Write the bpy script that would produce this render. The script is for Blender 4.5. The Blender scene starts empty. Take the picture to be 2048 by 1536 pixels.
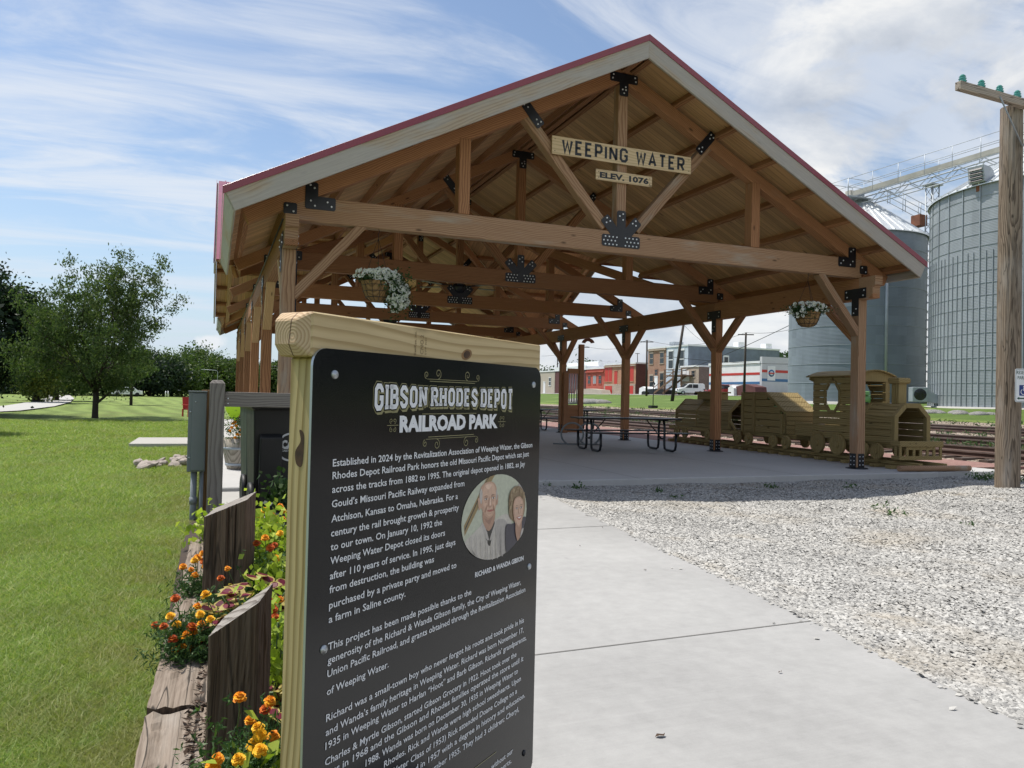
import bpy, math, random
import numpy as np
from mathutils import Vector, Matrix
random.seed(7); RNG = np.random.default_rng(11)
rad = math.radians
sc = bpy.context.scene
col = sc.collection

# ------------------------------------------------------------------ camera
CAM = np.array([0.0, 0.0, 1.27]); FPX = 1517.08
CR = np.array([[0.9303, -0.0270, -0.3658], [-0.3661, -0.0074, -0.9305], [0.0224, 0.9996, -0.0167]])
cd = bpy.data.cameras.new('camera'); cam = bpy.data.objects.new('camera', cd); col.objects.link(cam)
cd.sensor_width = 36.0; cd.lens = FPX / 2048 * 36.0; cd.clip_start = 0.05; cd.clip_end = 3000
_m = Matrix.Identity(4)
for i in range(3):
    for j in range(3): _m[i][j] = CR[i][j]
    _m[i][3] = CAM[i]
_q = _m.to_quaternion()
cam.location = CAM; cam.rotation_mode = 'QUATERNION'; cam.rotation_quaternion = _q
sc.camera = cam

# ------------------------------------------------------------------ light
SUN_TO = Vector((-0.33, 0.31, 1.0)).normalized()
SUN_EL = math.asin(SUN_TO.z); SUN_AZ = math.atan2(SUN_TO.x, SUN_TO.y)
sl = bpy.data.lights.new('sun', 'SUN'); sl.energy = 4.5; sl.angle = rad(0.53); sl.color = (1.0, 0.955, 0.88)
so = bpy.data.objects.new('sun', sl); col.objects.link(so)
so.rotation_mode = 'QUATERNION'; so.rotation_quaternion = SUN_TO.to_track_quat('Z', 'Y')
vs = sc.view_settings; vs.view_transform = 'Standard'; vs.look = 'None'; vs.exposure = 0.25; vs.gamma = 1.0
vs.use_curve_mapping = False


class NT:
    def __init__(s, tree): s.t = tree
    def n(s, typ, _p=None, **inp):
        nd = s.t.nodes.new(typ)
        for k, v in (_p or {}).items(): setattr(nd, k, v)
        for k, v in inp.items():
            key = int(k[1:]) if k[0] == 'i' and k[1:].isdigit() else k.replace('_', ' ')
            s.set(nd.inputs[key], v)
        return nd
    def set(s, sock, v):
        if hasattr(v, 'is_output') or isinstance(v, bpy.types.NodeSocket): s.t.links.new(v, sock)
        elif hasattr(v, 'outputs'): s.t.links.new(v.outputs[0], sock)
        else:
            if isinstance(v, (tuple, list)) and sock.type == 'RGBA' and len(v) == 3: v = (*v, 1)
            sock.default_value = v
    def math(s, op, a, b=0.0, c=None, clamp=False):
        kw = dict(i0=a, i1=b)
        if c is not None: kw['i2'] = c
        return s.n('ShaderNodeMath', dict(operation=op, use_clamp=clamp), **kw).outputs[0]
    def vmath(s, op, a, b=(0, 0, 0)):
        nd = s.n('ShaderNodeVectorMath', dict(operation=op), i0=a)
        if op == 'SCALE': s.set(nd.inputs['Scale'], b)
        elif op not in ('NORMALIZE',): s.set(nd.inputs[1], b)
        return nd.outputs['Value'] if op in ('DOT_PRODUCT', 'LENGTH') else nd.outputs[0]
    def mix(s, f, a, b, blend='MIX'):
        nd = s.n('ShaderNodeMix', dict(data_type='RGBA', blend_type=blend))
        s.set(nd.inputs[0], f); s.set(nd.inputs[6], a); s.set(nd.inputs[7], b)
        return nd.outputs[2]
    def step(s, v, lo, hi):
        nd = s.n('ShaderNodeMapRange', dict(interpolation_type='SMOOTHSTEP'), i0=v, i1=lo, i2=hi)
        return nd.outputs[0]
    def noise(s, vec, scale, detail=4, rough=.5, dist=0.0, out=0):
        return s.n('ShaderNodeTexNoise', None, Vector=vec, Scale=scale, Detail=detail, Roughness=rough, Distortion=dist).outputs[out]
    def vor(s, vec, scale, feature='F1', out=0):
        return s.n('ShaderNodeTexVoronoi', dict(feature=feature), Vector=vec, Scale=scale).outputs[out]
    def mapping(s, vec, scale=(1, 1, 1), loc=(0, 0, 0), rot=(0, 0, 0)):
        return s.n('ShaderNodeMapping', None, Vector=vec, Location=loc, Rotation=rot, Scale=scale).outputs[0]
    def ramp(s, f, stops):
        nd = s.n('ShaderNodeValToRGB', None, Fac=f); e = nd.color_ramp.elements
        while len(e) < len(stops): e.new(.5)
        for x, (p, c) in zip(e, stops): x.position = p; x.color = (*c, 1)
        return nd.outputs[0]
    def sep(s, v): return s.n('ShaderNodeSeparateXYZ', None, Vector=v).outputs
    def comb(s, x, y, z): return s.n('ShaderNodeCombineXYZ', None, X=x, Y=y, Z=z).outputs[0]


# ------------------------------------------------------------------ sky
W = bpy.data.worlds.new('World'); sc.world = W; W.use_nodes = True
W.node_tree.nodes.clear(); N = NT(W.node_tree)
sky = N.n('ShaderNodeTexSky', dict(sky_type='NISHITA', sun_disc=False, sun_elevation=SUN_EL, sun_rotation=SUN_AZ,
                                   air_density=1.05, dust_density=0.9, ozone_density=1.3))
dirv = N.vmath('NORMALIZE', N.n('ShaderNodeTexCoord').outputs['Generated'])
dx, dy, dz = N.sep(dirv)
den = N.math('ADD', N.math('MAXIMUM', dz, 0.0), 0.16)
px = N.math('DIVIDE', dx, den); py = N.math('DIVIDE', dy, den)
pl = N.comb(px, py, 0.0)
# wispy high cloud
ci = N.mapping(pl, scale=(0.62, 1.9, 1), rot=(0, 0, rad(-62)), loc=(2.2, 1.3, 0))
c1 = N.noise(ci, 1.5, 10, .62, .9)
c2 = N.noise(N.mapping(pl, scale=(.5, .5, 1), loc=(5.2, 0.6, 0)), 1.0, 3, .5)
cirrus = N.math('MULTIPLY', N.step(c1, .38, .66), N.step(c2, .28, .54))
cirrus = N.math('MULTIPLY', cirrus, .70)
# heavier cloud towards +X
az = N.math('ADD', N.math('MULTIPLY', dx, .86), N.math('MULTIPLY', dy, .5))
rightm = N.step(N.math('SUBTRACT', dx, N.math('MULTIPLY', dy, .60)), .02, .26)
hz = N.step(dz, .62, .40)
cu = N.noise(N.mapping(dirv, scale=(1, 1, 1.7), loc=(1.7, .4, .35)), 4.2, 10, .58, .35)
cumask = N.math('MULTIPLY', N.step(N.math('ADD', cu, N.math('MULTIPLY', rightm, .13)), .525, .63), N.math('MULTIPLY', rightm, hz))
low = N.math('MULTIPLY', N.step(dz, .30, .02), N.step(N.math('ADD', N.noise(N.mapping(dirv, scale=(1, 1, 4)), 3.2, 7, .55), N.math('MULTIPLY', N.step(dx, .2, .75), .2)), .42, .62))
low = N.math('MULTIPLY', low, N.step(dx, .0, .5))
cumask = N.math('MAXIMUM', cumask, low)
shade = N.noise(N.mapping(dirv, scale=(1, 1, 1.9), loc=(.2, .9, .1)), 5.0, 8, .58, .4)
cucol = N.ramp(shade, [(.30, (.54, .60, .70)), (.45, (.78, .82, .88)), (.57, (1.04, 1.04, 1.03))])
# one small puff low on the left
pd = N.vmath('NORMALIZE', (-0.0055, 0.998, 0.0585))
pdist = N.vmath('LENGTH', N.vmath('MULTIPLY', N.vmath('SUBTRACT', dirv, pd), (1.0, 1.0, 1.7)))
pn = N.noise(dirv, 55, 5, .6)
puff = N.step(N.math('ADD', pdist, N.math('MULTIPLY', N.math('SUBTRACT', pn, .5), .022)), .021, .010)
bg1 = N.n('ShaderNodeBackground', None, Color=sky, Strength=.122)
bg2 = N.n('ShaderNodeBackground', None, Color=(.93, .96, 1.0), Strength=.78)
bg3 = N.n('ShaderNodeBackground', None, Color=cucol, Strength=.76)
m1 = N.n('ShaderNodeMixShader', None, i0=cirrus, i1=bg1, i2=bg2)
m2 = m1
hazeband = N.math('MULTIPLY', N.step(dz, .26, .0), .62)
m4 = N.n('ShaderNodeMixShader', None, i0=hazeband, i1=m2, i2=N.n('ShaderNodeBackground', None, Color=(.60, .77, 1.0), Strength=.72))
m4 = N.n('ShaderNodeMixShader', None, i0=N.math('MULTIPLY', puff, .85), i1=m4, i2=bg2)
m4 = N.n('ShaderNodeMixShader', None, i0=cumask, i1=m4, i2=bg3)
wo = N.n('ShaderNodeOutputWorld', None, Surface=m4)

# ------------------------------------------------------------------ helpers: points
def ray(px_, py_): return CR @ np.array([(px_ - 1024) / FPX, (768 - py_) / FPX, -1.0])
def PD(px_, py_, dep): return CAM + ray(px_, py_) * dep
def PX(px_, py_, x): r = ray(px_, py_); return CAM + r * (x / r[0])
def PY(px_, py_, y): r = ray(px_, py_); return CAM + r * (y / r[1])
def PZ(px_, py_, z): r = ray(px_, py_); return CAM + r * ((z - CAM[2]) / r[2])

# ------------------------------------------------------------------ helpers: objects
def tag(o, label=None, cat=None, group=None, kind=None):
    if label: o['label'] = label
    if cat: o['category'] = cat
    if group: o['group'] = group
    if kind: o['kind'] = kind
    return o
def thing(name, label, cat, loc=(0, 0, 0), rz=0.0, group=None):
    o = bpy.data.objects.new(name, None); col.objects.link(o)
    o.empty_display_size = .2
    o.location = loc; o.rotation_euler = (0, 0, rz)
    return tag(o, label, cat, group)
def kids(o): return [c for c in bpy.data.objects if c.parent == o]
def dup(root, loc, rz=None, label=None, group=None, scale=None):
    r = root.copy(); col.objects.link(r); r.location = loc
    if rz is not None: r.rotation_euler = (0, 0, rz)
    if scale is not None: r.scale = scale
    if label: r['label'] = label
    if group: r['group'] = group
    for ch in kids(root):
        c = ch.copy(); col.objects.link(c); c.parent = r
        for g in kids(ch):
            d = g.copy(); col.objects.link(d); d.parent = c
    return r
def link_mesh(name, me, parent=None):
    o = bpy.data.objects.new(name, me); col.objects.link(o)
    if parent: o.parent = parent
    return o
def aslist(m): return m if isinstance(m, (list, tuple)) else [m]
class MB:
    def __init__(s): s.v = []; s.f = []; s.m = []; s.sm = []
    def add(s, vs, fs, mi=0, smooth=False):
        b = len(s.v); s.v += [tuple(map(float, v)) for v in vs]
        for f in fs: s.f.append(tuple(b + i for i in f)); s.m.append(mi); s.sm.append(smooth)
        return s
    def box(s, lo, hi, mi=0):
        x0, y0, z0 = lo; x1, y1, z1 = hi
        return s.add([(x0, y0, z0), (x1, y0, z0), (x1, y1, z0), (x0, y1, z0), (x0, y0, z1), (x1, y0, z1), (x1, y1, z1), (x0, y1, z1)],
                     [(0, 3, 2, 1), (4, 5, 6, 7), (0, 1, 5, 4), (1, 2, 6, 5), (2, 3, 7, 6), (3, 0, 4, 7)], mi)
    def bar(s, p0, p1, w, h, up=(0, 0, 1), mi=0):
        p0, p1 = Vector(p0), Vector(p1); x = (p1 - p0).normalized(); y = Vector(up).cross(x)
        if y.length < 1e-4: y = Vector((0, 1, 0)).cross(x)
        y.normalize(); z = x.cross(y); a, b = y * w / 2, z * h / 2
        return s.add([p0 - a - b, p0 + a - b, p0 + a + b, p0 - a + b, p1 - a - b, p1 + a - b, p1 + a + b, p1 - a + b],
                     [(0, 3, 2, 1), (4, 5, 6, 7), (0, 1, 5, 4), (1, 2, 6, 5), (2, 3, 7, 6), (3, 0, 4, 7)], mi)
    def tube(s, pts, r, n=8, mi=0, closed=False, smooth=True):
        pts = [Vector(p) for p in pts]; k = len(pts); rs = r if isinstance(r, (list, tuple)) else [r] * k
        vs = []; prev = None
        for i, p in enumerate(pts):
            if closed: t = pts[(i + 1) % k] - pts[i - 1]
            else: t = pts[min(i + 1, k - 1)] - pts[max(i - 1, 0)]
            t.normalize()
            a = prev if prev is not None else (Vector((0, 0, 1)) if abs(t.z) < .9 else Vector((1, 0, 0)))
            a = (a - t * a.dot(t)).normalized(); prev = a; b = t.cross(a)
            for j in range(n):
                an = 2 * math.pi * j / n; vs.append(p + (a * math.cos(an) + b * math.sin(an)) * rs[i])
        fs = []
        for i in range(k if closed else k - 1):
            i2 = (i + 1) % k
            for j in range(n): fs.append((i * n + j, i * n + (j + 1) % n, i2 * n + (j + 1) % n, i2 * n + j))
        s.add(vs, fs, mi, smooth)
        if not closed:
            b = len(s.v) - len(vs)
            s.f.append(tuple(b + j for j in range(n))[::-1]); s.m.append(mi); s.sm.append(False)
            s.f.append(tuple(b + (k - 1) * n + j for j in range(n))); s.m.append(mi); s.sm.append(False)
        return s
    def lathe(s, prof, n=24, c=(0, 0, 0), axis='Z', mi=0, smooth=True):
        vs = []
        for r, z in prof:
            for j in range(n):
                a = 2 * math.pi * j / n; p = (r * math.cos(a), r * math.sin(a), z)
                if axis == 'Y': p = (p[0], p[2], p[1])
                if axis == 'X': p = (p[2], p[0], p[1])
                vs.append((p[0] + c[0], p[1] + c[1], p[2] + c[2]))
        k = len(prof)
        fs = [(i * n + j, i * n + (j + 1) % n, (i + 1) * n + (j + 1) % n, (i + 1) * n + j) for i in range(k - 1) for j in range(n)]
        if axis == 'Y': fs = [f[::-1] for f in fs]
        return s.add(vs, fs, mi, smooth)
    def prism(s, poly, o, u, v, d, mi=0, mside=None):
        """2-D polygon in plane o+u*a+v*b extruded by vector d"""
        o, u, v, d = map(Vector, (o, u, v, d)); k = len(poly)
        vs = [o + u * a + v * b for a, b in poly]; vs += [p + d for p in vs]
        fl = u.cross(v).dot(d) > 0
        f0 = tuple(range(k)); f1 = tuple(range(k, 2 * k))
        s.add(vs, [f0[::-1] if fl else f0, f1 if fl else f1[::-1]], mi)
        b = len(s.v) - 2 * k
        for i in range(k):
            j = (i + 1) % k; q = (b + i, b + j, b + k + j, b + k + i)
            s.f.append(q if fl else q[::-1]); s.m.append(mside if mside is not None else mi); s.sm.append(False)
        return s
    def ball(s, c, r, n=8, m=5, mi=0, sq=(1, 1, 1)):
        vs = []; fs = []
        for i in range(m + 1):
            t = math.pi * i / m
            for j in range(n):
                a = 2 * math.pi * j / n
                vs.append((c[0] + r * sq[0] * math.sin(t) * math.cos(a), c[1] + r * sq[1] * math.sin(t) * math.sin(a), c[2] + r * sq[2] * math.cos(t)))
        for i in range(m):
            for j in range(n): fs.append((i * n + j, (i + 1) * n + j, (i + 1) * n + (j + 1) % n, i * n + (j + 1) % n))
        return s.add(vs, fs, mi, True)
    def build(s, name, mats, parent=None, bevel=0, seg=1):
        me = bpy.data.meshes.new(name); me.from_pydata(s.v, [], s.f)
        for m in aslist(mats): me.materials.append(m)
        me.polygons.foreach_set('material_index', s.m); me.polygons.foreach_set('use_smooth', s.sm)
        me.update(); o = link_mesh(name, me, parent)
        if bevel:
            b = o.modifiers.new('bevel', 'BEVEL'); b.width = bevel; b.segments = seg; b.limit_method = 'ANGLE'; b.angle_limit = rad(40)
        return o
def beam(name, p0, p1, w, h, mat, parent=None, up=(0, 0, 1), bevel=.006):
    """squared timber as its own object: local X runs along the grain"""
    p0, p1 = Vector(p0), Vector(p1); L = (p1 - p0).length; x = (p1 - p0) / L; y = Vector(up).cross(x)
    if y.length < 1e-4: y = Vector((0, 1, 0))
    y.normalize(); z = x.cross(y)
    mb = MB().box((-L / 2, -w / 2, -h / 2), (L / 2, w / 2, h / 2)); o = mb.build(name, mat, None, bevel)
    M = Matrix((x, y, z)).transposed().to_4x4(); M.translation = (p0 + p1) / 2
    if parent:
        o.parent = parent; o.matrix_local = parent.matrix_basis.inverted() @ M
    else: o.matrix_local = M
    return o
def mesh_np(name, V, F, mats, parent=None, mi=None, smooth=False):
    V = np.asarray(V, np.float32); F = np.asarray(F, np.int32); k = F.shape[1]
    me = bpy.data.meshes.new(name); me.vertices.add(len(V)); me.vertices.foreach_set('co', V.ravel())
    me.loops.add(F.size); me.loops.foreach_set('vertex_index', F.ravel())
    me.polygons.add(len(F)); me.polygons.foreach_set('loop_start', np.arange(len(F), dtype=np.int32) * k)
    me.polygons.foreach_set('loop_total', np.full(len(F), k, np.int32))
    for m in aslist(mats): me.materials.append(m)
    if mi is not None: me.polygons.foreach_set('material_index', np.asarray(mi, np.int32))
    if smooth: me.polygons.foreach_set('use_smooth', np.ones(len(F), bool))
    me.update(calc_edges=True); me.validate()
    return link_mesh(name, me, parent)
def text2d(s, width=None, size=1.0, cap=None, bold=0.0, align='LEFT', res=2, wordsp=1.0, sp=1.0):
    cu_ = bpy.data.curves.new('t', 'FONT'); cu_.body = s; cu_.size = 1; cu_.offset = bold; cu_.resolution_u = res
    cu_.space_word = wordsp; cu_.space_character = sp
    ob = bpy.data.objects.new('t', cu_); me = ob.to_mesh()
    V = np.array([v.co[:2] for v in me.vertices]).reshape(-1, 2); F = [tuple(p.vertices) for p in me.polygons]
    ob.to_mesh_clear(); bpy.data.objects.remove(ob); bpy.data.curves.remove(cu_)
    x0, x1 = V[:, 0].min(), V[:, 0].max(); V[:, 0] -= x0
    sy = (cap / .69) if cap else size; sx = (width / (x1 - x0)) if width else sy
    V = V * [sx, sy]
    if align == 'RIGHT': V[:, 0] -= V[:, 0].max()
    if align == 'CENTER': V[:, 0] -= V[:, 0].max() / 2
    return V, F
# ------------------------------------------------------------------ materials
def newmat(name):
    m = bpy.data.materials.new(name); m.use_nodes = True; m.node_tree.nodes.clear()
    n = NT(m.node_tree); b = n.n('ShaderNodeBsdfPrincipled'); n.n('ShaderNodeOutputMaterial', None, Surface=b.outputs[0])
    return m, n, b
def bump(n, b, h, strength=.3, dist=.01):
    n.set(b.inputs['Normal'], n.n('ShaderNodeBump', None, Strength=strength, Distance=dist, Height=h).outputs[0])
def plain(name, c, rough=.6, metal=0.0, var=.08, sc_=6.0, bmp=0.0, coat=0.0):
    m, n, b = newmat(name); tc = n.n('ShaderNodeTexCoord').outputs['Object']
    f = n.noise(tc, sc_, 5, .6); k = n.n('ShaderNodeMapRange', None, i0=f, i1=.3, i2=.7, i3=1 - var, i4=1 + var).outputs[0]
    cc = n.vmath('SCALE', (c[0], c[1], c[2]), k); n.set(b.inputs['Base Color'], cc)
    n.set(b.inputs['Roughness'], n.n('ShaderNodeMapRange', None, i0=f, i1=.3, i2=.7, i3=max(.02, rough - .06), i4=rough + .06).outputs[0])
    b.inputs['Metallic'].default_value = metal
    if coat: b.inputs['Coat Weight'].default_value = coat; b.inputs['Coat Roughness'].default_value = .08
    if bmp: bump(n, b, n.noise(tc, sc_ * 6, 4), bmp, .004)
    return m
def wood(name, c1, c2, gl=1.0, gc=16.0, rings=5.0, knots=.5, rough=.72, axis='X', var=.16, weather=None, wamt=.0, crack=.0, bmp=.25, kscale=1.9, ringw=.42, warpw=.10):
    """grain runs along one object axis; every object takes its own piece of the log"""
    m, n, b = newmat(name); tc = n.n('ShaderNodeTexCoord').outputs['Object']
    oi = n.n('ShaderNodeObjectInfo'); rnd = oi.outputs['Random']
    off = n.comb(n.math('MULTIPLY', rnd, 41.3), n.math('MULTIPLY', rnd, 17.7), n.math('MULTIPLY', rnd, 29.1))
    if axis != 'X':
        x, y, z = n.sep(tc); tc = n.comb(z, x, y) if axis == 'Z' else n.comb(y, z, x)
    p = n.vmath('ADD', tc, off)
    warp = n.noise(n.mapping(p, scale=(.9, 2.2, 2.2)), 1.0, 3, .5, 0, 1)
    pw = n.vmath('ADD', p, n.vmath('SCALE', n.vmath('SUBTRACT', warp, (.5, .5, .5)), warpw))
    fine = n.noise(n.mapping(pw, scale=(gl * 1.6, gc * 4, gc * 4)), 1.0, 5, .65)
    q = n.mapping(pw, scale=(.16, 1, 1), loc=(0, .13, .31)); s_ = n.sep(q)
    rr = n.math('SQRT', n.math('ADD', n.math('MULTIPLY', s_[1], s_[1]), n.math('MULTIPLY', s_[2], s_[2])))
    rr = n.math('ADD', rr, n.math('MULTIPLY', n.noise(n.mapping(p, scale=(.45, 2, 2)), 1.0, 2), .16))
    ring = n.math('FRACT', n.math('MULTIPLY', rr, rings * 9))
    ringd = n.math('MULTIPLY', n.step(ring, .35, .92), n.step(ring, 1.0, .95))
    f = n.math('ADD', n.math('MULTIPLY', fine, 1.04 - ringw), n.math('MULTIPLY', ringd, ringw))
    cc = n.ramp(f, [(.22, c2), (.78, c1)])
    if knots:
        v = n.n('ShaderNodeTexVoronoi', dict(feature='F1'), Vector=n.mapping(p, scale=(kscale, 5.5, 5.5)), Scale=1.0, Randomness=1.0)
        kd = n.math('ADD', v.outputs['Distance'], n.math('MULTIPLY', fine, .12)); km = n.step(kd, .20, .10)
        ksel = n.step(n.sep(v.outputs['Color'])[0], 1 - knots, 1 - knots + .02)
        cc = n.mix(n.math('MULTIPLY', n.math('MULTIPLY', km, ksel), .8), cc, tuple(x * .28 for x in c1))
    if weather:
        wm = n.step(n.noise(n.mapping(p, scale=(.5, 2.5, 2.5)), 1.3, 5, .6), .62 - wamt * .4, .82 - wamt * .4)
        cc = n.mix(n.math('MULTIPLY', wm, .85), cc, n.mix(fine, tuple(x * 1.12 for x in weather), tuple(x * .66 for x in weather)))
    if crack:
        cr = n.noise(n.mapping(pw, scale=(.7, 11, 11)), 1.0, 2, .5); cm = n.math('MULTIPLY', n.step(cr, .485, .5), n.step(cr, .52, .505))
        cc = n.mix(n.math('MULTIPLY', cm, crack), cc, (.012, .010, .008))
    k = n.math('ADD', 1 - var, n.math('MULTIPLY', rnd, 2 * var))
    n.set(b.inputs['Base Color'], n.vmath('SCALE', cc, k)); b.inputs['Roughness'].default_value = rough
    b.inputs['Specular IOR Level'].default_value = .3
    bump(n, b, f, bmp, .004)
    return m
M = {}
M['fir'] = wood('fir_timber', (.195, .084, .037), (.40, .197, .095), weather=(.30, .235, .175), wamt=.02, knots=.55, var=.20)
M['fir_weathered'] = wood('weathered_fir', (.215, .112, .060), (.395, .245, .145), weather=(.40, .34, .27), wamt=.25, knots=.5, var=.10)
M['fascia'] = wood('weathered_fascia', (.31, .235, .165), (.47, .375, .275), weather=(.46, .43, .395), wamt=.72, knots=.6, var=.06, rings=3)
M['fir_light'] = wood('pale_fir', (.34, .20, .10), (.52, .34, .19), knots=.5)
M['treated'] = wood('treated_pine', (.37, .268, .125), (.59, .465, .262), rings=5.5, gc=15, knots=.55, var=.03, rough=.62, kscale=2.4, bmp=.3)
M['treated_v'] = wood('treated_pine_upright', (.32, .228, .088), (.58, .455, .225), rings=6.5, gc=15, knots=.45, var=.03, axis='Z', rough=.62, bmp=.3)
M['endgrain'] = None
M['train'] = wood('play_train_wood', (.20, .138, .053), (.335, .252, .108), knots=.6, var=.14, rings=3)
M['train_v'] = wood('play_train_wood_upright', (.20, .138, .053), (.335, .252, .108), knots=.4, var=.12, axis='Z')
M['tie_side'] = wood('creosoted_side', (.052, .035, .024), (.19, .130, .090), knots=.1, gc=30, weather=(.22, .19, .16), wamt=.18, crack=.6, ringw=.05, warpw=.025, bmp=.9, axis='Z', rough=.9)
M['tie_end'] = wood('weathered_cut', (.13, .108, .092), (.34, .31, .275), knots=0, gc=26, crack=.5, bmp=.9, rough=.9)
M['tie_flat'] = wood('weathered_sleeper', (.115, .085, .062), (.30, .245, .195), knots=.25, gc=22, weather=(.33, .295, .255), wamt=.3, crack=.85, ringw=.08, warpw=.025, bmp=1.0, axis='Y', rough=.92)
M['pole'] = wood('old_pole', (.085, .062, .044), (.27, .212, .155), knots=.35, gc=30, weather=(.32, .28, .235), wamt=.35, crack=.6, bmp=1.0, axis='Z', rough=.92, kscale=3)
M['pole_arm'] = wood('old_crossarm', (.20, .16, .125), (.46, .40, .335), knots=.3, gc=20, crack=.9, bmp=.8, rough=.92)
M['greyfence'] = wood('grey_board', (.135, .118, .105), (.245, .222, .20), knots=.45, var=.06)
M['greyfence_v'] = wood('grey_post', (.135, .118, .105), (.245, .222, .20), knots=.35, axis='Z', var=.06)
M['brownpost'] = wood('brown_post', (.13, .075, .03), (.24, .15, .065), axis='Z')
M['signboard'] = wood('sign_plank', (.50, .365, .21), (.68, .52, .32), knots=.35, rings=2.5, var=.05)
M['barrel'] = wood('barrel_stave', (.20, .17, .13), (.42, .37, .31), axis='Z', knots=.2)
M['deck_town'] = plain('deck_brown', (.16, .095, .06), .8)

def endgrain():
    m, n, b = newmat('end_grain'); tc = n.n('ShaderNodeTexCoord').outputs['Object']; x, y, z = n.sep(tc)
    d = n.vmath('LENGTH', n.vmath('ADD', n.comb(0, y, z), (0, .006, .004)))
    d = n.math('ADD', d, n.math('MULTIPLY', n.noise(tc, 14, 3), .012))
    r = n.math('FRACT', n.math('MULTIPLY', d, 150)); rr = n.math('MULTIPLY', n.step(r, .3, .9), n.step(r, 1, .95))
    cc = n.mix(rr, (.58, .42, .26), (.43, .28, .155))
    crk = n.step(n.math('ABSOLUTE', n.math('ADD', y, n.math('MULTIPLY', z, .12))), .0022, .0010)
    cc = n.mix(n.math('MULTIPLY', crk, .85), cc, (.09, .04, .02)); n.set(b.inputs['Base Color'], cc)
    b.inputs['Roughness'].default_value = .8; bump(n, b, rr, .25, .003); return m
M['endgrain'] = endgrain()

def decking(axis):
    """tongue-and-groove pine boards; seams at right angles to `axis`"""
    m, n, b = newmat('pine_ceiling_boards'); tc = n.n('ShaderNodeTexCoord').outputs['Object']
    x, y, z = n.sep(tc); a, l = (y, x) if axis == 'Y' else (x, y)
    t = n.math('DIVIDE', a, .136); idx = n.math('FLOOR', t); fr = n.math('FRACT', t)
    rnd = n.n('ShaderNodeTexWhiteNoise', dict(noise_dimensions='1D'), W=idx).outputs
    p = n.comb(n.math('ADD', l, n.math('MULTIPLY', rnd[0], 50)), n.math('MULTIPLY', a, 1.0), n.math('MULTIPLY', rnd[0], 13))
    fine = n.noise(n.mapping(p, scale=(1.3, 34, 1)), 1.0, 5, .6, .3)
    cc = n.ramp(fine, [(.25, (.40, .220, .098)), (.75, (.65, .405, .200))])
    v = n.n('ShaderNodeTexVoronoi', None, Vector=n.mapping(p, scale=(1.5, 6, 1)), Scale=1.0)
    kd = n.math('ADD', v.outputs['Distance'], n.math('MULTIPLY', fine, .1))
    ks = n.step(n.sep(v.outputs['Color'])[0], .58, .6)
    cc = n.mix(n.math('MULTIPLY', n.math('MULTIPLY', n.step(kd, .21, .10), ks), .85), cc, (.085, .038, .016))
    cc = n.vmath('SCALE', cc, n.math('ADD', .82, n.math('MULTIPLY', rnd[0], .36)))
    seam = n.math('MULTIPLY', n.step(fr, .0, .035), n.step(fr, 1.0, .965)); cc = n.mix(n.math('SUBTRACT', 1, seam), cc, (.07, .035, .018))
    n.set(b.inputs['Base Color'], cc); b.inputs['Roughness'].default_value = .6; bump(n, b, seam, .5, .006)
    return m
M['deck_y'] = decking('Y'); M['deck_x'] = decking('X')

def concrete(name, base, tint=(1, 1, 1), broom=True, stain=.10):
    m, n, b = newmat(name); tc = n.n('ShaderNodeTexCoord').outputs['Object']
    a = n.noise(tc, .55, 5, .6, .4); f = n.noise(tc, 9, 6, .7); g = n.noise(tc, 160, 3, .6)
    k = n.math('ADD', n.math('MULTIPLY', n.math('SUBTRACT', a, .5), stain * 2.4), n.math('MULTIPLY', n.math('SUBTRACT', f, .5), stain * 1.6))
    k = n.math('ADD', n.math('ADD', k, 1), n.math('MULTIPLY', n.math('SUBTRACT', g, .5), .16))
    if broom:
        st = n.noise(n.mapping(tc, scale=(.5, 70, 1), rot=(0, 0, rad(4))), 1.0, 3, .5); k = n.math('ADD', k, n.math('MULTIPLY', n.math('SUBTRACT', st, .5), .10))
        spots = n.n('ShaderNodeTexVoronoi', None, Vector=n.vmath('ADD', tc, n.vmath('SCALE', n.noise(tc, 5, 2, .5, 0, 1), .2)), Scale=1.6)
        sp = n.math('MULTIPLY', n.step(spots.outputs['Distance'], .045, .02), n.step(n.sep(spots.outputs['Color'])[1], .6, .62))
        k = n.math('SUBTRACT', k, n.math('MULTIPLY', sp, .28)); h = n.math('ADD', st, n.math('MULTIPLY', g, .5))
    else: h = g
    n.set(b.inputs['Base Color'], n.vmath('SCALE', tuple(base * t for t in tint), k)); b.inputs['Roughness'].default_value = .85
    bump(n, b, h, .25, .003); return m
M['concrete'] = concrete('broomed_concrete', .33, (1.0, .985, .95), stain=.26)
M['slab'] = concrete('pavilion_concrete', .43, (1.0, .98, .95), stain=.14)
M['concrete_old'] = concrete('old_concrete', .40, (1, .97, .9))

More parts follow.
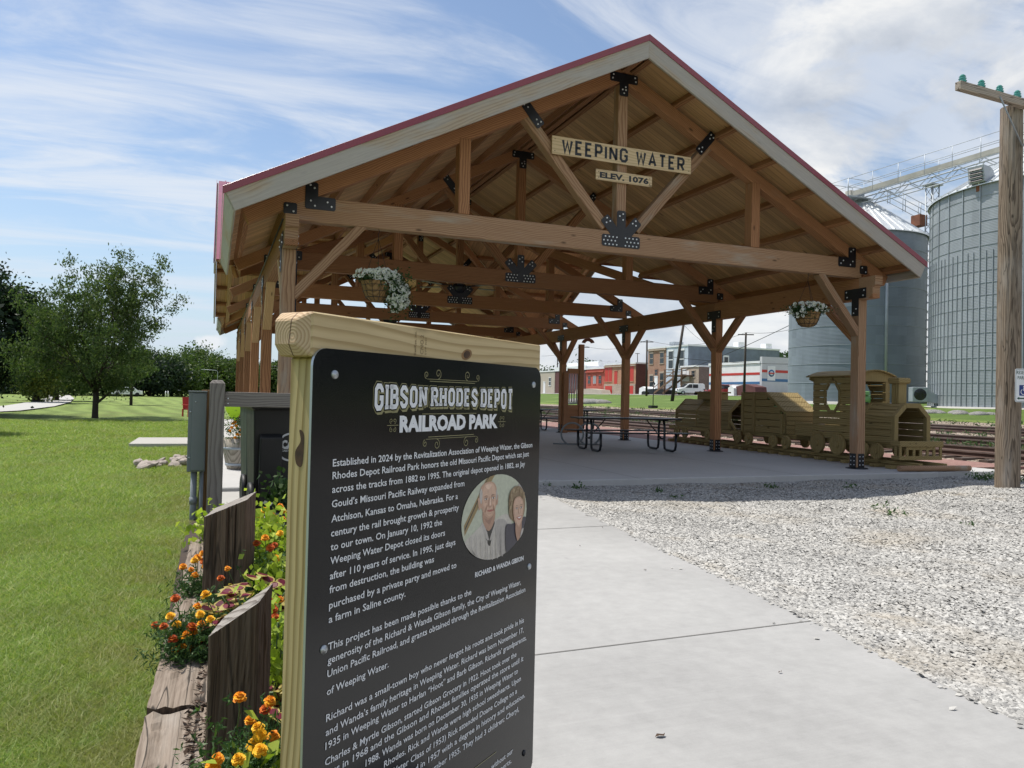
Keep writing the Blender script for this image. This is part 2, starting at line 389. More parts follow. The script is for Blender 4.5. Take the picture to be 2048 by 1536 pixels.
def gravel(name, cols, scale, bmp=1.0, big=.6):
    m, n, b = newmat(name); tc = n.n('ShaderNodeTexCoord').outputs['Object']
    v = n.n('ShaderNodeTexVoronoi', None, Vector=tc, Scale=scale); v2 = n.n('ShaderNodeTexVoronoi', None, Vector=tc, Scale=scale * .53)
    cc = n.ramp(n.sep(v.outputs['Color'])[0], [(i / (len(cols) - 1), c) for i, c in enumerate(cols)])
    cc = n.mix(n.step(v.outputs['Distance'], .35, .75), cc, tuple(x * .45 for x in cols[0]))
    pa = n.noise(tc, .45, 5, .6, .6); cc = n.mix(n.math('MULTIPLY', n.step(pa, .54, .72), .34), cc, (.33, .25, .16))
    h = n.math('ADD', n.math('SUBTRACT', 1, v.outputs['Distance']), n.math('MULTIPLY', n.math('SUBTRACT', 1, v2.outputs['Distance']), big))
    n.set(b.inputs['Base Color'], cc); b.inputs['Roughness'].default_value = .95; bump(n, b, h, bmp, .02); return m
M['gravel'] = gravel('white_gravel', [(.22, .215, .205), (.34, .332, .31), (.42, .41, .385), (.50, .49, .46)], 46)
M['ballast'] = gravel('tan_ballast', [(.16, .12, .09), (.34, .26, .19), (.46, .37, .28), (.55, .49, .42)], 17)
M['roadgravel'] = gravel('grey_road', [(.32, .31, .29), (.40, .39, .37), (.47, .46, .43)], 9, .4)

def grassmat(name, c1, c2, dry=(.21, .18, .07), stripes=False):
    m, n, b = newmat(name); tc = n.n('ShaderNodeTexCoord').outputs['Object']
    a = n.noise(tc, .30, 5, .6, .5); f = n.noise(tc, 28, 5, .75); g = n.noise(n.mapping(tc, scale=(1, 1, 1)), 5, 4, .6)
    t = n.math('ADD', n.math('MULTIPLY', f, .6), n.math('MULTIPLY', g, .4)); cc = n.ramp(t, [(.30, c1), (.70, c2)])
    cc = n.mix(n.math('MULTIPLY', n.step(a, .50, .72), .40), cc, dry)
    if stripes:
        x, y, z = n.sep(tc)
        ang = n.math('ADD', n.math('MULTIPLY', x, .985), n.math('MULTIPLY', y, .17)); wob = n.math('MULTIPLY', n.noise(tc, .05, 2), 6)
        s_ = n.math('SINE', n.math('MULTIPLY', n.math('ADD', ang, wob), 4.4)); far = n.step(y, 14, 34)
        cc = n.vmath('SCALE', cc, n.math('ADD', 1, n.math('MULTIPLY', n.math('MULTIPLY', s_, far), .17)))
    n.set(b.inputs['Base Color'], cc); b.inputs['Roughness'].default_value = .85; b.inputs['Specular IOR Level'].default_value = .2
    bump(n, b, n.math('ADD', f, n.noise(tc, 70, 3, .7)), .9, .04); return m
M['lawn'] = grassmat('lawn_turf', (.120, .180, .040), (.25, .32, .088), stripes=True)
M['rough_grass'] = grassmat('rough_grass', (.055, .098, .018), (.15, .225, .05), (.17, .21, .06))

def leafmat(name, cols, trans=.35, rough=.5, sheen=.25, dry=None, nearx=True):
    m, n, b = newmat(name); rnd = n.n('ShaderNodeNewGeometry').outputs['Random Per Island']
    cc = n.ramp(rnd, [(i / max(1, len(cols) - 1), c) for i, c in enumerate(cols)])
    tc = n.n('ShaderNodeTexCoord').outputs['Object']; k = n.math('ADD', .72, n.math('MULTIPLY', n.noise(tc, .9, 4), .56))
    cc = n.vmath('SCALE', cc, k)
    if dry:
        x, y, z = n.sep(tc); near = n.step(n.math('ADD', x, n.math('MULTIPLY', n.noise(tc, 1.6, 4), .9)), -.55, .25)
        if not nearx: near = n.math('MULTIPLY', n.step(n.noise(tc, .9, 4, .6), .55, .75), 1.0)
        pm_ = n.math('MAXIMUM', n.math('MULTIPLY', n.step(n.noise(tc, .55, 5, .65), .50, .70), .7), n.math('MULTIPLY', near, n.step(n.noise(tc, 2.3, 4, .6), .34, .56)))
        cc = n.mix(n.math('MULTIPLY', pm_, .5), cc, dry)
    n.set(b.inputs['Base Color'], cc); b.inputs['Roughness'].default_value = rough
    b.inputs['Specular IOR Level'].default_value = sheen
    tr = n.n('ShaderNodeBsdfTranslucent', None, Color=n.vmath('MULTIPLY', cc, (1.1, 1.25, .6)))
    mx = n.n('ShaderNodeMixShader', None, i0=trans, i1=b.outputs[0], i2=tr.outputs[0])
    out = [x for x in m.node_tree.nodes if x.type == 'OUTPUT_MATERIAL'][0]; n.t.links.new(mx.outputs[0], out.inputs[0]); return m
M['blade'] = leafmat('grass_blades', [(.14, .222, .044), (.22, .315, .070), (.30, .385, .105), (.42, .40, .17)], .42, dry=(.30, .255, .12))
M['leaf_mid'] = leafmat('maple_leaves', [(.044, .082, .030), (.085, .130, .048), (.14, .185, .070)], .32, .55, .15)
M['leaf_dark'] = leafmat('dark_leaves', [(.010, .024, .015), (.020, .042, .023), (.042, .066, .026)], .18, .5)
M['leaf_yellow'] = leafmat('yellow_green_leaves', [(.055, .085, .020), (.12, .155, .032), (.23, .24, .045)], .30)
M['leaf_far'] = leafmat('far_leaves', [(.034, .068, .020), (.070, .115, .030), (.12, .165, .044)], .28)
M['leaf_hill'] = leafmat('town_leaves', [(.04, .075, .03), (.08, .13, .05)], .25)
M['leaf_mari'] = leafmat('marigold_leaves', [(.030, .075, .026), (.06, .12, .040), (.11, .18, .06)], .25)
M['leaf_lime'] = leafmat('lime_leaves', [(.24, .33, .035), (.36, .46, .06), (.48, .55, .10)], .35)
M['leaf_petunia'] = leafmat('petunia_leaves', [(.02, .05, .014), (.05, .09, .025)], .25)
M['coleus_in'] = leafmat('coleus_heart', [(.11, .010, .024), (.19, .020, .045), (.07, .008, .016)], .25)
M['coleus_out'] = leafmat('coleus_edge', [(.42, .33, .09), (.50, .42, .13)], .30)
M['canna'] = leafmat('broad_leaf', [(.22, .36, .03), (.30, .44, .05)], .4)
M['petal_white'] = leafmat('white_petals', [(.72, .72, .70), (.85, .85, .82)], .25, .6)
M['petal_eye'] = plain('petunia_throat', (.20, .24, .06), .8)
M['petal_orange'] = leafmat('orange_petals', [(.72, .20, .012), (.82, .33, .015), (.86, .44, .02)], .2, .6)
M['petal_gold'] = leafmat('gold_petals', [(.80, .40, .01), (.90, .55, .03)], .2, .6)
M['petal_rust'] = leafmat('rust_petals', [(.30, .03, .012), (.55, .10, .012), (.70, .18, .02)], .2, .6)
M['bark'] = plain('bark', (.045, .036, .030), .95, var=.3, sc_=9, bmp=.8)
M['stem'] = plain('stem', (.08, .13, .04), .7)
M['mulch'] = leafmat('mulch_chips', [(.030, .018, .012), (.060, .038, .026), (.11, .075, .055)], .0, .95)
M['soil'] = plain('dark_soil', (.050, .034, .024), .95, var=.35, sc_=18, bmp=.8)
M['stone'] = leafmat('gravel_stone', [(.19, .187, .18), (.31, .303, .285), (.39, .38, .355), (.50, .488, .458)], .0, .9, dry=(.30, .245, .165), nearx=False)
M['fieldstone'] = leafmat('field_stone', [(.24, .19, .15), (.36, .31, .27), (.46, .42, .39)], .0, .9)

M['roof_red'] = plain('red_roof_metal', (.235, .030, .052), .34, .0, .06, 3, coat=.3)
M['black_steel'] = plain('black_steel', (.0085, .010, .015), .38, .0, .25, 9)
M['bolt'] = plain('zinc_bolt', (.72, .74, .76), .35, .5)
M['galv'] = plain('galvanised', (.52, .55, .57), .42, .75, .16, 1.2)
M['galv_dull'] = plain('dull_galvanised', (.36, .39, .42), .55, .5, .16, .9)
M['greybox'] = plain('grey_enamel', (.155, .178, .182), .45, .1, .05)
M['pvc'] = plain('grey_pvc', (.20, .22, .235), .5)
M['black_plastic'] = plain('black_plastic', (.0060, .0062, .0065), .55, 0, .15)
M['green_plastic'] = plain('dark_green_plastic', (.006, .015, .017), .5)
M['blue_plastic'] = plain('navy_plastic', (.010, .022, .060), .36)
M['decal'] = plain('pale_decal', (.50, .52, .54), .5)
M['white_paint'] = plain('white_paint', (.78, .79, .78), .5)
M['red_paint'] = plain('red_paint', (.48, .035, .025), .5)
M['coco'] = wood('coconut_liner', (.17, .09, .035), (.34, .205, .085), knots=0, gc=20, axis='Z', bmp=.8)
M['wire'] = plain('black_wire', (.012, .012, .012), .5)
M['rust_rail'] = plain('rail_steel', (.085, .050, .040), .62, .3, .3, 2)
M['rail_head'] = plain('worn_rail_head', (.24, .19, .17), .35, .6, .2, 3)
M['sleeper'] = plain('track_sleeper', (.085, .062, .05), .95, 0, .4, 3)
M['glass_green'] = None
m, n, b = newmat('aqua_glass'); n.set(b.inputs['Base Color'], (.10, .42, .36)); b.inputs['Roughness'].default_value = .06
b.inputs['Transmission Weight'].default_value = .55; b.inputs['IOR'].default_value = 1.45; M['glass_green'] = m
m, n, b = newmat('sign_panel'); tcx = n.n('ShaderNodeTexCoord').outputs['Object']; fx = n.noise(tcx, 3, 4)
n.set(b.inputs['Base Color'], (.0060, .0070, .0090)); n.set(b.inputs['Roughness'], n.n('ShaderNodeMapRange', None, i0=fx, i1=.3, i2=.7, i3=.13, i4=.20).outputs[0])
b.inputs['Specular IOR Level'].default_value = .5; M['panel'] = m
M['letter_white'] = plain('sign_white', (.80, .82, .85), .35, 0, .02)
M['letter_gold'] = plain('sign_gold', (.285, .265, .135), .35, 0, .02)
M['letter_black'] = plain('black_letter_paint', (.014, .018, .024), .5)
M['ink'] = plain('stamp_ink', (.17, .12, .055), .8)
M['knot'] = plain('dark_knot', (.07, .035, .016), .7, 0, .5, 60)
M['knot_ring'] = plain('knot_ring', (.25, .14, .055), .7, 0, .3, 40)
M['glass_dark'] = plain('window_glass', (.03, .038, .045), .12, 0, .3)

def brickmat(name, c1, c2, mortar, scale=4.5, flat=False):
    m, n, b = newmat(name); tc = n.n('ShaderNodeTexCoord').outputs['Object']; x, y, z = n.sep(tc)
    br = n.n('ShaderNodeTexBrick', None, Vector=(tc if flat else n.comb(n.math('ADD', x, y), z, 0.0)), Color1=c1, Color2=c2, Mortar=mortar, Scale=scale, Mortar_Size=.012)
    k = n.math('ADD', .70, n.math('MULTIPLY', n.noise(tc, .8, 5, .6), .6)); n.set(b.inputs['Base Color'], n.vmath('SCALE', br.outputs[0], k))
    b.inputs['Roughness'].default_value = .9; return m
M['brick_red'] = brickmat('painted_red_brick', (.40, .085, .060), (.46, .115, .08), (.34, .09, .07))
M['brick_orange'] = brickmat('orange_brick', (.36, .17, .10), (.44, .23, .14), (.42, .33, .25))
M['brick_brown'] = brickmat('brown_brick', (.26, .135, .09), (.36, .20, .135), (.38, .31, .25))
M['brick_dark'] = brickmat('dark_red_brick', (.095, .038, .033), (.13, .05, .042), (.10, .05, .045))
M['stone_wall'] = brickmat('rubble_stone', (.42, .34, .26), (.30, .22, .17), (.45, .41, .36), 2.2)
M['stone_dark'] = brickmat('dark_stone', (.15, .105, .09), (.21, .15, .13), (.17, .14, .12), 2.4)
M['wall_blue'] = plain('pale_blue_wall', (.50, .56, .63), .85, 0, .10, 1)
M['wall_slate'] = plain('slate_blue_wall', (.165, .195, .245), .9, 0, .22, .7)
M['wall_white'] = plain('white_wall', (.72, .73, .73), .8, 0, .06, 1)
M['wall_grey'] = plain('light_grey_wall', (.52, .53, .55), .85, 0, .06, 1)
M['wall_beige'] = plain('beige_siding', (.43, .38, .31), .8, 0, .06, 1)
M['shed_red'] = plain('maroon_siding', (.10, .036, .034), .85, 0, .2, 1)
M['roof_white'] = plain('white_roof', (.74, .75, .76), .6, 0, .05, 1)
M['stripe_blue'] = plain('stripe_blue', (.05, .15, .30), .6)
M['brick_pave'] = brickmat('brick_paving', (.20, .095, .08), (.27, .14, .115), (.30, .25, .21), 4.5, True)
M['light_green'] = plain('light_green_paint', (.17, .33, .13), .5)
M['rusty'] = plain('rusty_iron', (.17, .065, .035), .85, 0, .35, 2)
M['conv'] = plain('conveyor_grey', (.50, .47, .41), .6, .2, .2, 1.0)
M['van_white'] = plain('van_paint', (.80, .81, .82), .25, 0, .02, coat=.4)
M['tyre'] = plain('tyre', (.018, .018, .018), .9)
# ------------------------------------------------------------------ terrain
def gz(x, y=0):
    if x < 16.4: return 0.0
    if x < 33: return (x - 16.4) * .0345
    return min(.573 + (x - 33) * .041, 2.36)
def sheet(name, xs, ys, zf, mat, kind='structure', smooth=True):
    xs = np.asarray(xs, float); ys = np.asarray(ys, float); V = [(x, y, zf(x, y)) for y in ys for x in xs]; n = len(xs)
    F = [(j * n + i, j * n + i + 1, (j + 1) * n + i + 1, (j + 1) * n + i) for j in range(len(ys) - 1) for i in range(n - 1)]
    return tag(mesh_np(name, V, F, mat, smooth=smooth), kind=kind)
def lawnz(x, y):
    if x > 33: return gz(x)
    if -.19 < x < 33 and -45 < y < 38 : return -.34
    if x > 16.3: return gz(x) - .25 if y > 150 or y < -45 else gz(x) - .25
    u = .03 * math.sin(x * .6) * math.sin(y * .47) + .02 * math.sin(x * 1.7 + y)
    return -.045 + u * min(1, max(0, (abs(x) - .3)))
tag(sheet('lawn', [-900, -400, -200, -120, -80] + list(np.arange(-60, -10, 2.5)) + list(np.arange(-10, -.2, .7)) + [-.2, -.18, 2, 8, 16, 16.35, 24, 32.99, 33.01, 45, 60, 77, 100, 200, 900],
          [-700, -200, -90, -46, -44, -20] + list(np.arange(-6, 37, 1.5)) + [37.9, 38.1] + list(np.arange(42, 140, 6)) + [180, 260, 400, 900], lawnz, M['lawn']))
tag(sheet('grass_verge', [33.0, 36, 40, 45, 52, 60, 68, 72.5], np.arange(-40, 230, 6), lambda x, y: gz(x) + .02 + .03 * math.sin(x * 1.3 + y * .4) + (-.06 if x < 33.5 else 0), M['rough_grass']))
tag(sheet('town_road', [69.2, 73.6], np.arange(10, 200, 5), lambda x, y: gz(x) + .05, M['roadgravel']))
tag(sheet('town_yard', [73.6, 79, 86], np.arange(10, 200, 5), lambda x, y: gz(x) + .03, M['roadgravel']))
# rail bed
tag(sheet('ballast_bed', list(np.arange(16.0, 33.6, .8)), np.arange(-40, 240, 4), lambda x, y: gz(x) - .015 + .02 * math.sin(x * 3 + y) + (-.12 if x < 16.1 else 0), M['ballast']))
# gravel lot: a little low by the slab, banked up against the path
PATH_R = [(2.60, -4.0), (2.82, 0.4), (3.06, 2.09), (3.29, 3.52), (4.05, 8.80), (4.30, 10.58)]
def path_r(y):
    for (x0, y0), (x1, y1) in zip(PATH_R, PATH_R[1:]):
        if y <= y1: return x0 + (x1 - x0) * (y - y0) / (y1 - y0)
    return PATH_R[-1][0]
def gravz(x, y):
    d = x - path_r(y); z = -.105 + .085 * math.exp(-max(d, 0) / .55)
    z += .012 * math.sin(x * 1.9 + .7) * math.sin(y * 1.4) + .008 * math.sin(x * 4.1 + y * 3.3)
    z += .10 * math.exp(-((x - 11.6) ** 2 / 3.2 + (y - 7.9) ** 2 / 2.0))      # heap round the pole
    return z
gx = np.concatenate([np.arange(2.4, 16.1, .28), [18, 22, 30, 36]])
tag(sheet('gravel_lot', gx, np.concatenate([[-40, -20, -8, -4], np.arange(-2, 10.65, .28)]), lambda x, y: gravz(x, y) if x < 16.2 else -.1, M['gravel']))
# flat concrete
MB().prism([(1.02, -5.0)] + [(x, y) for x, y in PATH_R] + [(1.02, 10.58)], (0, 0, -.30), (1, 0, 0), (0, 1, 0), (0, 0, .30)).build('path', M['concrete'])
tag(bpy.data.objects['path'], kind='structure')
s_ = MB()
for yy in (0.22, 3.49, 6.72, 9.6):
    xr = path_r(yy) - .012; s_.add([(1.03, yy - .055 - .006, .002), (xr, yy - .006, .002), (xr, yy + .006, .002), (1.03, yy - .055 + .006, .002)], [(0, 1, 2, 3)])
tag(s_.build('path_joints', plain('joint_grey', (.155, .15, .14), .95)), kind='structure')  # dark grey strips marking the joints across the path
MB().box((-.05, 10.60, -.3), (13.05, 35.6, 0)).box((13.05, 10.605, -.3), (15.0, 11.35, -.003)).build('slab', M['slab'], bevel=.012)
tag(bpy.data.objects['slab'], kind='structure')
s_ = MB()
for yy in (15.4, 20.0, 24.6): s_.add([(0, yy - .007, .002), (13, yy - .007, .002), (13, yy + .007, .002), (0, yy + .007, .002)], [(0, 1, 2, 3)])
for xx in (3.3, 6.43, 9.7): s_.add([(xx - .007, 10.62, .0022), (xx + .007, 10.62, .0022), (xx + .007, 35, .0022), (xx - .007, 35, .0022)], [(0, 1, 2, 3)])
tag(s_.build('slab_joints', bpy.data.materials['joint_grey']), kind='structure')
MB().box((.02, 8.16, -.34), (1.0, 10.57, -.05)).build('landing', M['concrete_old'], bevel=.01); tag(bpy.data.objects['landing'], kind='structure')
MB().box((13.05, 11.35, -.3), (16.6, 36, -.006)).build('brick_paving', M['brick_pave']); tag(bpy.data.objects['brick_paving'], kind='structure')
MB().box((-1.75, 19.1, -.2), (-.06, 21.5, .02)).build('side_pavement', M['concrete_old'], bevel=.01); tag(bpy.data.objects['side_pavement'], kind='structure')
# park trail in the distance on the left
tp = [(-16, 30), (-11.6, 36.5), (-10.3, 44.5), (-10.6, 55), (-12.3, 72), (-15.5, 95), (-20.5, 125), (-24, 150)]
s_ = MB(); vs_ = []
for i, (x, y) in enumerate(tp):
    a = Vector(tp[min(i + 1, len(tp) - 1)]) - Vector(tp[max(i - 1, 0)]); a.normalize(); nn = Vector((a.y, -a.x)); w_ = 1.3
    vs_ += [(x - nn.x * w_, y - nn.y * w_, .03), (x + nn.x * w_, y + nn.y * w_, .03)]
s_.add(vs_, [(2 * i, 2 * i + 1, 2 * i + 3, 2 * i + 2) for i in range(len(tp) - 1)]); tag(s_.build('trail', M['concrete_old']), kind='structure')
# planting bed
tag(sheet('planting_bed', np.arange(-.19, 1.03, .1), np.arange(-1.0, 8.22, .15), lambda x, y: .075 + .018 * math.sin(x * 9 + y * 3) * math.sin(y * 5) - (.14 if (x > .96) else 0) - .10 * max(0, min(1, (y - 6.3) / 1.5)), M['soil']))

# ------------------------------------------------------------------ pavilion
XC, YF, YB, HALF, ZR, SL = 6.43, 10.62, 35.15, 6.34, 7.18, .510
def EH(s): return HALF if s < 0 else HALF - .16
YT = [11.50 + 4.57 * k for k in range(6)]; YC = (YT[0] + YT[5]) / 2
XL, XR = .965, 11.90
PV = thing('pavilion', 'open timber-framed picnic pavilion with a red metal gable roof on a concrete slab', 'pavilion', (XC, YC, 0))
def loc(o):
    o.parent = PV; o.location = -PV.location; return o
def pb(name, p0, p1, w, h, mat, up=(0, 0, 1), bevel=.007): return beam(name, p0, p1, w, h, mat, PV, up, bevel)
def top(d): return ZR - SL * d
rnd = random.Random(3)
# posts, base shoes and steel ties
for sx, X in ((-1, XL), (1, XR)):
    for k, Y in enumerate(YT):
        front = k == 0
        p = pb('post', (X, Y, .03), (X, Y, 3.34), .20, .20, M['fir_weathered'] if (front) else M['fir'], up=(0, 1, 0))
        mb = MB(); z0, z1 = .012, .30
        for (a, b_) in (((-.112, -.075), (-.104, .075)), ((.104, -.075), (.112, .075))): mb.box((X + a[0], Y + a[1], z0), (X + b_[0], Y + b_[1], z1))
        mb.box((X - .112, Y - .112, z0 + .004), (X + .112, Y + .112, z0 + .014))
        mb.lathe([(0, .018), (.20, .018), (.21, .006), (.21, 0)], 20, (X, Y, 0))
        for s2 in (-1, 1):
            for yy in (-.04, .04):
                for zz in (.08, .16, .24): mb.ball((X + s2 * .114, Y + yy, zz), .012, 6, 4, 1)
        mb.box((X - .075, Y - .112, z0 + .02), (X + .075, Y - .104, z1))
        for xx in (-.04, .04):
            for zz in (.08, .16, .24): mb.ball((X + xx, Y - .114, zz), .012, 6, 4, 1)
        loc(mb.build('base_shoe', [M['black_steel'], M['bolt']]))
def steel(name, poly, o, u, v, d, bolts, r=.0155):
    """black plate cut to an outline with zinc bolt heads"""
    o, u, v, d = map(Vector, (o, u, v, d)); mb = MB().prism(poly, o, u, v, d)
    nn = d.normalized()
    for a, b_ in bolts:
        c = o + u * a + v * b_ + d; k = 7; vs = []
        for rr, h in ((r, 0), (r, .006), (r * .6, .011)):
            for j in range(k): an = 2 * math.pi * j / k; vs.append(c + u * rr * math.cos(an) + v * rr * math.sin(an) + nn * h)
        fs = [(i * k + j, i * k + (j + 1) % k, (i + 1) * k + (j + 1) % k, (i + 1) * k + j) for i in range(2) for j in range(k)] + [tuple(2 * k + j for j in range(k))]
        if u.cross(v).dot(nn) < 0: fs = [f[::-1] for f in fs]
        mb.add(vs, fs, 1)
    o_ = mb.build(name, [M['black_steel'], M['bolt']]); loc(o_); return o_
def rot2(pts, an): c, s = math.cos(an), math.sin(an); return [(x * c - y * s, x * s + y * c) for x, y in pts]
def chamf(w, h, c=.02): return [(-w / 2 + c, -h / 2), (w / 2 - c, -h / 2), (w / 2, -h / 2 + c), (w / 2, h / 2 - c), (w / 2 - c, h / 2), (-w / 2 + c, h / 2), (-w / 2, h / 2 - c), (-w / 2, -h / 2 + c)]
CT, CB = 4.137, 3.770      # bottom chord top and underside
AS = math.atan(SL)
for k, Y in enumerate(YT):
    fr = k == 0; mw = M['fir_weathered'] if fr else M['fir']; yf = Y - .095
    pb('bottom_chord', (XL + .04, Y, (CT + CB) / 2), (XR - .04, Y, (CT + CB) / 2), .19, CT - CB, mw, bevel=.01)
    for s in (-1, 1):
        def zt(d): return top(d) - .205 - .118      # rafter centre line
        pb('rafter', (XC + s * .02, Y + s * .001, zt(.0)), (XC + s * 6.08, Y + s * .001, zt(6.08)), .19, .215, M['fir'])
    pb('king_post', (XC, Y, CT), (XC, Y, top(0) - .50), .185, .17, mw, up=(0, 1, 0))
    for s in (-1, 1):
        pb('strut', (XC + s * .30, Y, CT + .06), (XC + s * 1.78, Y, top(1.78) - .40), .17, .17, mw, up=(0, 1, 0))
        pb('web_post', (XC + s * 2.83, Y, CT), (XC + s * 2.83, Y, top(2.83) - .40), .19, .205, M['fir'], up=(0, 1, 0))
        # knee brace in the plane of the truss
        X = XL if s < 0 else XR
        pb('knee_brace', (X - s * .06, Y, 2.66), (X - s * 1.06, Y, 3.80), .135, .17, mw if s < 0 or fr else M['fir'], up=(0, 1, 0))
    Z = (0, 0, 1); U = (1, 0, 0); D = (0, -.008, 0)
    # fan plate
    an = math.atan2(1.78 - .30, (top(1.78) - .4) - (CT + .06))
    hw = .37; arm = .085
    def armp(a, L): return [(x, y + .02) for x, y in rot2([(-arm, .12), (-arm, L - .03), (-arm + .03, L), (arm - .03, L), (arm, L - .03), (arm, .12)], a)]
    base = [(-hw, -.11), (-hw + .025, -.135), (hw - .025, -.135), (hw, -.11), (hw, .045), (hw - .025, .07), (.215, .07)]
    rgt = [(.215, .07)] + [(.172 + .255 - .0, .315), (.41 - .02, .375), (.30, .41), (.265, .395)] + [(.085, .205)]
    poly = [(-hw, -.11), (-hw + .025, -.135), (hw - .025, -.135), (hw, -.11), (hw, .045), (hw - .025, .07), (.205, .07), (.385, .275), (.385, .305), (.285, .40), (.255, .40), (.085, .205),
            (.085, .47), (.06, .495), (-.06, .495), (-.085, .47), (-.085, .205), (-.255, .40), (-.285, .40), (-.385, .305), (-.385, .275), (-.205, .07), (-hw + .025, .07), (-hw, .045)]
    bl = [(s2 * (.085 + .073 * i) + (.03 * s2 if j == 1 else 0) - (.0), -.10 + .065 * j) for s2 in (-1, 1) for i in range(4) for j in range(3) if abs(s2 * (.085 + .073 * i) + (.03 if j == 1 else 0)) < .355]
    bl += [(.03, .44), (-.035, .40), (.03, .34), (.28, .345), (.22, .295), (.285, .265), (-.28, .345), (-.22, .295), (-.29, .265)]
    steel('fan_plate', poly, (XC, yf, CB + .235), U, Z, D, bl)
    # T plate at the peak
    zt0 = top(0) - .50
    T = [(-.085, -.24), (-.065, -.26), (.065, -.26), (.085, -.24), (.085, -.03), (.25, -.03), (.27, -.01), (.27, .11), (.25, .13), (-.25, .13), (-.27, .11), (-.27, -.01), (-.25, -.03), (-.085, -.03)]
    steel('peak_plate', T, (XC, yf - .003, zt0 + .06), U, Z, D, [(-.21, .085), (-.225, .02), (.21, .085), (.225, .02), (-.03, -.15), (.035, -.15), (.0, -.21), (.03, -.10)])
    for s in (-1, 1):
        dxs = s * (1.78 - .30); dzs = (top(1.78) - .40) - (CT + .06); a2 = math.atan2(dzs, dxs)
        e = Vector((XC + s * 1.70, yf - .002, top(1.70) - .40)); ud = Vector((math.cos(a2), 0, math.sin(a2)))
        steel('strut_plate', chamf(.50, .165), e, ud, (-ud.z, 0, ud.x), D, [(-.19, .03), (-.19, -.04), (-.12, .0), (.19, .03), (.19, -.04), (.12, .0)])
        xh = XC + s * 5.02
        Lp = [(-.0, -.17), (.40, -.17), (.42, -.15), (.42, .0), (.40, .02), (.165, .02), (.165, .20), (.14, .225), (.0, .225), (-.02, .20), (-.02, -.15)]
        Lp = [((-s) * x if s > 0 else x, y) for x, y in Lp]; Lb = [(.05, .18), (.11, .14), (.06, -.05), (.12, -.12), (.30, -.05), (.36, -.11)]
        Lb = [((-s) * x if s > 0 else x, y) for x, y in Lb]
        steel('heel_plate', Lp, (XC + s * 5.24, yf - .004, 4.125), U, Z, D, Lb)
        X = XL if s < 0 else XR
        steel('post_cap', chamf(.19, .17), (X, yf - .003, 3.93), U, Z, D, [(-.045, .04), (.045, -.04)])
# side beams on the post tops, stepped end in front
for s, X in ((-1, XL), (1, XR)):
    ys = [YT[0] - .42] + YT[1:5] + [YT[5] + .42]
    for a, b_ in zip(ys, ys[1:]): pb('eave_beam', (X, a + .001, 3.555), (X, b_ - .001, 3.555), .19, .43, M['fir'])
    prof = [(0, 0), (.12, 0), (.12, .12), (.05, .20), (.05, .30), (0, .34)]
    mb = MB().prism([(-.34, -.215), (-.10, -.215), (-.04, -.16), (.0, -.13), (.0, .0), (.06, .04), (.06, .215), (-.34, .215)], (X + .0965, YT[0] - .42, 3.554), (0, -1, 0), (0, 0, 1), (-.193, 0, 0))
    o_ = mb.build('beam_end', M['fir_weathered'], bevel=.006); loc(o_)
    for k, Y in enumerate(YT):
        for sy in (-1, 1):
            if (k == 0 and sy < 0) or (k == 5 and sy > 0): continue
            pb('knee_brace', (X, Y + sy * .06, 2.55), (X, Y + sy * 1.02, 3.42), .135, .165, M['fir_light'] if s < 0 else M['fir'], up=(1, 0, 0))
        # T plate on the track-facing and lawn-facing sides of each post
        T2 = [(-.085, -.44), (.085, -.44), (.085, -.10), (.27, -.10), (.27, .10), (-.27, .10), (-.27, -.10), (-.085, -.10)]
        for q in (-1, 1):
            steel('post_plate', T2, (X + q * .102, Y, 3.46), (0, 1, 0), (0, 0, 1), (q * .008, 0, 0), [(-.22, .05), (-.2, -.05), (.22, .05), (.2, -.05), (.03, -.38), (-.03, -.30)])
# purlins: run along Y under the main slopes, along X under the cross slopes
CX = HALF + .11
PU = [.22 + .87 * i for i in range(7)] + [6.08]
for s in (-1, 1):
    for d in PU:
        zc = top(d) - .062 - .0; nrm = (s * math.sin(AS), 0, math.cos(AS)); h = .135
        c = Vector((XC + s * d, 0, zc)) - Vector(nrm) * h / 2
        segs = [(YF + .045, YC - d), (YC + d, YB - .045)] if d < 6.1 else [(YF + .045, YC - 6.2), (YC + 6.2, YB - .045)]
        for a, b_ in segs: pb('purlin', (c.x, a, c.z), (c.x, b_, c.z), .09, h, M['fir'], up=nrm)
        c = Vector((0, YC + s * d, zc)) - Vector((0, s * math.sin(AS), math.cos(AS))) * h / 2
        for a, b_ in ((XC - CX + .03, XC - d), (XC + d, XC + CX - .03)):
            if b_ - a > .1: pb('purlin', (a, c.y, c.z), (b_, c.y, c.z), .09, h, M['fir'], up=(0, s * math.sin(AS), math.cos(AS)))
pb('ridge_beam', (XC, YF + .05, ZR - .19), (XC, YB - .05, ZR - .19), .12, .20, M['fir'])
pb('ridge_beam', (XC - CX + .05, YC, ZR - .19), (XC - .07, YC, ZR - .19), .12, .20, M['fir']); pb('ridge_beam', (XC + .07, YC, ZR - .19), (XC + CX - .05, YC, ZR - .19), .12, .20, M['fir'])
for sx in (-1, 1):
    for sy in (-1, 1): pb('valley_rafter', (XC + sx * .1, YC + sy * .1, ZR - .34), (XC + sx * 6.1, YC + sy * 6.1, top(6.1) - .34), .10, .24, M['fir'])
# gable frames of the cross roof
for s in (-1, 1):
    X = XC + s * (CX - .42)
    for q in (-1, 1): pb('gable_rafter', (X, YC, ZR - .34), (X, YC + q * 6.1, top(6.1) - .34), .12, .19, M['fir_light'])
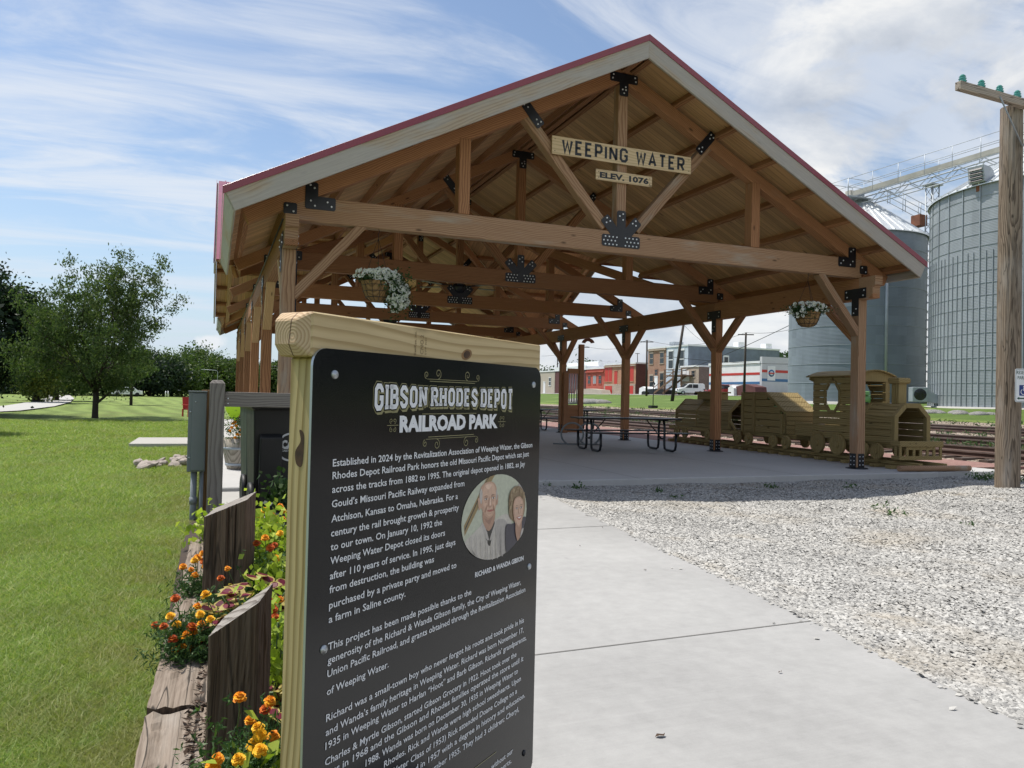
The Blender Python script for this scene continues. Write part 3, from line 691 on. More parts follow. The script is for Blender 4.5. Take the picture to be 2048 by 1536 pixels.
# decking and metal roof (each slope of the two roofs)
def slope(name, pts, t0, t1, mat, grow=0):
    mb = MB(); P3 = [Vector(p) for p in pts]; nv = (P3[1] - P3[0]).cross(P3[2] - P3[0]).normalized()
    if nv.z < 0: nv = -nv
    lo = [p + nv * t0 for p in P3]; hi = [p + nv * t1 for p in P3]; k = len(P3)
    up_ = (P3[1] - P3[0]).cross(P3[2] - P3[0]).z > 0
    mb.add(lo + hi, [tuple(range(k))[::-1] if up_ else tuple(range(k)), tuple(range(k, 2 * k)) if up_ else tuple(range(k, 2 * k))[::-1]] +
           [(i, (i + 1) % k, k + (i + 1) % k, k + i) if up_ else (i, k + i, k + (i + 1) % k, (i + 1) % k) for i in range(k)])
    o_ = mb.build(name, mat); loc(o_); return o_
def zxy(d): return ZR - SL * d
E = HALF
for s in (-1, 1):
    for (y0, ye) in ((YF + .03, YC - EH(s)), (YB - .03, YC + EH(s))):
        pts = [(XC + s * .002, y0, zxy(0)), (XC + s * EH(s), y0, zxy(EH(s))), (XC + s * EH(s), ye, zxy(EH(s))), (XC + s * .002, YC, zxy(0))]
        slope('ceiling_boards', pts, -.060, -.030, M['deck_y'])
        slope('metal_roof', pts, -.028, .0, M['roof_red'])
    for q in (-1, 1):
        pts = [(XC + s * CX, YC + q * .002, zxy(0)), (XC + s * CX, YC + q * E, zxy(E)), (XC + s * E, YC + q * E, zxy(E)), (XC, YC + q * .002, zxy(0))]
        slope('ceiling_boards', pts, -.060, -.030, M['deck_x']); slope('metal_roof', pts, -.028, .0, M['roof_red'])
        # standing ribs on the visible metal
        mb = MB()
        for i in range(1, 24):
            xx = i * .285
            if xx < CX: mb.bar((XC + s * xx, YC + q * .02, zxy(.02) + .018), (XC + s * xx, YC + q * min(xx, E), zxy(min(xx, E)) + .018), .03, .03)
        o_ = mb.build('roof_ribs', M['roof_red']); loc(o_)
# fascia boards and red rake trim
for (yy, sg) in ((YF, -1), (YB, 1)):
    for s in (-1, 1):
        a, b_ = Vector((XC + s * .0, yy, zxy(0) - .055)), Vector((XC + s * (EH(s) + .02), yy, zxy(EH(s) + .02) - .055))
        nrm = Vector((s * math.sin(AS), 0, math.cos(AS)))
        hh = .285; c = -nrm * hh / 2 - nrm * .0
        mb = MB().prism([(0, zxy(0) - .05), (s * (EH(s) + .02), zxy(EH(s) + .02) - .05), (s * (EH(s) + .02 - .128), zxy(EH(s) + .02) - .05 - .249), (0, zxy(0) - .05 - .315)], (XC, yy + .02, 0), (1, 0, 0), (0, 0, 1), (0, -.04, 0))
        cc_ = (Vector((XC, yy, zxy(0) - .2075)) + Vector((XC + s * (EH(s) + .02), yy, zxy(EH(s) + .02) - .2075))) / 2
        # own axis along the board so that the grain follows it
        ang = math.atan2(-s * SL, 1) if s > 0 else math.atan2(SL, 1)
        T_ = Matrix.Translation(cc_) @ Matrix.Rotation(-ang if s > 0 else -ang, 4, 'Y')
        Ti = T_.inverted(); mb.v = [tuple(Ti @ Vector(v)) for v in mb.v]
        o_ = mb.build('fascia_board', M['fascia'], bevel=.004); o_.parent = PV; o_.matrix_local = PV.matrix_basis.inverted() @ T_
        mb = MB().prism([(0, zxy(0) + .022), (s * (EH(s) + .05), zxy(EH(s) + .05) + .022), (s * (EH(s) + .05), zxy(EH(s) + .05) - .082), (0, zxy(0) - .082)], (XC, yy + sg * .022 - .0, 0), (1, 0, 0), (0, 0, 1), (0, sg * .012, 0))
        mb.prism([(0, zxy(0) + .022), (s * (EH(s) + .05), zxy(EH(s) + .05) + .022), (s * (EH(s) + .05), zxy(EH(s) + .05) + .006), (0, zxy(0) + .006)], (XC, yy + sg * .02, 0), (1, 0, 0), (0, 0, 1), (0, -sg * .15, 0))
        o_ = mb.build('rake_trim', M['roof_red'], bevel=.002); loc(o_)
for s in (-1, 1):
    for (y0, y1) in ((YF + .02, YC - E + .05), (YC + E - .05, YB - .02)):
        nv_ = (s * math.sin(AS), 0, math.cos(AS)); ex_, ez_ = XC + s * (EH(s) + .022 - .145 * math.sin(AS)), zxy(EH(s)) - .055 - .145 * math.cos(AS); pb('eave_board', (ex_, y0, ez_), (ex_, y1, ez_), .038, .27, M['fascia'], up=nv_)
        pb('drip_edge', (XC + s * (EH(s) + .046), y0, zxy(EH(s)) - .03), (XC + s * (EH(s) + .046), y1, zxy(EH(s)) - .03), .010, .09, M['roof_red'], bevel=0)
    for q in (-1, 1):
        X = XC + s * (CX + .025)
        pb('fascia_board', (X, YC + q * .0, zxy(0) - .19), (X, YC + q * (E + .0), zxy(E) - .19), .038, .25, M['fascia'])
        pb('rake_trim', (X + s * .024, YC, zxy(0) - .03), (X + s * .024, YC + q * (E + .03), zxy(E + .03) - .03), .010, .10, M['roof_red'], bevel=0)
# conduit down the near left post and up under the beam
mb = MB().tube([(XL + .112, YT[0] - .02, .3), (XL + .112, YT[0] - .02, 3.30)], .014, 8).tube([(XL - .115, YT[0] - .3, 3.72), (XL - .115, YT[0] + 4, 3.72), (XL - .115, YT[5], 3.72)], .012, 8)
o_ = mb.build('conduit', M['black_steel']); loc(o_)
# ------------------------------------------------------------------ information sign
SP = np.array([.1801, 1.5278, 1.3588]); SPH = .8991
SIGN = thing('info_sign', 'tall black history panel on pale yellow timber posts beside the concrete path', 'sign', (SP[0], SP[1], 0), math.pi / 2 - SPH)
SW, SH, ZT = .957, 1.219, 1.3588
def rrect(x0, z0, x1, z1, r, k=6):
    p = []
    for cx_, cz_, a0 in ((x1 - r, z1 - r, 0), (x0 + r, z1 - r, 90), (x0 + r, z0 + r, 180), (x1 - r, z0 + r, 270)):
        for i in range(k + 1): a = rad(a0 + 90 * i / k); p.append((cx_ + r * math.cos(a), cz_ + r * math.sin(a)))
    return p
pn_ = MB().prism(rrect(0, ZT - SH, SW, ZT, .036), (0, 0, 0), (1, 0, 0), (0, 0, 1), (0, .006, 0), 0, 1).build('panel', [M['panel'], M['galv']], SIGN)
# timbers behind the panel
for x in (.030 + .044, SW - .046):
    MB().box((x - .044, .0062, -.35), (x + .044, .095, ZT - .018)).build('post', M['treated_v'], SIGN, .004)
bm_ = beam('crossbeam', (.0, .0505, ZT + .0265), (SW + .0045, .0505, ZT + .0265), .089, .0885, M['treated'], SIGN, bevel=.003)
bm_.matrix_local = Matrix.Translation(((SW - .032) / 2, .0505, ZT + .0265))
mb = MB(); L0 = (SW + .032) / 2 + .005
bm_.data.clear_geometry(); h_ = .0443; e = .016; ib = .029
xl, xr_ = .002 - (SW - .032) / 2, SW + .005 - (SW - .032) / 2
vs_ = [(xr_, -h_, -h_), (xr_, h_, -h_), (xr_, h_, h_), (xr_, -h_, h_), (xl, -h_, -h_), (xl, h_, -h_), (xl, h_, h_), (xl, -h_, h_),
       (xl - e, -h_ + ib, -h_ + .024), (xl - e, h_, -h_ + .024), (xl - e, h_, h_ - .016), (xl - e, -h_ + ib, h_ - .016)]
bm_.data.from_pydata(vs_, [], [(0, 1, 2, 3), (0, 4, 5, 1), (1, 5, 6, 2), (2, 6, 7, 3), (3, 7, 4, 0), (4, 8, 9, 5), (5, 9, 10, 6), (6, 10, 11, 7), (7, 11, 8, 4), (8, 11, 10, 9)])
bm_.data.materials.append(M['endgrain']); bm_.data.polygons.foreach_set('material_index', [0] * 5 + [1] * 5)
def flat(name, items, mats, y=-.0012, parent=None):
    """printed layers: list of (V2, F, u, z, mat index)"""
    mb = MB()
    for V, F, u, z, mi in items: mb.add([(u + a, y - .0003 * mi, z + b_) for a, b_ in V], F, mi)
    return mb.build(name, mats, parent or SIGN)
def T(s, u, v, width=None, cap=.0145, **k): V, F = text2d(s, width, cap=cap, **k); return (V, F, u, ZT - v, 0)
body = [("Established in 2024 by the Revitalization Association of Weeping Water, the Gibson", .2384, .909), ("Rhodes Depot Railroad Park honors the old Missouri Pacific Depot which sat just", .2642, .889),
        ("across the tracks from 1882 to 1995. The original depot opened in 1882, as Jay", .2921, .866), ("Gould\u2019s Missouri Pacific Railway expanded from", .3215, .546),
        ("Atchison, Kansas to Omaha, Nebraska. For a", .3515, .517), ("century the rail brought growth & prosperity", .3805, .523), ("to our town. On January 10, 1992 the", .4085, .450),
        ("Weeping Water Depot closed its doors", .4366, .464), ("after 110 years of service. In 1995, just days", .4670, .511), ("from destruction, the building was", .4945, .420),
        ("purchased by a private party and moved to", .5260, .518), ("a farm in Saline county.", .5545, .311),
        ("This project has been made possible thanks to the", .6095, .591), ("generosity of the Richard & Wanda Gibson family, the City of Weeping Water,", .6370, .857),
        ("Union Pacific Railroad, and grants obtained through the Revitalization Association", .6640, .885), ("of Weeping Water.", .7000, .256),
        ("Richard was a small-town boy who never forgot his roots and took pride in his", .7530, .880), ("and Wanda\u2019s family heritage in Weeping Water. Richard was born November 17,", .7815, .879),
        ("1935 in Weeping Water to Harlan \u201cHoot\u201d and Barb Gibson. Richards\u2019 grandparents,", .8090, .898), ("Charles & Myrtle Gibson, started Gibson Grocery in 1922. Hoot took over the", .8415, .840)]
it = [T(s, .0615, v, r - .0615, .0146, bold=.012) for s, v, r in body]
for s, v, r in (("iness in 1968 and the Gibson and Rhodes families operated the store until it", .866, .882), ("1988. Wanda was born on December 30, 1935 in Weeping Water to", .893, .851), ("Rhodes. Rick and Wanda were high school sweethearts. Upon", .921, .870),
                ("Water Class of 1953) Rick attended Doane College on a", .950, .848), ("ated in 1957 with a degree in history and education.", .978, .897), ("ecember 1955. They had 3 children: Cheryl,", 1.007, .862),
                ("without our", 1.116, .832), ("experts.", 1.1415, .8245)):
    n_ = len(s); V, F = text2d(s, .0109 * n_ * 1.0, cap=.0146, bold=.012, align='RIGHT'); it.append((V, F, r, ZT - v, 0))
it.append(T("RICHARD & WANDA GIBSON", .607, .5685, .263, .0128, bold=.03))
flat('body_text', it, [M['letter_white']])
# titles built as strokes: slab-serifed block letters
def stroke(pts, w):
    """polyline -> mitred outline quads (2-D)"""
    V = []; F = []; P = [Vector(p) for p in pts]; k = len(P)
    for i, p in enumerate(P):
        d0 = (P[i] - P[i - 1]).normalized() if i else None; d1 = (P[i + 1] - P[i]).normalized() if i < k - 1 else None
        if d0 is None: nn = Vector((-d1.y, d1.x)); m_ = 1
        elif d1 is None: nn = Vector((-d0.y, d0.x)); m_ = 1
        else:
            nn = (Vector((-d0.y, d0.x)) + Vector((-d1.y, d1.x))).normalized(); m_ = 1 / max(.5, nn.dot(Vector((-d1.y, d1.x))))
        V += [tuple(p + nn * w / 2 * m_), tuple(p - nn * w / 2 * m_)]
    for i in range(k - 1): F.append((2 * i, 2 * i + 1, 2 * i + 3, 2 * i + 2))
    return V, F
c_ = .16
GL = {'G': (.62, [[(.62, .72), (.62, 1 - c_), (.62 - c_, 1), (c_, 1), (0, 1 - c_), (0, c_), (c_, 0), (.62 - c_, 0), (.62, c_), (.62, .46), (.36, .46)]]),
      'I': (.0, [[(0, 0), (0, 1)]]), 'B': (.56, [[(0, 0), (0, 1), (.42, 1), (.56, .87), (.56, .64), (.44, .53), (0, .53)], [(.44, .53), (.60, .40), (.60, .14), (.46, 0), (0, 0)]]),
      'S': (.58, [[(.58, .74), (.58, 1 - c_), (.58 - c_, 1), (c_, 1), (0, 1 - c_), (0, .66), (.58, .36), (.58, c_), (.58 - c_, 0), (c_, 0), (0, c_), (0, .26)]]),
      'O': (.60, [[(.3, 0), (c_, 0), (0, c_), (0, 1 - c_), (c_, 1), (.60 - c_, 1), (.60, 1 - c_), (.60, c_), (.60 - c_, 0), (.3, 0)]]),
      'N': (.62, [[(0, 0), (0, 1)], [(.0, 1), (.62, 0)], [(.62, 0), (.62, 1)]]), 'R': (.58, [[(0, 0), (0, 1), (.44, 1), (.58, .87), (.58, .61), (.44, .48), (0, .48)], [(.28, .48), (.60, 0)]]),
      'H': (.60, [[(0, 0), (0, 1)], [(.60, 0), (.60, 1)], [(0, .5), (.60, .5)]]), 'D': (.60, [[(0, .5), (0, 1), (.60 - c_, 1), (.60, 1 - c_), (.60, c_), (.60 - c_, 0), (0, 0), (0, .5)]]),
      'E': (.52, [[(.52, 1), (0, 1), (0, 0), (.52, 0)], [(0, .51), (.42, .51)]]), 'P': (.56, [[(0, 0), (0, 1), (.42, 1), (.56, .86), (.56, .56), (.42, .43), (0, .43)]]),
      'T': (.60, [[(0, 1), (.60, 1)], [(.30, 1), (.30, 0)]]), 'W': (.86, [[(0, 1), (.20, 0), (.43, .85), (.66, 0), (.86, 1)]]), 'A': (.66, [[(0, 0), (.33, 1), (.66, 0)], [(.11, .30), (.55, .30)]])}
SER = {'I': [(0, 0), (0, 1)], 'B': [(0, 0), (0, 1)], 'N': [(0, 0), (0, 1), (.62, 1)], 'R': [(0, 0), (0, 1), (.60, 0)], 'H': [(0, 0), (0, 1), (.6, 0), (.6, 1)], 'D': [(0, 0), (0, 1)], 'E': [(0, 0), (0, 1)], 'P': [(0, 0), (0, 1)], 'T': [(.3, 0)]}
def block(text, x0, width, hfun, w, gap=.30, space=.50, serif=0.0, grow=0.0):
    """returns polygons of a line of block letters; hfun(t)->(z0,z1) across the line"""
    tot = sum(GL[c][0] + w + gap if c != ' ' else space for c in text) - gap; k = width / tot; q0, q1 = hfun(.5); Hh = (q1 - q0) / k; x = w / 2; V = []; F = []
    for c in text:
        if c == ' ': x += space; continue
        gw, sts = GL[c]; polys = [stroke([(a, b_ * Hh) for a, b_ in s], w + grow) for s in sts]
        if serif:
            for a, b_ in SER.get(c, []):
                z = (.0 if b_ == 0 else 1.0); polys.append(stroke([(a - w * .5 - serif - grow / 2, z * Hh), (a + w * .5 + serif + grow / 2, z * Hh)], w * .75 + grow))
        for PV_, PF in polys:
            b0 = len(V)
            for a, b_ in PV_:
                u = (x + a) * k; z0, z1 = hfun(min(1, max(0, u / width))); V.append((x0 + u, z0 + (z1 - z0) * b_ / Hh))
            F += [tuple(b0 + i for i in f) for f in PF]
        x += gw + w + gap
    return np.array(V), F
def arch(t): b_ = .0095 * (1 - (2 * t - 1) ** 2); return (ZT - .1310 + .010 - .0105 * 0 + b_ * 1.0, ZT - .0660 - .006 - b_ * .3)
wb = .27
for nm, off, grow, mat, yy in (('title_shadow', (.004, -.0050), .17, M['letter_gold'], -.0009), ('title_outline', (0, 0), .16, M['panel'], -.0012), ('title_keyline', (0, 0), .0, M['letter_white'], -.0018)):
    V, F = block('GIBSON RHODES DEPOT', .185, .600, arch, wb, .22, .30, .055, grow)
    o_ = flat('title_' + nm.split('_')[1] if nm != 'title_keyline' else 'title_text', [(V + off, F, 0, 0, 0)], [mat], yy)
V, F = block('GIBSON RHODES DEPOT', .185, .600, arch, wb, .22, .30, .055, .25)
flat('title_border', [(V, F, 0, 0, 0)], [M['letter_gold']], -.0006)
flat('subtitle_text', [T("RAILROAD PARK", .274, .1735, .431, .0335, bold=.055)], [M['letter_white']])
# scrolls and rules
def spiral(cx_, cz_, r, turns, dirn, a0): return [(cx_ + r * (1 - .8 * t) * math.cos(a0 + dirn * turns * 2 * math.pi * t), cz_ + r * (1 - .8 * t) * math.sin(a0 + dirn * turns * 2 * math.pi * t)) for t in [i / 22 for i in range(23)]]
orn = []
def ln(pts, w=.0016): V, F = stroke(pts, w); orn.append((V, F, 0, ZT, 0))
for v, sg in ((-.0560, 1), (-.1900, -1)):
    ln([(.385, v), (.585, v)]); ln([(.375, v + .005 * sg), (.595, v + .005 * sg)], .0012)
    for cx_, r, d_ in ((.420, .013, 1), (.372, .009, -1), (.550, .013, -1), (.598, .009, 1)):
        ln(spiral(cx_, v + sg * (.006 + r), r, 1.35, d_ * sg, -math.pi / 2 * sg), .0017)
ln([(.358, -.1345), (.595, -.1345)], .0015)
for cx_ in (.250, .728):
    ln([(cx_ - .020, -.159), (cx_ + .020, -.159)], .0013)
    for a, b_ in ((-1, 1), (1, 1), (-1, -1), (1, -1)): ln(spiral(cx_ + a * .006, -.159 + b_ * .010, .0062, 1.2, a * b_, -math.pi / 2 * b_), .0013)
ln([(.52, -1.077), (.738, -1.077)], .002)
flat('scroll_ornament', orn, [M['letter_gold']])
# printed oval portrait of a couple (flat colours)
def ell(cx_, cz_, a, b_, k=40, rot_=0.0, p0=0, p1=1):
    c, s = math.cos(rot_), math.sin(rot_); P = []
    for i in range(k): t = 2 * math.pi * i / k; x, z = a * math.cos(t), b_ * math.sin(t); P.append((cx_ + c * x - s * z, cz_ + s * x + c * z))
    return P
OVC, OVA, OVB = (.709, -.4200), .1735, .1160
def inside(P):
    o = []
    for x, z in P:
        d = math.hypot((x - OVC[0]) / OVA, (z - OVC[1]) / OVB)
        if d > .995: x, z = OVC[0] + (x - OVC[0]) / d * .995, OVC[1] + (z - OVC[1]) / d * .995
        o.append((x, z))
    return o
pc = dict(wall=(.36, .38, .30), plank=(.22, .16, .075), dark=(.035, .033, .03), skin=(.455, .305, .225), skin2=(.315, .19, .135), shirt=(.40, .375, .335), shirt2=(.30, .28, .26), navy=(.045, .042, .055), hair=(.19, .135, .08), hair2=(.27, .205, .125), lip=(.30, .11, .09), eye=(.07, .05, .045), hl=(.55, .40, .31), grey=(.36, .335, .31), mid=(.385, .245, .175), fold=(.245, .145, .105), white=(.52, .50, .47), hair3=(.225, .165, .10))
pm = {k: plain('print_' + k, tuple(min(.9, x * 1.45) for x in c), .35, 0, .10, 90) for k, c in pc.items()}; keys = list(pc); por = MB(); lay = [0]
def ly(P, k, clip=True):
    if clip: P = inside(P)
    # densify long edges before clipping so that the oval edge stays round
    lay[0] += 1; por.add([(x, -.0011 - .00006 * lay[0], ZT + z) for x, z in P], [tuple(range(len(P)))], keys.index(k))
def dense(P, k=10): return [(P[i][0] + (P[(i + 1) % len(P)][0] - P[i][0]) * j / k, P[i][1] + (P[(i + 1) % len(P)][1] - P[i][1]) * j / k) for i in range(len(P)) for j in range(k)]
def blob(pts, k=6):
    """closed smooth curve through the points"""
    P = []; n_ = len(pts)
    for i in range(n_):
        p0, p1, p2, p3 = [Vector(pts[(i + j - 1) % n_]) for j in range(4)]
        for j in range(k):
            t = j / k; P.append(tuple(.5 * ((2 * p1) + (p2 - p0) * t + (2 * p0 - 5 * p1 + 4 * p2 - p3) * t * t + (3 * p1 - p0 - 3 * p2 + p3) * t ** 3)))
    return P
ly(ell(*OVC, OVA, OVB), 'wall')
ly(dense([(.545, -.385), (.565, -.330), (.640, -.330), (.560, -.425), (.540, -.420)]), 'wall')
ly(dense([(.548, -.425), (.665, -.298), (.698, -.302), (.552, -.452)]), 'plank'); ly(dense([(.552, -.433), (.662, -.306), (.668, -.303), (.552, -.440)]), 'dark')
ly(dense([(.845, -.330), (.875, -.372), (.856, -.385), (.826, -.345)]), 'shirt2')
ly(blob([(.552, -.475), (.600, -.448), (.640, -.432), (.690, -.430), (.745, -.420), (.785, -.430), (.800, -.49), (.79, -.535), (.700, -.545), (.620, -.53)]), 'shirt')
ly(blob([(.700, -.44), (.735, -.43), (.770, -.45), (.775, -.53), (.735, -.535), (.715, -.49)]), 'shirt2')
ly(blob([(.640, -.437), (.664, -.445), (.700, -.432), (.688, -.475), (.676, -.497), (.658, -.475)]), 'dark'); ly(blob([(.632, -.430), (.650, -.44), (.672, -.478), (.655, -.470)]), 'grey'); ly(blob([(.708, -.428), (.700, -.44), (.676, -.48), (.694, -.472)]), 'grey')
ly(blob([(.640, -.395), (.695, -.395), (.700, -.428), (.672, -.455), (.643, -.432)]), 'skin2'); ly(blob([(.646, -.418), (.668, -.424), (.690, -.416), (.672, -.437)]), 'fold')
# man: head, greying temples, ears, shading, features
ly(blob([(.663, -.3205), (.694, -.327), (.709, -.350), (.708, -.380), (.696, -.408), (.676, -.4195), (.652, -.412), (.631, -.390), (.6185, -.358), (.629, -.330)]), 'mid')
ly(blob([(.664, -.3235), (.690, -.330), (.702, -.350), (.701, -.380), (.690, -.405), (.676, -.415), (.657, -.408), (.642, -.388), (.633, -.358), (.641, -.332)]), 'skin')
ly(blob([(.611, -.364), (.621, -.360), (.628, -.384), (.618, -.392)], 4), 'mid'); ly(blob([(.709, -.364), (.7155, -.362), (.714, -.384), (.706, -.388)], 4), 'skin2')
ly(blob([(.6185, -.352), (.626, -.336), (.634, -.350), (.630, -.376), (.623, -.370)], 4), 'grey'); ly(blob([(.704, -.345), (.711, -.356), (.709, -.374), (.704, -.366)], 4), 'grey'); ly(blob([(.646, -.331), (.662, -.327), (.680, -.331), (.664, -.341)], 5), 'hl')
for ex, sg in ((.652, 1), (.688, -1)):
    ly(ell(ex, -.3655, .0105, .0062, 16), 'mid'); ly(blob([(ex - .011, -.3600), (ex, -.3565), (ex + .011, -.3600), (ex, -.3592)], 3), 'fold'); ly(ell(ex, -.3668, .0072, .0024, 12), 'white'); ly(ell(ex + .0005, -.3668, .0030, .0026, 10), 'eye'); ly(blob([(ex - .008, -.3645), (ex, -.3632), (ex + .008, -.3645), (ex, -.3640)], 3), 'eye'); ly(blob([(ex - .008, -.3735), (ex, -.3755), (ex + .008, -.3735), (ex, -.3742)], 3), 'skin2')
ly(blob([(.669, -.364), (.675, -.364), (.682, -.384), (.676, -.3885), (.664, -.386)], 4), 'mid'); ly(blob([(.671, -.366), (.674, -.366), (.677, -.383), (.670, -.384)], 4), 'hl'); ly(blob([(.663, -.386), (.672, -.389), (.682, -.3865), (.672, -.3915)], 4), 'skin2')
ly(blob([(.656, -.386), (.660, -.384), (.650, -.402), (.648, -.399)], 3), 'skin2'); ly(blob([(.687, -.385), (.690, -.386), (.697, -.401), (.694, -.403)], 3), 'skin2')
ly(blob([(.656, -.3985), (.673, -.3970), (.691, -.4000), (.674, -.4030)], 4), 'lip'); ly(blob([(.660, -.407), (.675, -.4075), (.688, -.406), (.675, -.4095)], 3), 'mid')
ly(blob([(.760, -.455), (.800, -.452), (.858, -.440), (.873, -.450), (.84, -.50), (.79, -.54), (.765, -.53)]), 'navy')
# woman: curly hair in tufts, face, smile
ly(blob([(.772, -.388), (.778, -.362), (.803, -.347), (.838, -.350), (.862, -.373), (.868, -.408), (.858, -.438), (.82, -.450), (.780, -.430)]), 'hair')
rh = random.Random(5)
for i in range(30):
    t = rh.uniform(-.3, 3.5); r = rh.uniform(.6, 1.0); cx_, cz_ = .820 + .044 * r * math.cos(t), -.392 + .042 * r * math.sin(t); ly(ell(cx_, cz_, rh.uniform(.005, .010), rh.uniform(.003, .006), 10, rh.uniform(0, 3)), ('hair2', 'hair', 'hair3')[i % 3])
ly(blob([(.799, -.386), (.828, -.377), (.852, -.392), (.856, -.42), (.847, -.452), (.832, -.4675), (.812, -.457), (.797, -.425)]), 'mid'); ly(blob([(.806, -.388), (.828, -.381), (.846, -.394), (.850, -.42), (.842, -.448), (.831, -.461), (.817, -.452), (.805, -.425)]), 'skin')
ly(blob([(.812, -.452), (.832, -.466), (.846, -.452), (.842, -.500), (.825, -.505), (.812, -.48)]), 'skin2'); ly(blob([(.805, -.425), (.817, -.452), (.831, -.461), (.842, -.448), (.848, -.43), (.83, -.41)]), 'skin')
for ex in (.8155, .8415): ly(blob([(ex - .009, -.4030), (ex, -.4005), (ex + .008, -.4035), (ex, -.4024)], 3), 'hair'); ly(ell(ex, -.4095, .0085, .0048, 14), 'mid'); ly(ell(ex, -.4100, .0062, .0020, 12), 'white'); ly(ell(ex, -.4100, .0026, .0023, 10), 'eye'); ly(blob([(ex - .007, -.4085), (ex, -.4072), (ex + .007, -.4088), (ex, -.4080)], 3), 'eye')
ly(blob([(.828, -.409), (.832, -.409), (.838, -.4245), (.832, -.4275), (.825, -.4255)], 4), 'mid'); ly(blob([(.829, -.411), (.8315, -.411), (.833, -.423), (.829, -.4235)], 4), 'hl')
ly(blob([(.814, -.4355), (.831, -.4345), (.847, -.4345), (.832, -.4455)], 5), 'lip'); ly(blob([(.819, -.4368), (.831, -.4360), (.843, -.4360), (.832, -.4405)], 5), 'white')
ly(blob([(.842, -.478), (.856, -.472), (.850, -.497), (.838, -.503)], 4), 'grey')
for i in range(7): x_ = .575 + i * .026; ly(dense([(x_, -.455 - .004 * (i < 2)), (x_ + .002, -.455), (x_ + .006 + .002 * i * .3, -.535), (x_ + .003, -.535)], 3), 'shirt2')
por.build('portrait_print', [pm[k] for k in keys], SIGN)
for u, v in ((.0607, .0519), (.910, .0515), (.050, .6045), (.907, .5943), (.046, 1.16), (.9014, 1.1445)):
    MB().lathe([(0, -.0050), (.0040, -.0052), (.0044, -.0035), (.0085, -.0032), (.0092, -.0008), (.0092, 0)], 18, (u, 0, ZT - v), 'Y').build('screw', M['galv'] if v < .65 else M['black_steel'], SIGN)
# mill stamp and knots on the timber
def stamp(s, u, v, h, L):
    V, F = text2d(s, L, cap=h); return ([(-b_, a) for a, b_ in V], F, u, ZT - v, 0)
yb = .0062 - .0006
flat('mill_stamp', [stamp('KenKee, Inc.', .338, -.004, .0085, .056), stamp('CNO.2', .366, -.007, .0125, .046), stamp('SYP KD', .378, -.006, .006, .042)], [M['ink']], .0055)
mb = MB()
for a, b_, mi, yy in ((.025, .0135, 1, .0056), (.0155, .0098, 0, .0052)):
    P = ell(.553, .018, a, b_, 26, .25); mb.add([(x, yy, ZT + z) for x, z in P], [tuple(range(len(P)))], mi)
mb.build('knot', [M['knot'], M['knot_ring']], SIGN)
P = blob([(0, .035), (.012, .030), (.014, .008), (.010, -.03), (-.006, -.028), (-.010, -.005), (.004, .015)]); mb = MB()
mb.add([(.0295, .062 - x, ZT - .205 + z * 1.1) for x, z in P], [tuple(range(len(P)))[::-1]], 0); mb.build('knot', [M['knot']], SIGN)

# ------------------------------------------------------------------ name boards on the front truss
yb = YT[0] - .095
def board(name, x0, z0, x1, z1, label, y, letters):
    t = thing(name, label, 'sign', ((x0 + x1) / 2, y - .012, z0))
    w, h = x1 - x0, z1 - z0
    b_ = MB().box((-w / 2, -.012, 0), (w / 2, .012, h)).build('board', M['signboard'], t, .003)
    for V, F in letters(w, h): MB().add([(a, -.0135, c) for a, c in V], F, 0).build('lettering', M['letter_black'], t)
    mb = MB()
    for x in (-w / 2 + .05, w / 2 - .05):
        for z in (.07 * h + .03, h * .93 - .03): mb.ball((x, -.013, z), .008, 6, 4)
    mb.build('screws', M['black_steel'], t); return t
def ww(w, h):
    V, F = block('WEEPING WATER', 0, w * .885, lambda t: (h * .17, h * .83), .24, .22, .62); V[:, 0] += -w / 2 + w * .064; cut = w * .035
    return [(V, [f for f in F if (V[f[0]][0] < cut) == q]) for q in (True, False)]
def el(w, h):
    V, F = text2d('ELEV. 1076', w * .87, cap=h * .50, bold=.045); return [(V + [-w * .435, h * .24], F)]
board('station_name_board', 5.082, 5.292, 7.794, 5.594, 'long pale plank with the large WEEPING WATER lettering across the front truss', yb - .022, ww)
board('elevation_board', 5.909, 4.972, 7.008, 5.153, 'short pale plank reading ELEV. 1076 on the king post', yb - .008, el)
# ------------------------------------------------------------------ hanging flower baskets
def qt(n_): v = RNG.normal(size=(n_, 3)); return v / np.linalg.norm(v, axis=1)[:, None]
def leaves_np(C, size, asp=.5, up=.3, tri=False, droop=0.0, rng=RNG):
    """one leaf-shaped quad per centre, random orientation"""
    n_ = len(C); a = rng.normal(size=(n_, 3)); a[:, 2] += up - droop; a /= np.linalg.norm(a, axis=1)[:, None]
    t = rng.normal(size=(n_, 3)); t[:, 2] *= .6; b_ = np.cross(a, t); b_ /= np.linalg.norm(b_, axis=1)[:, None] + 1e-9
    s = (size * rng.uniform(.65, 1.35, n_))[:, None]
    V = np.empty((n_, 4, 3)); V[:, 0] = C - a * s * .5; V[:, 1] = C + b_ * s * asp * .5; V[:, 2] = C + a * s * .5; V[:, 3] = C - b_ * s * asp * .5
    nn = np.cross(a, b_); V[:, 1] += nn * s * .08; V[:, 3] += nn * s * .08
    return V.reshape(-1, 3), np.arange(n_ * 4).reshape(-1, 4)
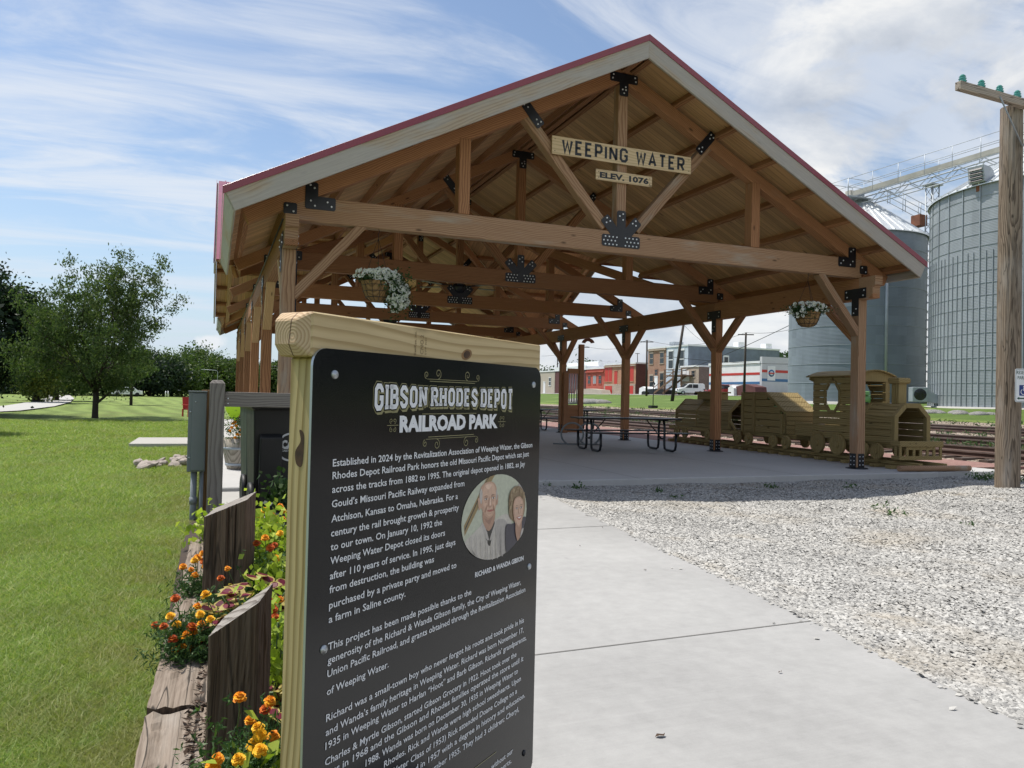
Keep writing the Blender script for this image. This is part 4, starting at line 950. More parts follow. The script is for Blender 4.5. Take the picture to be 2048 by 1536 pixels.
def petunia_mesh():
    mb = MB(); k = 20; vs = [(0, 0, -.012)]
    for r, z in ((.45, .0), (1.0, .006)):
        for j in range(k):
            a = 2 * math.pi * j / k; q = 1 - .13 * abs(math.sin(2.5 * a)) ** 6 if r == 1 else 1
            vs.append((.026 * r * q * math.cos(a), .026 * r * q * math.sin(a), z * (1 + .4 * math.sin(5 * a)) + (-.004 if r < 1 else 0)))
    fs = [(0, 1 + j, 1 + (j + 1) % k) for j in range(k)]; mb.add(vs, fs, 0, True)
    b0 = len(vs); mb.add(vs, [(1 + j, 1 + k + j, 1 + k + (j + 1) % k, 1 + (j + 1) % k) for j in range(k)], 0, True)
    mb.lathe([(0, .0), (.0055, .0005), (.006, -.004)], 8, (0, 0, -.005), mi=1)
    return mb
PETU = petunia_mesh(); _po = PETU.build('flower', [M['petal_white'], M['petal_eye']]); PETU_ME = _po.data; bpy.data.objects.remove(_po)
def aim(o, p, dirv_, scale=1.0, spin=0.0):
    q = Vector(dirv_).normalized().to_track_quat('Z', 'Y'); o.rotation_mode = 'QUATERNION'; o.rotation_quaternion = q; o.location = p; o.scale = (scale,) * 3
def basket(x, y, zrim, label, fl_fun, nfl, spill, seed):
    rg = np.random.default_rng(seed)
    t = thing('hanging_basket', label, 'hanging basket', (x, y, zrim - .30), group='hanging baskets of white petunias')
    R0 = .250; H = .30; prof = [(0.03, 0), (.10, .012), (.165, .06), (.205, .15), (.228, .24), (R0, H)]
    MB().lathe(prof, 28).lathe([(R0, H), (.20, H - .03), (0.0, H - .04)], 28).build('coco_liner', M['coco'], t)
    mb = MB()
    for r, z in ((.238, H), (.232, .24), (.212, .15), (.172, .06)): mb.tube([(r * math.cos(a), r * math.sin(a), z) for a in [2 * math.pi * i / 28 for i in range(28)]], .0045, 5, closed=True)
    for i in range(12):
        a = 2 * math.pi * i / 12; mb.tube([((r + .006) * math.cos(a), (r + .006) * math.sin(a), z) for r, z in prof[1:]], .0035, 4)
    mb.build('wire_frame', M['wire'], t)
    mb = MB(); zt = CB - (zrim - .30)
    for i in range(3): a = 2 * math.pi * i / 3 + .4; mb.tube([(.235 * math.cos(a), .235 * math.sin(a), H), (0, 0, zt - .14)], .004, 5)
    mb.tube([(0, 0, zt - .15), (0, 0, zt - .06), (.02, 0, zt - .03), (.0, 0, zt)], .005, 6); mb.build('chain', M['wire'], t)
    # foliage mass
    C = []
    for c, s, n_ in spill: C.append(rg.normal(size=(n_, 3)) * s + c)
    C = np.vstack(C); V, F = leaves_np(C, .045, .5, .2, rng=rg); mesh_np('foliage', V, F, M['leaf_petunia'], t)
    fs_ = 1.0
    for i in range(nfl):
        p, d = fl_fun(rg); o = bpy.data.objects.new('flower', PETU_ME); col.objects.link(o); o.parent = t; aim(o, p, d, rg.uniform(1.05, 1.4))
    return t
VIEW = np.array([-.55, -.80, -.12])
def surf(rg, c, s, bias):
    u = rg.normal(size=3) + np.array(bias); u /= np.linalg.norm(u); p = np.array(c) + u * np.array(s) * rg.uniform(.92, 1.10); d = u * .7 + VIEW * .75 + rg.normal(size=3) * .22; return p, d
SPILL = [(np.array([0, 0, .33]), (.13, .13, .03), 500), (np.array([.19, -.07, .30]), (.12, .11, .08), 1400), (np.array([.30, -.10, .10]), (.09, .10, .13), 1300), (np.array([-.15, -.05, .36]), (.08, .08, .025), 300)]
def fl1(rg):
    q = rg.uniform()
    if q < .14: return surf(rg, (.04, -.10, .37), (.20, .15, .12), (0, -.9, .8))
    if q < .30: return surf(rg, (-.15, -.06, .37), (.22, .14, .10), (-.2, -.8, .6))
    if q < .58: return surf(rg, (.15, -.09, .32), (.21, .15, .15), (.1, -1.1, .5))
    return surf(rg, (.30, -.11, .10), (.16, .16, .23), (.25, -1.0, -.1))
b1 = PY(755, 545, YT[0] - .02); bl_ = basket(b1[0], YT[0] - .02, 2.965, 'hanging basket left, white petunias spilling over its right side, under the front truss', fl1, 225, SPILL, 5)
def fl2(rg):
    q = rg.uniform()
    if q < .7: return surf(rg, (0, -.03, .35), (.37, .26, .12), (0, -.7, .7))
    return surf(rg, (-.32, -.1, .27), (.14, .12, .12), (-.5, -.8, -.1))
SP2 = [(np.array([0, 0, .34]), (.17, .17, .04), 900), (np.array([-.24, -.08, .29]), (.09, .09, .06), 700), (np.array([.2, -.05, .33]), (.07, .08, .04), 300)]
b2 = PY(1615, 622, YT[0] - .02); basket(b2[0], YT[0] - .02, 3.03, 'hanging basket right, low mound of white petunias, by the corner post', fl2, 80, SP2, 9)

# ------------------------------------------------------------------ railroad-tie edging
def rough_box(w, d, h, topf, seed, nper=22, nz=14, amp=.0028, crack=3, ctop=True):
    """split old timber standing upright: cracked cross-section, cut top given by topf(x,y)"""
    rg = np.random.default_rng(seed); P = []
    for s in range(4):
        for i in range(nper):
            t = i / nper - .5
            P.append([(t * w, -d / 2), (w / 2, t * d), (-t * w, d / 2), (-w / 2, -t * d)][s])
    P = np.array(P); k = len(P); inw = -P / np.linalg.norm(P, axis=1)[:, None]
    depth = rg.uniform(-amp, amp, k); depth = (depth + np.roll(depth, 1)) / 2
    for _ in range(crack * 2): depth[rg.integers(k)] += rg.uniform(.008, .022)
    for c in range(0, k, nper): depth[c] += .006
    V = []
    for j in range(nz + 1):
        t = j / nz; ph = rg.normal(size=k) * .0012
        Q = P + inw * (depth * (.75 + .25 * math.sin(j * .7)) + ph)[:, None]
        for x, y in Q: V.append((x, y, topf(x, y) * t))
    F = [(j * k + i, j * k + (i + 1) % k, (j + 1) * k + (i + 1) % k, (j + 1) * k + i) for j in range(nz) for i in range(k)]
    mi = [0] * len(F); b0 = nz * k; V.append((0, 0, topf(0, 0) - .004)); c = len(V) - 1
    mb = MB(); mb.add(V, F, 0); mb.add([V[b0 + i] for i in range(k)] + [V[c]], [(i, (i + 1) % k, k) for i in range(k)], 1)
    return mb
def stub(px0, px1, ytl, ytr, ybot, dep, label, seed, w, d, rz):
    a, b_ = PD(px0, ybot, dep), PD(px1, ybot, dep); zl, zr = PD(px0, ytl, dep)[2], PD(px1, ytr, dep)[2]
    c = (a + b_) / 2; z0 = -.08; mid = (zl + zr) / 2
    o_ = rough_box(w, d, 1, lambda x, y: (mid + (zr - zl) * x / w + .13 * y) - z0, seed).build('tie_stub', [M['tie_side'], M['tie_end']])
    o_.location = (c[0], c[1] + d / 2, z0); o_.rotation_euler = (0, 0, rz)
    return tag(o_, label, 'timber post', 'slant-cut tie stubs along the flower bed')
stub(420, 533, 1268, 1200, 1500, 2.24, 'near stub of dark railroad tie with a splintered slanting top, in the flower bed', 4, .146, .15, -.33)
stub(416, 499, 1030, 996, 1180, 4.0, 'farther stub of split grey railroad tie with a slanting top, in the flower bed', 8, .219, .18, -.33)
def log_flat(p0, p1, w, h, ztop, label, seed):
    rg = np.random.default_rng(seed); L = math.dist(p0, p1); an = math.atan2(p1[1] - p0[1], p1[0] - p0[0])
    nx, ns = 50, 9; V = []
    off = rg.normal(size=ns) * .003; off[3] -= .007; off[6] -= .005
    for i in range(nx + 1):
        y = -L / 2 + L * i / nx
        row = [(-w / 2, -h)] + [(-w / 2 + w * j / (ns - 1), off[j] + rg.normal() * .0022 - (.01 if j in (0, ns - 1) else 0)) for j in range(ns)] + [(w / 2, -h)]
        V += [(x + rg.normal() * .0015, y, z) for x, z in row]
    k = ns + 2; F = [(i * k + j, i * k + j + 1, (i + 1) * k + j + 1, (i + 1) * k + j) for i in range(nx) for j in range(k - 1)]
    mb = MB().add(V, F, 0); mb.add(V[:k], [tuple(range(k))], 1); mb.add(V[-k:], [tuple(range(k))[::-1]], 1)
    o_ = mb.build('edging_tie', [M['tie_flat'], M['tie_side']]); o_.location = ((p0[0] + p1[0]) / 2, (p0[1] + p1[1]) / 2, ztop); o_.rotation_euler = (0, 0, an - math.pi / 2)
    return tag(o_, label, 'timber edging', 'railroad ties edging the lawn')
log_flat((-.077, 2.985), (-.015, 6.25), .225, .24, .135, 'far weathered railroad tie lying between lawn and marigolds', 3)
log_flat((-.095, .30), (-.082, 2.97), .225, .24, .118, 'near weathered railroad tie edging the lawn beside the mulch', 6)
# mulch chips
n_ = 6500; C = np.column_stack([RNG.uniform(.02, .98, n_), RNG.uniform(1.4, 8.0, n_), np.full(n_, .10)]); C[:, 2] += RNG.uniform(-.01, .02, n_) - .10 * np.clip((C[:, 1] - 6.3) / 1.5, 0, 1)
k_ = 900; C2 = np.column_stack([RNG.uniform(-.06, .05, k_), RNG.uniform(1.4, 4.6, k_), np.full(k_, .128)]); C = np.vstack([C, C2])
V, F = leaves_np(C, .042, .28, -.0); V[:, 2] = C.repeat(4, 0)[:, 2] + (V[:, 2] - C.repeat(4, 0)[:, 2]) * .45
tag(mesh_np('mulch', V, F, M['mulch']), 'dark brown wood mulch spread over the flower bed', 'mulch', kind='stuff')

# ------------------------------------------------------------------ bedding plants
def mari_mesh(mat, R_=.025, seed=0):
    rg = np.random.default_rng(seed); mb = MB()
    for ring, (rr, zz, np_, tl) in enumerate(((1.0, -.002, 13, .05), (.88, .003, 12, .35), (.68, .008, 10, .7), (.48, .013, 8, 1.0), (.28, .016, 5, 1.3))):
        for i in range(np_):
            a = 2 * math.pi * (i + .5 * (ring % 2)) / np_ + rg.uniform(-.22, .22); w_ = R_ * rg.uniform(.20, .30) * (1.1 - .1 * ring); t_ = tl + rg.uniform(-.3, .3); L_ = rr * R_ * rg.uniform(.85, 1.08)
            c, s = math.cos(a), math.sin(a); pts = []
            for (l, ww_) in ((.10, .35), (.55, .95), (.85, 1.15), (1.0, .8)):
                for sg in (-1, 1):
                    r = L_ * l * math.cos(t_ * .8); z = zz + L_ * l * math.sin(t_ * .8) * .55 + rg.uniform(-1, 1) * R_ * .06 - (.006 * l * l if ring == 0 else 0)
                    pts.append((r * c - sg * w_ * ww_ * s, r * s + sg * w_ * ww_ * c, z))
            mb.add(pts, [(0, 1, 3, 2), (2, 3, 5, 4), (4, 5, 7, 6)], 0)
    mb.ball((0, 0, -.012), .011, 7, 4, 1, (1, 1, 1.3)); mb.tube([(0, 0, -.02), (.003, 0, -.06), (0, .002, -.13)], .0022, 5, 1)
    o_ = mb.build('flower', [mat, M['stem']]); me = o_.data; bpy.data.objects.remove(o_); return me
MARI = [mari_mesh(M['petal_orange'], seed=1), mari_mesh(M['petal_gold'], .026, 2), mari_mesh(M['petal_rust'], .024, 3), mari_mesh(M['petal_orange'], .021, 4)]
def marigold(px_, py_, dep, w, h, flowers, label, seed, zb=.09, leafn=900):
    leafn = int(leafn * 1.35)
    """flowers: (px, py, kind) heads at about the plant's depth"""
    rg = np.random.default_rng(seed); c = PD(px_, py_, dep); c[2] = zb
    t = thing('marigold_plant', label, 'plant', tuple(c), group='marigolds in the flower bed')
    C = rg.normal(size=(leafn, 3)) * (w * .34, w * .34, h * .29) + (0, 0, h * .46); C[:, 2] = np.abs(C[:, 2])
    # ferny leaves: thin leaflets in rows
    d = rg.normal(size=(leafn, 3)); d /= np.linalg.norm(d, axis=1)[:, None]
    Cs = np.concatenate([C + d * s for s in (-.016, -.005, .006, .017)]); V, F = leaves_np(Cs, .026, .25, .3, rng=rg); mesh_np('foliage', V, F, M['leaf_mari'], t)
    for fx_, fy_, kd in flowers:
        p = PD(fx_, fy_, dep - rg.uniform(0, w * .6)) - c; o = bpy.data.objects.new('flower', MARI[kd]); col.objects.link(o); o.parent = t
        aim(o, p, (rg.normal() * .35 - .1, rg.normal() * .3 - .45, 1), rg.uniform(.72, .98) * (.80 if dep < 2.6 else 1))
    return t
marigold(382, 1258, 3.25, .19, .20, [(350, 1196, 2), (411, 1189, 1), (354, 1248, 1), (310, 1250, 2), (327, 1252, 2), (400, 1228, 1), (402, 1247, 0), (420, 1238, 1), (383, 1253, 2), (340, 1232, 1), (372, 1270, 0), (395, 1212, 0), (388, 1262, 0), (398, 1276, 0), (346, 1278, 2), (364, 1294, 0), (380, 1300, 0), (350, 1300, 0)],
         'marigold clump of rust and gold blooms lying over the railroad tie', 21)
marigold(398, 1128, 4.25, .20, .16, [(366, 1133, 0), (382, 1139, 0), (390, 1150, 0), (395, 1115, 0), (408, 1122, 2), (405, 1106, 0), (409, 1132, 0), (389, 1120, 1)], 'small orange marigold beside the farther tie stub', 22, leafn=350)
marigold(452, 1165, 3.75, .22, .16, [(455, 1137, 3), (441, 1156, 2)], 'sparse marigold with a single open bloom before the farther stub', 23, leafn=500)
marigold(545, 1040, 4.9, .40, .30, [(529, 1020, 1), (546, 1031, 0), (560, 1012, 0), (568, 1022, 0), (520, 1031, 0), (537, 1037, 0), (566, 1037, 0), (548, 1050, 0), (556, 1047, 1), (558, 1055, 0), (540, 1063, 0), (533, 1053, 0), (560, 1085, 0)], 'tall marigold with orange blooms in front of the bins', 24, leafn=1300)
marigold(540, 1100, 4.15, .30, .24, [(552, 1115, 0), (513, 1086, 2), (530, 1075, 0), (560, 1066, 1), (552, 1116, 1), (540, 1095, 2), (549, 1090, 2)], 'dark ferny marigold between the coleus and the lime plants', 25, leafn=1300)
marigold(548, 1235, 3.05, .22, .26, [(545, 1204, 2), (546, 1219, 2), (550, 1236, 2), (558, 1243, 0), (552, 1250, 0), (560, 1200, 0)], 'marigold with rust blooms squeezed behind the near stub and the sign post', 26, leafn=700)
marigold(520, 1440, 2.05, .22, .26, [(479, 1394, 0), (530, 1418, 2), (500, 1440, 0), (515, 1455, 1), (521, 1470, 1), (546, 1471, 0), (540, 1402, 0), (508, 1490, 1)], 'marigold with tall single blooms at the foot of the sign post', 27, leafn=700)
marigold(470, 1520, 1.95, .20, .22, [(434, 1517, 0), (476, 1518, 1), (424, 1533, 0), (520, 1500, 1)], 'nearest marigold, cut by the lower edge of the photo', 28, leafn=500)
for (fx, fy, dp_) in ((479, 1394, 2.0), (434, 1517, 1.93)): pass
def coleus(px_, py_, dep, w, h, label, seed, n_=70, zb=.09):
    rg = np.random.default_rng(seed); c = PD(px_, py_, dep); c[2] = zb; t = thing('coleus_plant', label, 'plant', tuple(c), group='coleus in the flower bed')
    mi_ = MB(); mo = MB()
    for i in range(n_):
        a = rg.uniform(0, 2 * math.pi); r = w * .5 * math.sqrt(rg.uniform(.02, 1)); z = h * (1 - .75 * (r / (w * .5)) ** 2) * rg.uniform(.75, 1.05)
        L = rg.uniform(.065, .105); ax = Vector((math.cos(a + rg.normal() * .5), math.sin(a + rg.normal() * .5), rg.uniform(-.5, .25))).normalized(); sd = ax.cross(Vector((rg.normal() * .3, rg.normal() * .3 - .2, 1))).normalized(); nn = sd.cross(ax)
        if nn.z < 0: nn = -nn
        b0 = Vector((r * math.cos(a), r * math.sin(a), z))
        def leafp(k_, lift): return [b0 + ax * L * (.5 + (t_ - .5) * k_) + sd * sgn * L * .33 * k_ * wd + nn * (lift - .10 * L * (2 * t_ - 1) ** 2) for t_, wd, sgn in ((0, 0, 1), (.22, .8, 1), (.45, 1, 1), (.75, .62, 1), (1, 0, 1), (.75, .62, -1), (.45, 1, -1), (.22, .8, -1))]
        mo.add(leafp(1.0, 0), [tuple(range(8))], 0); mi_.add(leafp(.74, .0014), [tuple(range(8))], 0)
    mo.add(mi_.v, mi_.f, 1); mo.build('foliage', [M['coleus_out'], M['coleus_in']], t)
    mb = MB()
    for i in range(7): a = rg.uniform(0, 6.28); mb.tube([(0, 0, -.05), (w * .2 * math.cos(a), w * .2 * math.sin(a), h * .5), (w * .35 * math.cos(a), w * .35 * math.sin(a), h * .8)], .004, 5)
    mb.build('stems', M['stem'], t); return t
coleus(508, 1200, 3.45, .44, .345, 'coleus with wine-red leaves edged in yellow behind the near stub', 31, 120)
coleus(552, 1340, 2.55, .16, .24, 'small pale coleus pressed against the sign post', 32, 34)
def lime(px_, py_, dep, w, h, label, seed, n_=500, size=.045, zb=.09, mat='leaf_lime', name='lime_plant', grp='lime green bedding plants'):
    rg = np.random.default_rng(seed); c = PD(px_, py_, dep); c[2] = zb; t = thing(name, label, 'plant', tuple(c), group=grp)
    C = rg.normal(size=(n_, 3)) * (w * .30, w * .30, h * .25) + (0, 0, h * .55); C[:, 2] = np.abs(C[:, 2]); V, F = leaves_np(C, size, .72, .1, rng=rg); mesh_np('foliage', V, F, M[mat], t)
    mb = MB()
    for i in range(8): a = rg.uniform(0, 6.28); mb.tube([(0, 0, -.05), (w * .15 * math.cos(a), w * .15 * math.sin(a), h * .5), (w * .3 * math.cos(a), w * .3 * math.sin(a), h * .85)], .003, 4)
    mb.build('stems', M['stem'], t); return t
lime(458, 1010, 5.9, .46, .30, 'lime green plant sprawling at the foot of the grey fence post', 41, 800, .055, .03)
lime(532, 1072, 4.62, .36, .44, 'bushy lime green plant right of the farther tie stub', 42, 1000, .046)
lime(556, 1110, 4.0, .22, .30, 'lime green plant below the orange marigolds', 47, 420, .042)
lime(552, 1300, 2.75, .17, .42, 'lime green plant between the near stub and the sign post', 43, 330, .04)
lime(550, 1525, 1.95, .22, .25, 'nearest lime green plant in the lower corner of the bed', 44, 160, .05)
lime(512, 1000, 6.0, .22, .24, 'lime green sprig just behind the farther stub', 45, 160, .05)
lime(566, 990, 7.6, .30, .42, 'dark green leafy plant beside the bin landing', 46, 220, .07, .0, 'leaf_petunia', 'leafy_plant', 'dark leafy bedding plants')

# ------------------------------------------------------------------ bin enclosure
fx, fy = .035, 7.98
t = thing('bin_fence', 'grey weathered fence post and top rail screening the wheelie bins', 'fence', (fx, fy, 0))
MB().box((-.07, -.07, -.3), (.07, .07, 1.335)).add([(-.07, -.07, 1.335), (.07, -.07, 1.335), (.07, .07, 1.335), (-.07, .07, 1.335), (-.045, -.045, 1.368), (.045, -.045, 1.368), (.045, .045, 1.368), (-.045, .045, 1.368)],
    [(0, 1, 5, 4), (1, 2, 6, 5), (2, 3, 7, 6), (3, 0, 4, 7), (4, 5, 6, 7)]).build('post', M['greyfence_v'], t, .004)
MB().box((1.62, -.07, -.3), (1.76, .07, 1.335)).build('post', M['greyfence_v'], t, .004)
beam('rail', (fx + .07, fy - .02, 1.182), (fx + 1.62, fy - .02, 1.182), .040, .145, M['greyfence'], t, bevel=.004)
MB().ball((.10, -.043, 1.19), .008).ball((.10, -.043, 1.14), .008).build('screws', M['bolt'], t)
o_ = MB().box((-.04, -.045, -.3), (.04, .045, 1.27)).build('meter_post', M['brownpost'], bevel=.003); o_.location = (fx - .105, fy + .32, 0); tag(o_, 'brown timber upright between the grey fence post and the electrical cabinet', 'post')
ub = thing('electrical_cabinet', 'grey electrical cabinet on conduit legs beside the fence post', 'electrical box', (fx - .175, fy + .22, 0))
MB().box((-.085, -.10, .46), (.080, .09, 1.245)).build('cabinet', M['greybox'], ub, .006)
MB().box((-.050, -.113, .475), (.078, -.1005, 1.232)).build('door', M['greybox'], ub, .004)
MB().box((-.09, -.118, 1.2455), (.085, .095, 1.258)).build('top_flange', M['greybox'], ub, .002)
MB().tube([(-.02, 0, -.3), (-.02, 0, .46)], .030, 12).tube([(-.02, 0, .13), (-.02, 0, .20)], .036, 12).build('conduit', M['pvc'], ub)
MB().tube([(.052, -.01, -.3), (.052, -.01, .46)], .018, 10).build('conduit', M['pvc'], ub)
MB().ball((-.065, -.104, 1.05), .009).ball((-.065, -.104, .60), .009).ball((-.02, -.117, 1.15), .008).build('screws', M['galv'], ub)
def bin_(x, y, z, rz, body, lidm, label, lidh=0.0, logo=False):
    t = thing('wheelie_bin', label, 'bin', (x, y, z), rz, 'wheelie bins by the pavilion')
    def ring(w, d, zz, yo=0): return [(-w / 2, -d / 2 + yo, zz), (w / 2, -d / 2 + yo, zz), (w / 2, d / 2 + yo, zz), (-w / 2, d / 2 + yo, zz)]
    mb = MB(); lv = [ring(.50, .56, .03, .03), ring(.53, .60, .20, .03), ring(.585, .70, .96, 0), ring(.63, .76, .975, 0), ring(.63, .76, 1.04, 0)]
    V = sum(lv, []); mb.add(V, [(4 * i + j, 4 * i + (j + 1) % 4, 4 * i + 4 + (j + 1) % 4, 4 * i + 4 + j) for i in range(4) for j in range(4)] + [(3, 2, 1, 0), (16, 17, 18, 19)])
    mb.add([(-.23, -.302, .10), (-.02, -.302, .10), (-.02, -.30, .76), (-.23, -.30, .76), (-.23, -.345, .14), (-.02, -.345, .14), (-.02, -.385, .71), (-.23, -.385, .71)], [(4, 5, 6, 7), (0, 4, 7, 3), (1, 2, 6, 5), (3, 7, 6, 2), (0, 1, 5, 4)])
    mb.build('body', body, t, .016, 2)
    mb = MB(); W2, D2 = .33, .40; V = []
    for i in range(9):
        yy = -D2 + 2 * D2 * i / 8; zz = 1.045 + .055 * math.sin(math.pi * i / 8) + lidh
        V += [(-W2, yy, zz - .035), (-W2, yy, zz), (W2, yy, zz), (W2, yy, zz - .035)]
    mb.add(V, [(4 * i + j, 4 * i + j + 1, 4 * i + 5 + j, 4 * i + 4 + j) for i in range(8) for j in range(3)] + [(0, 3, 2, 1), (32, 33, 34, 35)]); mb.build('lid', lidm, t, .006)
    MB().tube([(-.25, -.40, .99), (-.25, -.47, 1.0), (.25, -.47, 1.0), (.25, -.40, .99)], .016, 8).build('handle', body, t)
    for s in (-1, 1):
        MB().lathe([(0, .025), (.07, .028), (.10, .018), (.128, .026), (.148, .022), (.15, 0), (.148, -.022), (.128, -.026), (.10, -.018), (0, -.02)], 24, (s * .30, -.30, .15), 'X').build('wheel', M['black_plastic'], t)
    MB().tube([(-.30, -.30, .15), (.30, -.30, .15)], .012, 8).build('axle', M['black_steel'], t)
    if logo:
        mb = MB()
        for a0, a1 in ((200, 520 - 180 + 0),): pass
        P1 = [(.125 * math.cos(rad(a)), .125 * math.sin(rad(a))) for a in range(28, 153, 6)]; P2 = [(.125 * math.cos(rad(a)), .125 * math.sin(rad(a))) for a in range(208, 333, 6)]
        items = [stroke(P1, .018), stroke(P2, .018)]; V, F = text2d('CASS', .18, cap=.072, bold=.06); items.append((V + [-.09, -.012], F)); V, F = text2d('CASS COUNTY', .17, cap=.017, bold=.03); items.append((V + [-.085, -.042], F))
        for V, F in items: mb.add([(a + .065, -.279 - .08 * ((b_ + .62 - .2) / .76), b_ + .62) for a, b_ in V], F)
        mb.build('decal', M['decal'], t)
    return t
lz = -.05
for a_ in (bin_(.70, 8.86, lz, .06, M['black_plastic'], M['black_plastic'], 'black wheelie bin with a round pale decal, directly behind the grey rail', 0, True),
           bin_(.66, 9.72, lz, .06, M['green_plastic'], M['black_plastic'], 'dark green wheelie bin half hidden behind the black bin'),
           bin_(1.46, 9.30, lz + .03, .1, M['blue_plastic'], M['blue_plastic'], 'bin with a navy lid showing above the rail beside the sign post', .05)): a_.scale = (1.10, 1.10, 1.165)
# barrel planter behind the bins
bp = PZ(470, 941, 0); t = thing('barrel_planter', 'grey half-barrel planter of orange marigolds standing on the sunlit slab', 'planter', (bp[0] + .10, bp[1] + .3, 0))
MB().lathe([(0, .02), (.215, .0), (.25, .12), (.285, .30), (.30, .50), (.275, .50), (.26, .42), (0, .42)], 28).build('barrel', M['barrel'], t)
MB().lathe([(.238, .06), (.244, .06), (.254, .10), (.248, .10)], 28).lathe([(.286, .32), (.293, .32), (.299, .36), (.292, .36)], 28).build('hoops', M['galv_dull'], t)
C = RNG.normal(size=(900, 3)) * (.15, .15, .13) + (-.02, -.05, .66); V, F = leaves_np(C, .045, .4, .1); mesh_np('foliage', V, F, M['leaf_mari'], t)
for i in range(26):
    u = RNG.normal(size=3); u[1] -= .9; u[2] -= .1; u /= np.linalg.norm(u); o = bpy.data.objects.new('flower', MARI[3]); col.objects.link(o); o.parent = t; aim(o, np.array([-.02, -.05, .64]) + u * (.25, .26, .2), u + (0, -.5, .3), 1.25)
mb = MB()
for (x, y, z, L, w_, a, tl) in ((-.10, -.05, .78, .52, .24, 2.0, 1.1), (.02, 0, .80, .40, .17, .6, .7)):
    d = Vector((math.cos(a) * .6, -.35, tl)).normalized(); s_ = d.cross(Vector((.1, -1, .1))).normalized(); b0 = Vector((x, y, z))
    pr = [(0, .05), (.2, .7), (.45, 1), (.75, .75), (1, .03)]; V = []
    for tt, ww_ in pr: c = b0 + d * L * tt + Vector((0, -.06, -.05)) * tt * tt; V += [c - s_ * w_ / 2 * ww_, c + Vector((0, .015, -.01)), c + s_ * w_ / 2 * ww_]
    mb.add(V, [(3 * i + j, 3 * i + j + 1, 3 * i + 4 + j, 3 * i + 3 + j) for i in range(4) for j in range(2)], 0, True)
mb.build('broad_leaves', M['canna'], t)
# small things on the far lawn
ch = PZ(378, 833, -.03); t = thing('lawn_chair', 'small red slatted chair out on the lawn, left of the electrical cabinet', 'chair', (ch[0] + .1, ch[1], -.03), .5)
MB().box((-.28, -.3, .32), (.28, .25, .37)).build('seat', M['red_paint'], t); MB().prism([(-.28, 0), (.28, 0), (.24, .62), (-.24, .62)], (0, .25, .34), (1, 0, 0), (0, .3, .95), (0, .03, 0)).build('backrest', M['red_paint'], t)
for x in (-.29, .29):
    for y in (-.28, .27): MB().box((x - .03, y - .03, 0), (x + .03, y + .03, .36 if y > 0 else .55)).build('leg', M['red_paint'], t)
    MB().box((x - .06, -.33, .551), (x + .06, .3, .58)).build('armrest', M['red_paint'], t)
mk = PZ(383, 880, .02); t = thing('marker_post', 'rounded white marker with a red foot on the side pavement', 'marker', (mk[0] + .06, mk[1], .02))
MB().lathe([(0, .55), (.04, .54), (.08, .48), (.10, .35), (.105, .13), (.0, .13)], 18).build('body', M['white_paint'], t); MB().lathe([(.105, .13), (.112, .12), (.112, 0), (0, 0)], 18).build('foot', M['red_paint'], t)
# pile of field stones at the pavement edge
for i in range(46):
    px_ = RNG.uniform(268, 404); q = (px_ - 268) / 136; py_ = 935 - q * 10 + RNG.uniform(-9, 4) * (.4 + q); p = PZ(px_, py_, -.03)
    mb = MB().ball((0, 0, 0), 1, 8, 5); sx_ = RNG.uniform(.05, .13); mb.v = [tuple(np.array(v) * (sx_, sx_ * .8, sx_ * .42) * (1 + .22 * math.sin(v[0] * 5 + i) * math.cos(v[1] * 4 + i * 2))) for v in mb.v]
    mb.sm = [False] * len(mb.sm); o_ = mb.build('field_stone', M['fieldstone']); o_.location = (p[0], p[1], -.02 + RNG.uniform(0, .05)); o_.rotation_euler = (RNG.normal() * .3, RNG.normal() * .3, RNG.uniform(0, 6.3))
    tag(o_, 'flat pale field stone in the heap at the edge of the lawn', 'stone', 'field stones heaped on the lawn')

# ------------------------------------------------------------------ grass blades and gravel stones near the camera
def in_view(X, Y, m_=60):
    P = np.column_stack([X, Y, np.zeros_like(X)]) - CAM; c = P @ CR; w_ = -c[:, 2]; u = 1024 + FPX * c[:, 0] / w_; v = 768 - FPX * c[:, 1] / w_
    return (w_ > .3) & (u > -m_) & (u < 2048 + m_) & (v < 1536 + m_)
def blades(n_, y0, y1, x1, hgt, wid, rg):
    Y = y0 * (y1 / y0) ** rg.uniform(0, 1, n_); X = -.20 - rg.uniform(0, 1, n_) * (.30 * Y + .5); k = in_view(X, Y) & (X < x1)
    k &= ~((X > -1.75) & (Y > 19) & (Y < 21.5))
    X, Y = X[k], Y[k]; n_ = len(X); a = rg.uniform(0, 6.283, n_); h = hgt * rg.uniform(.5, 1.25, n_) * (1 + .015 * Y); w_ = wid * (1 + .22 * Y) * rg.uniform(.6, 1.3, n_)
    le = rg.normal(size=(n_, 2)) * (h * 1.15)[:, None]; z = np.array([-.05 + .0 for _ in range(1)])[0]
    Zb = -.045 + (.03 * np.sin(X * .6) * np.sin(Y * .47) + .02 * np.sin(X * 1.7 + Y)) * np.clip(np.abs(X) - .3, 0, 1) - .006
    V = np.empty((n_, 3, 3)); V[:, 0] = np.column_stack([X - np.cos(a) * w_, Y - np.sin(a) * w_, Zb]); V[:, 1] = np.column_stack([X + np.cos(a) * w_, Y + np.sin(a) * w_, Zb]); V[:, 2] = np.column_stack([X + le[:, 0], Y + le[:, 1], Zb + h])
    return V.reshape(-1, 3)
rg = np.random.default_rng(77); Vb = np.vstack([blades(330000, 2.0, 9, -.19, .036, .0016, rg), blades(220000, 7, 34, -.19, .045, .0015, rg)])
tag(mesh_np('grass', Vb, np.arange(len(Vb)).reshape(-1, 3), M['blade']), 'short mown grass of the park lawn', 'grass', kind='stuff')
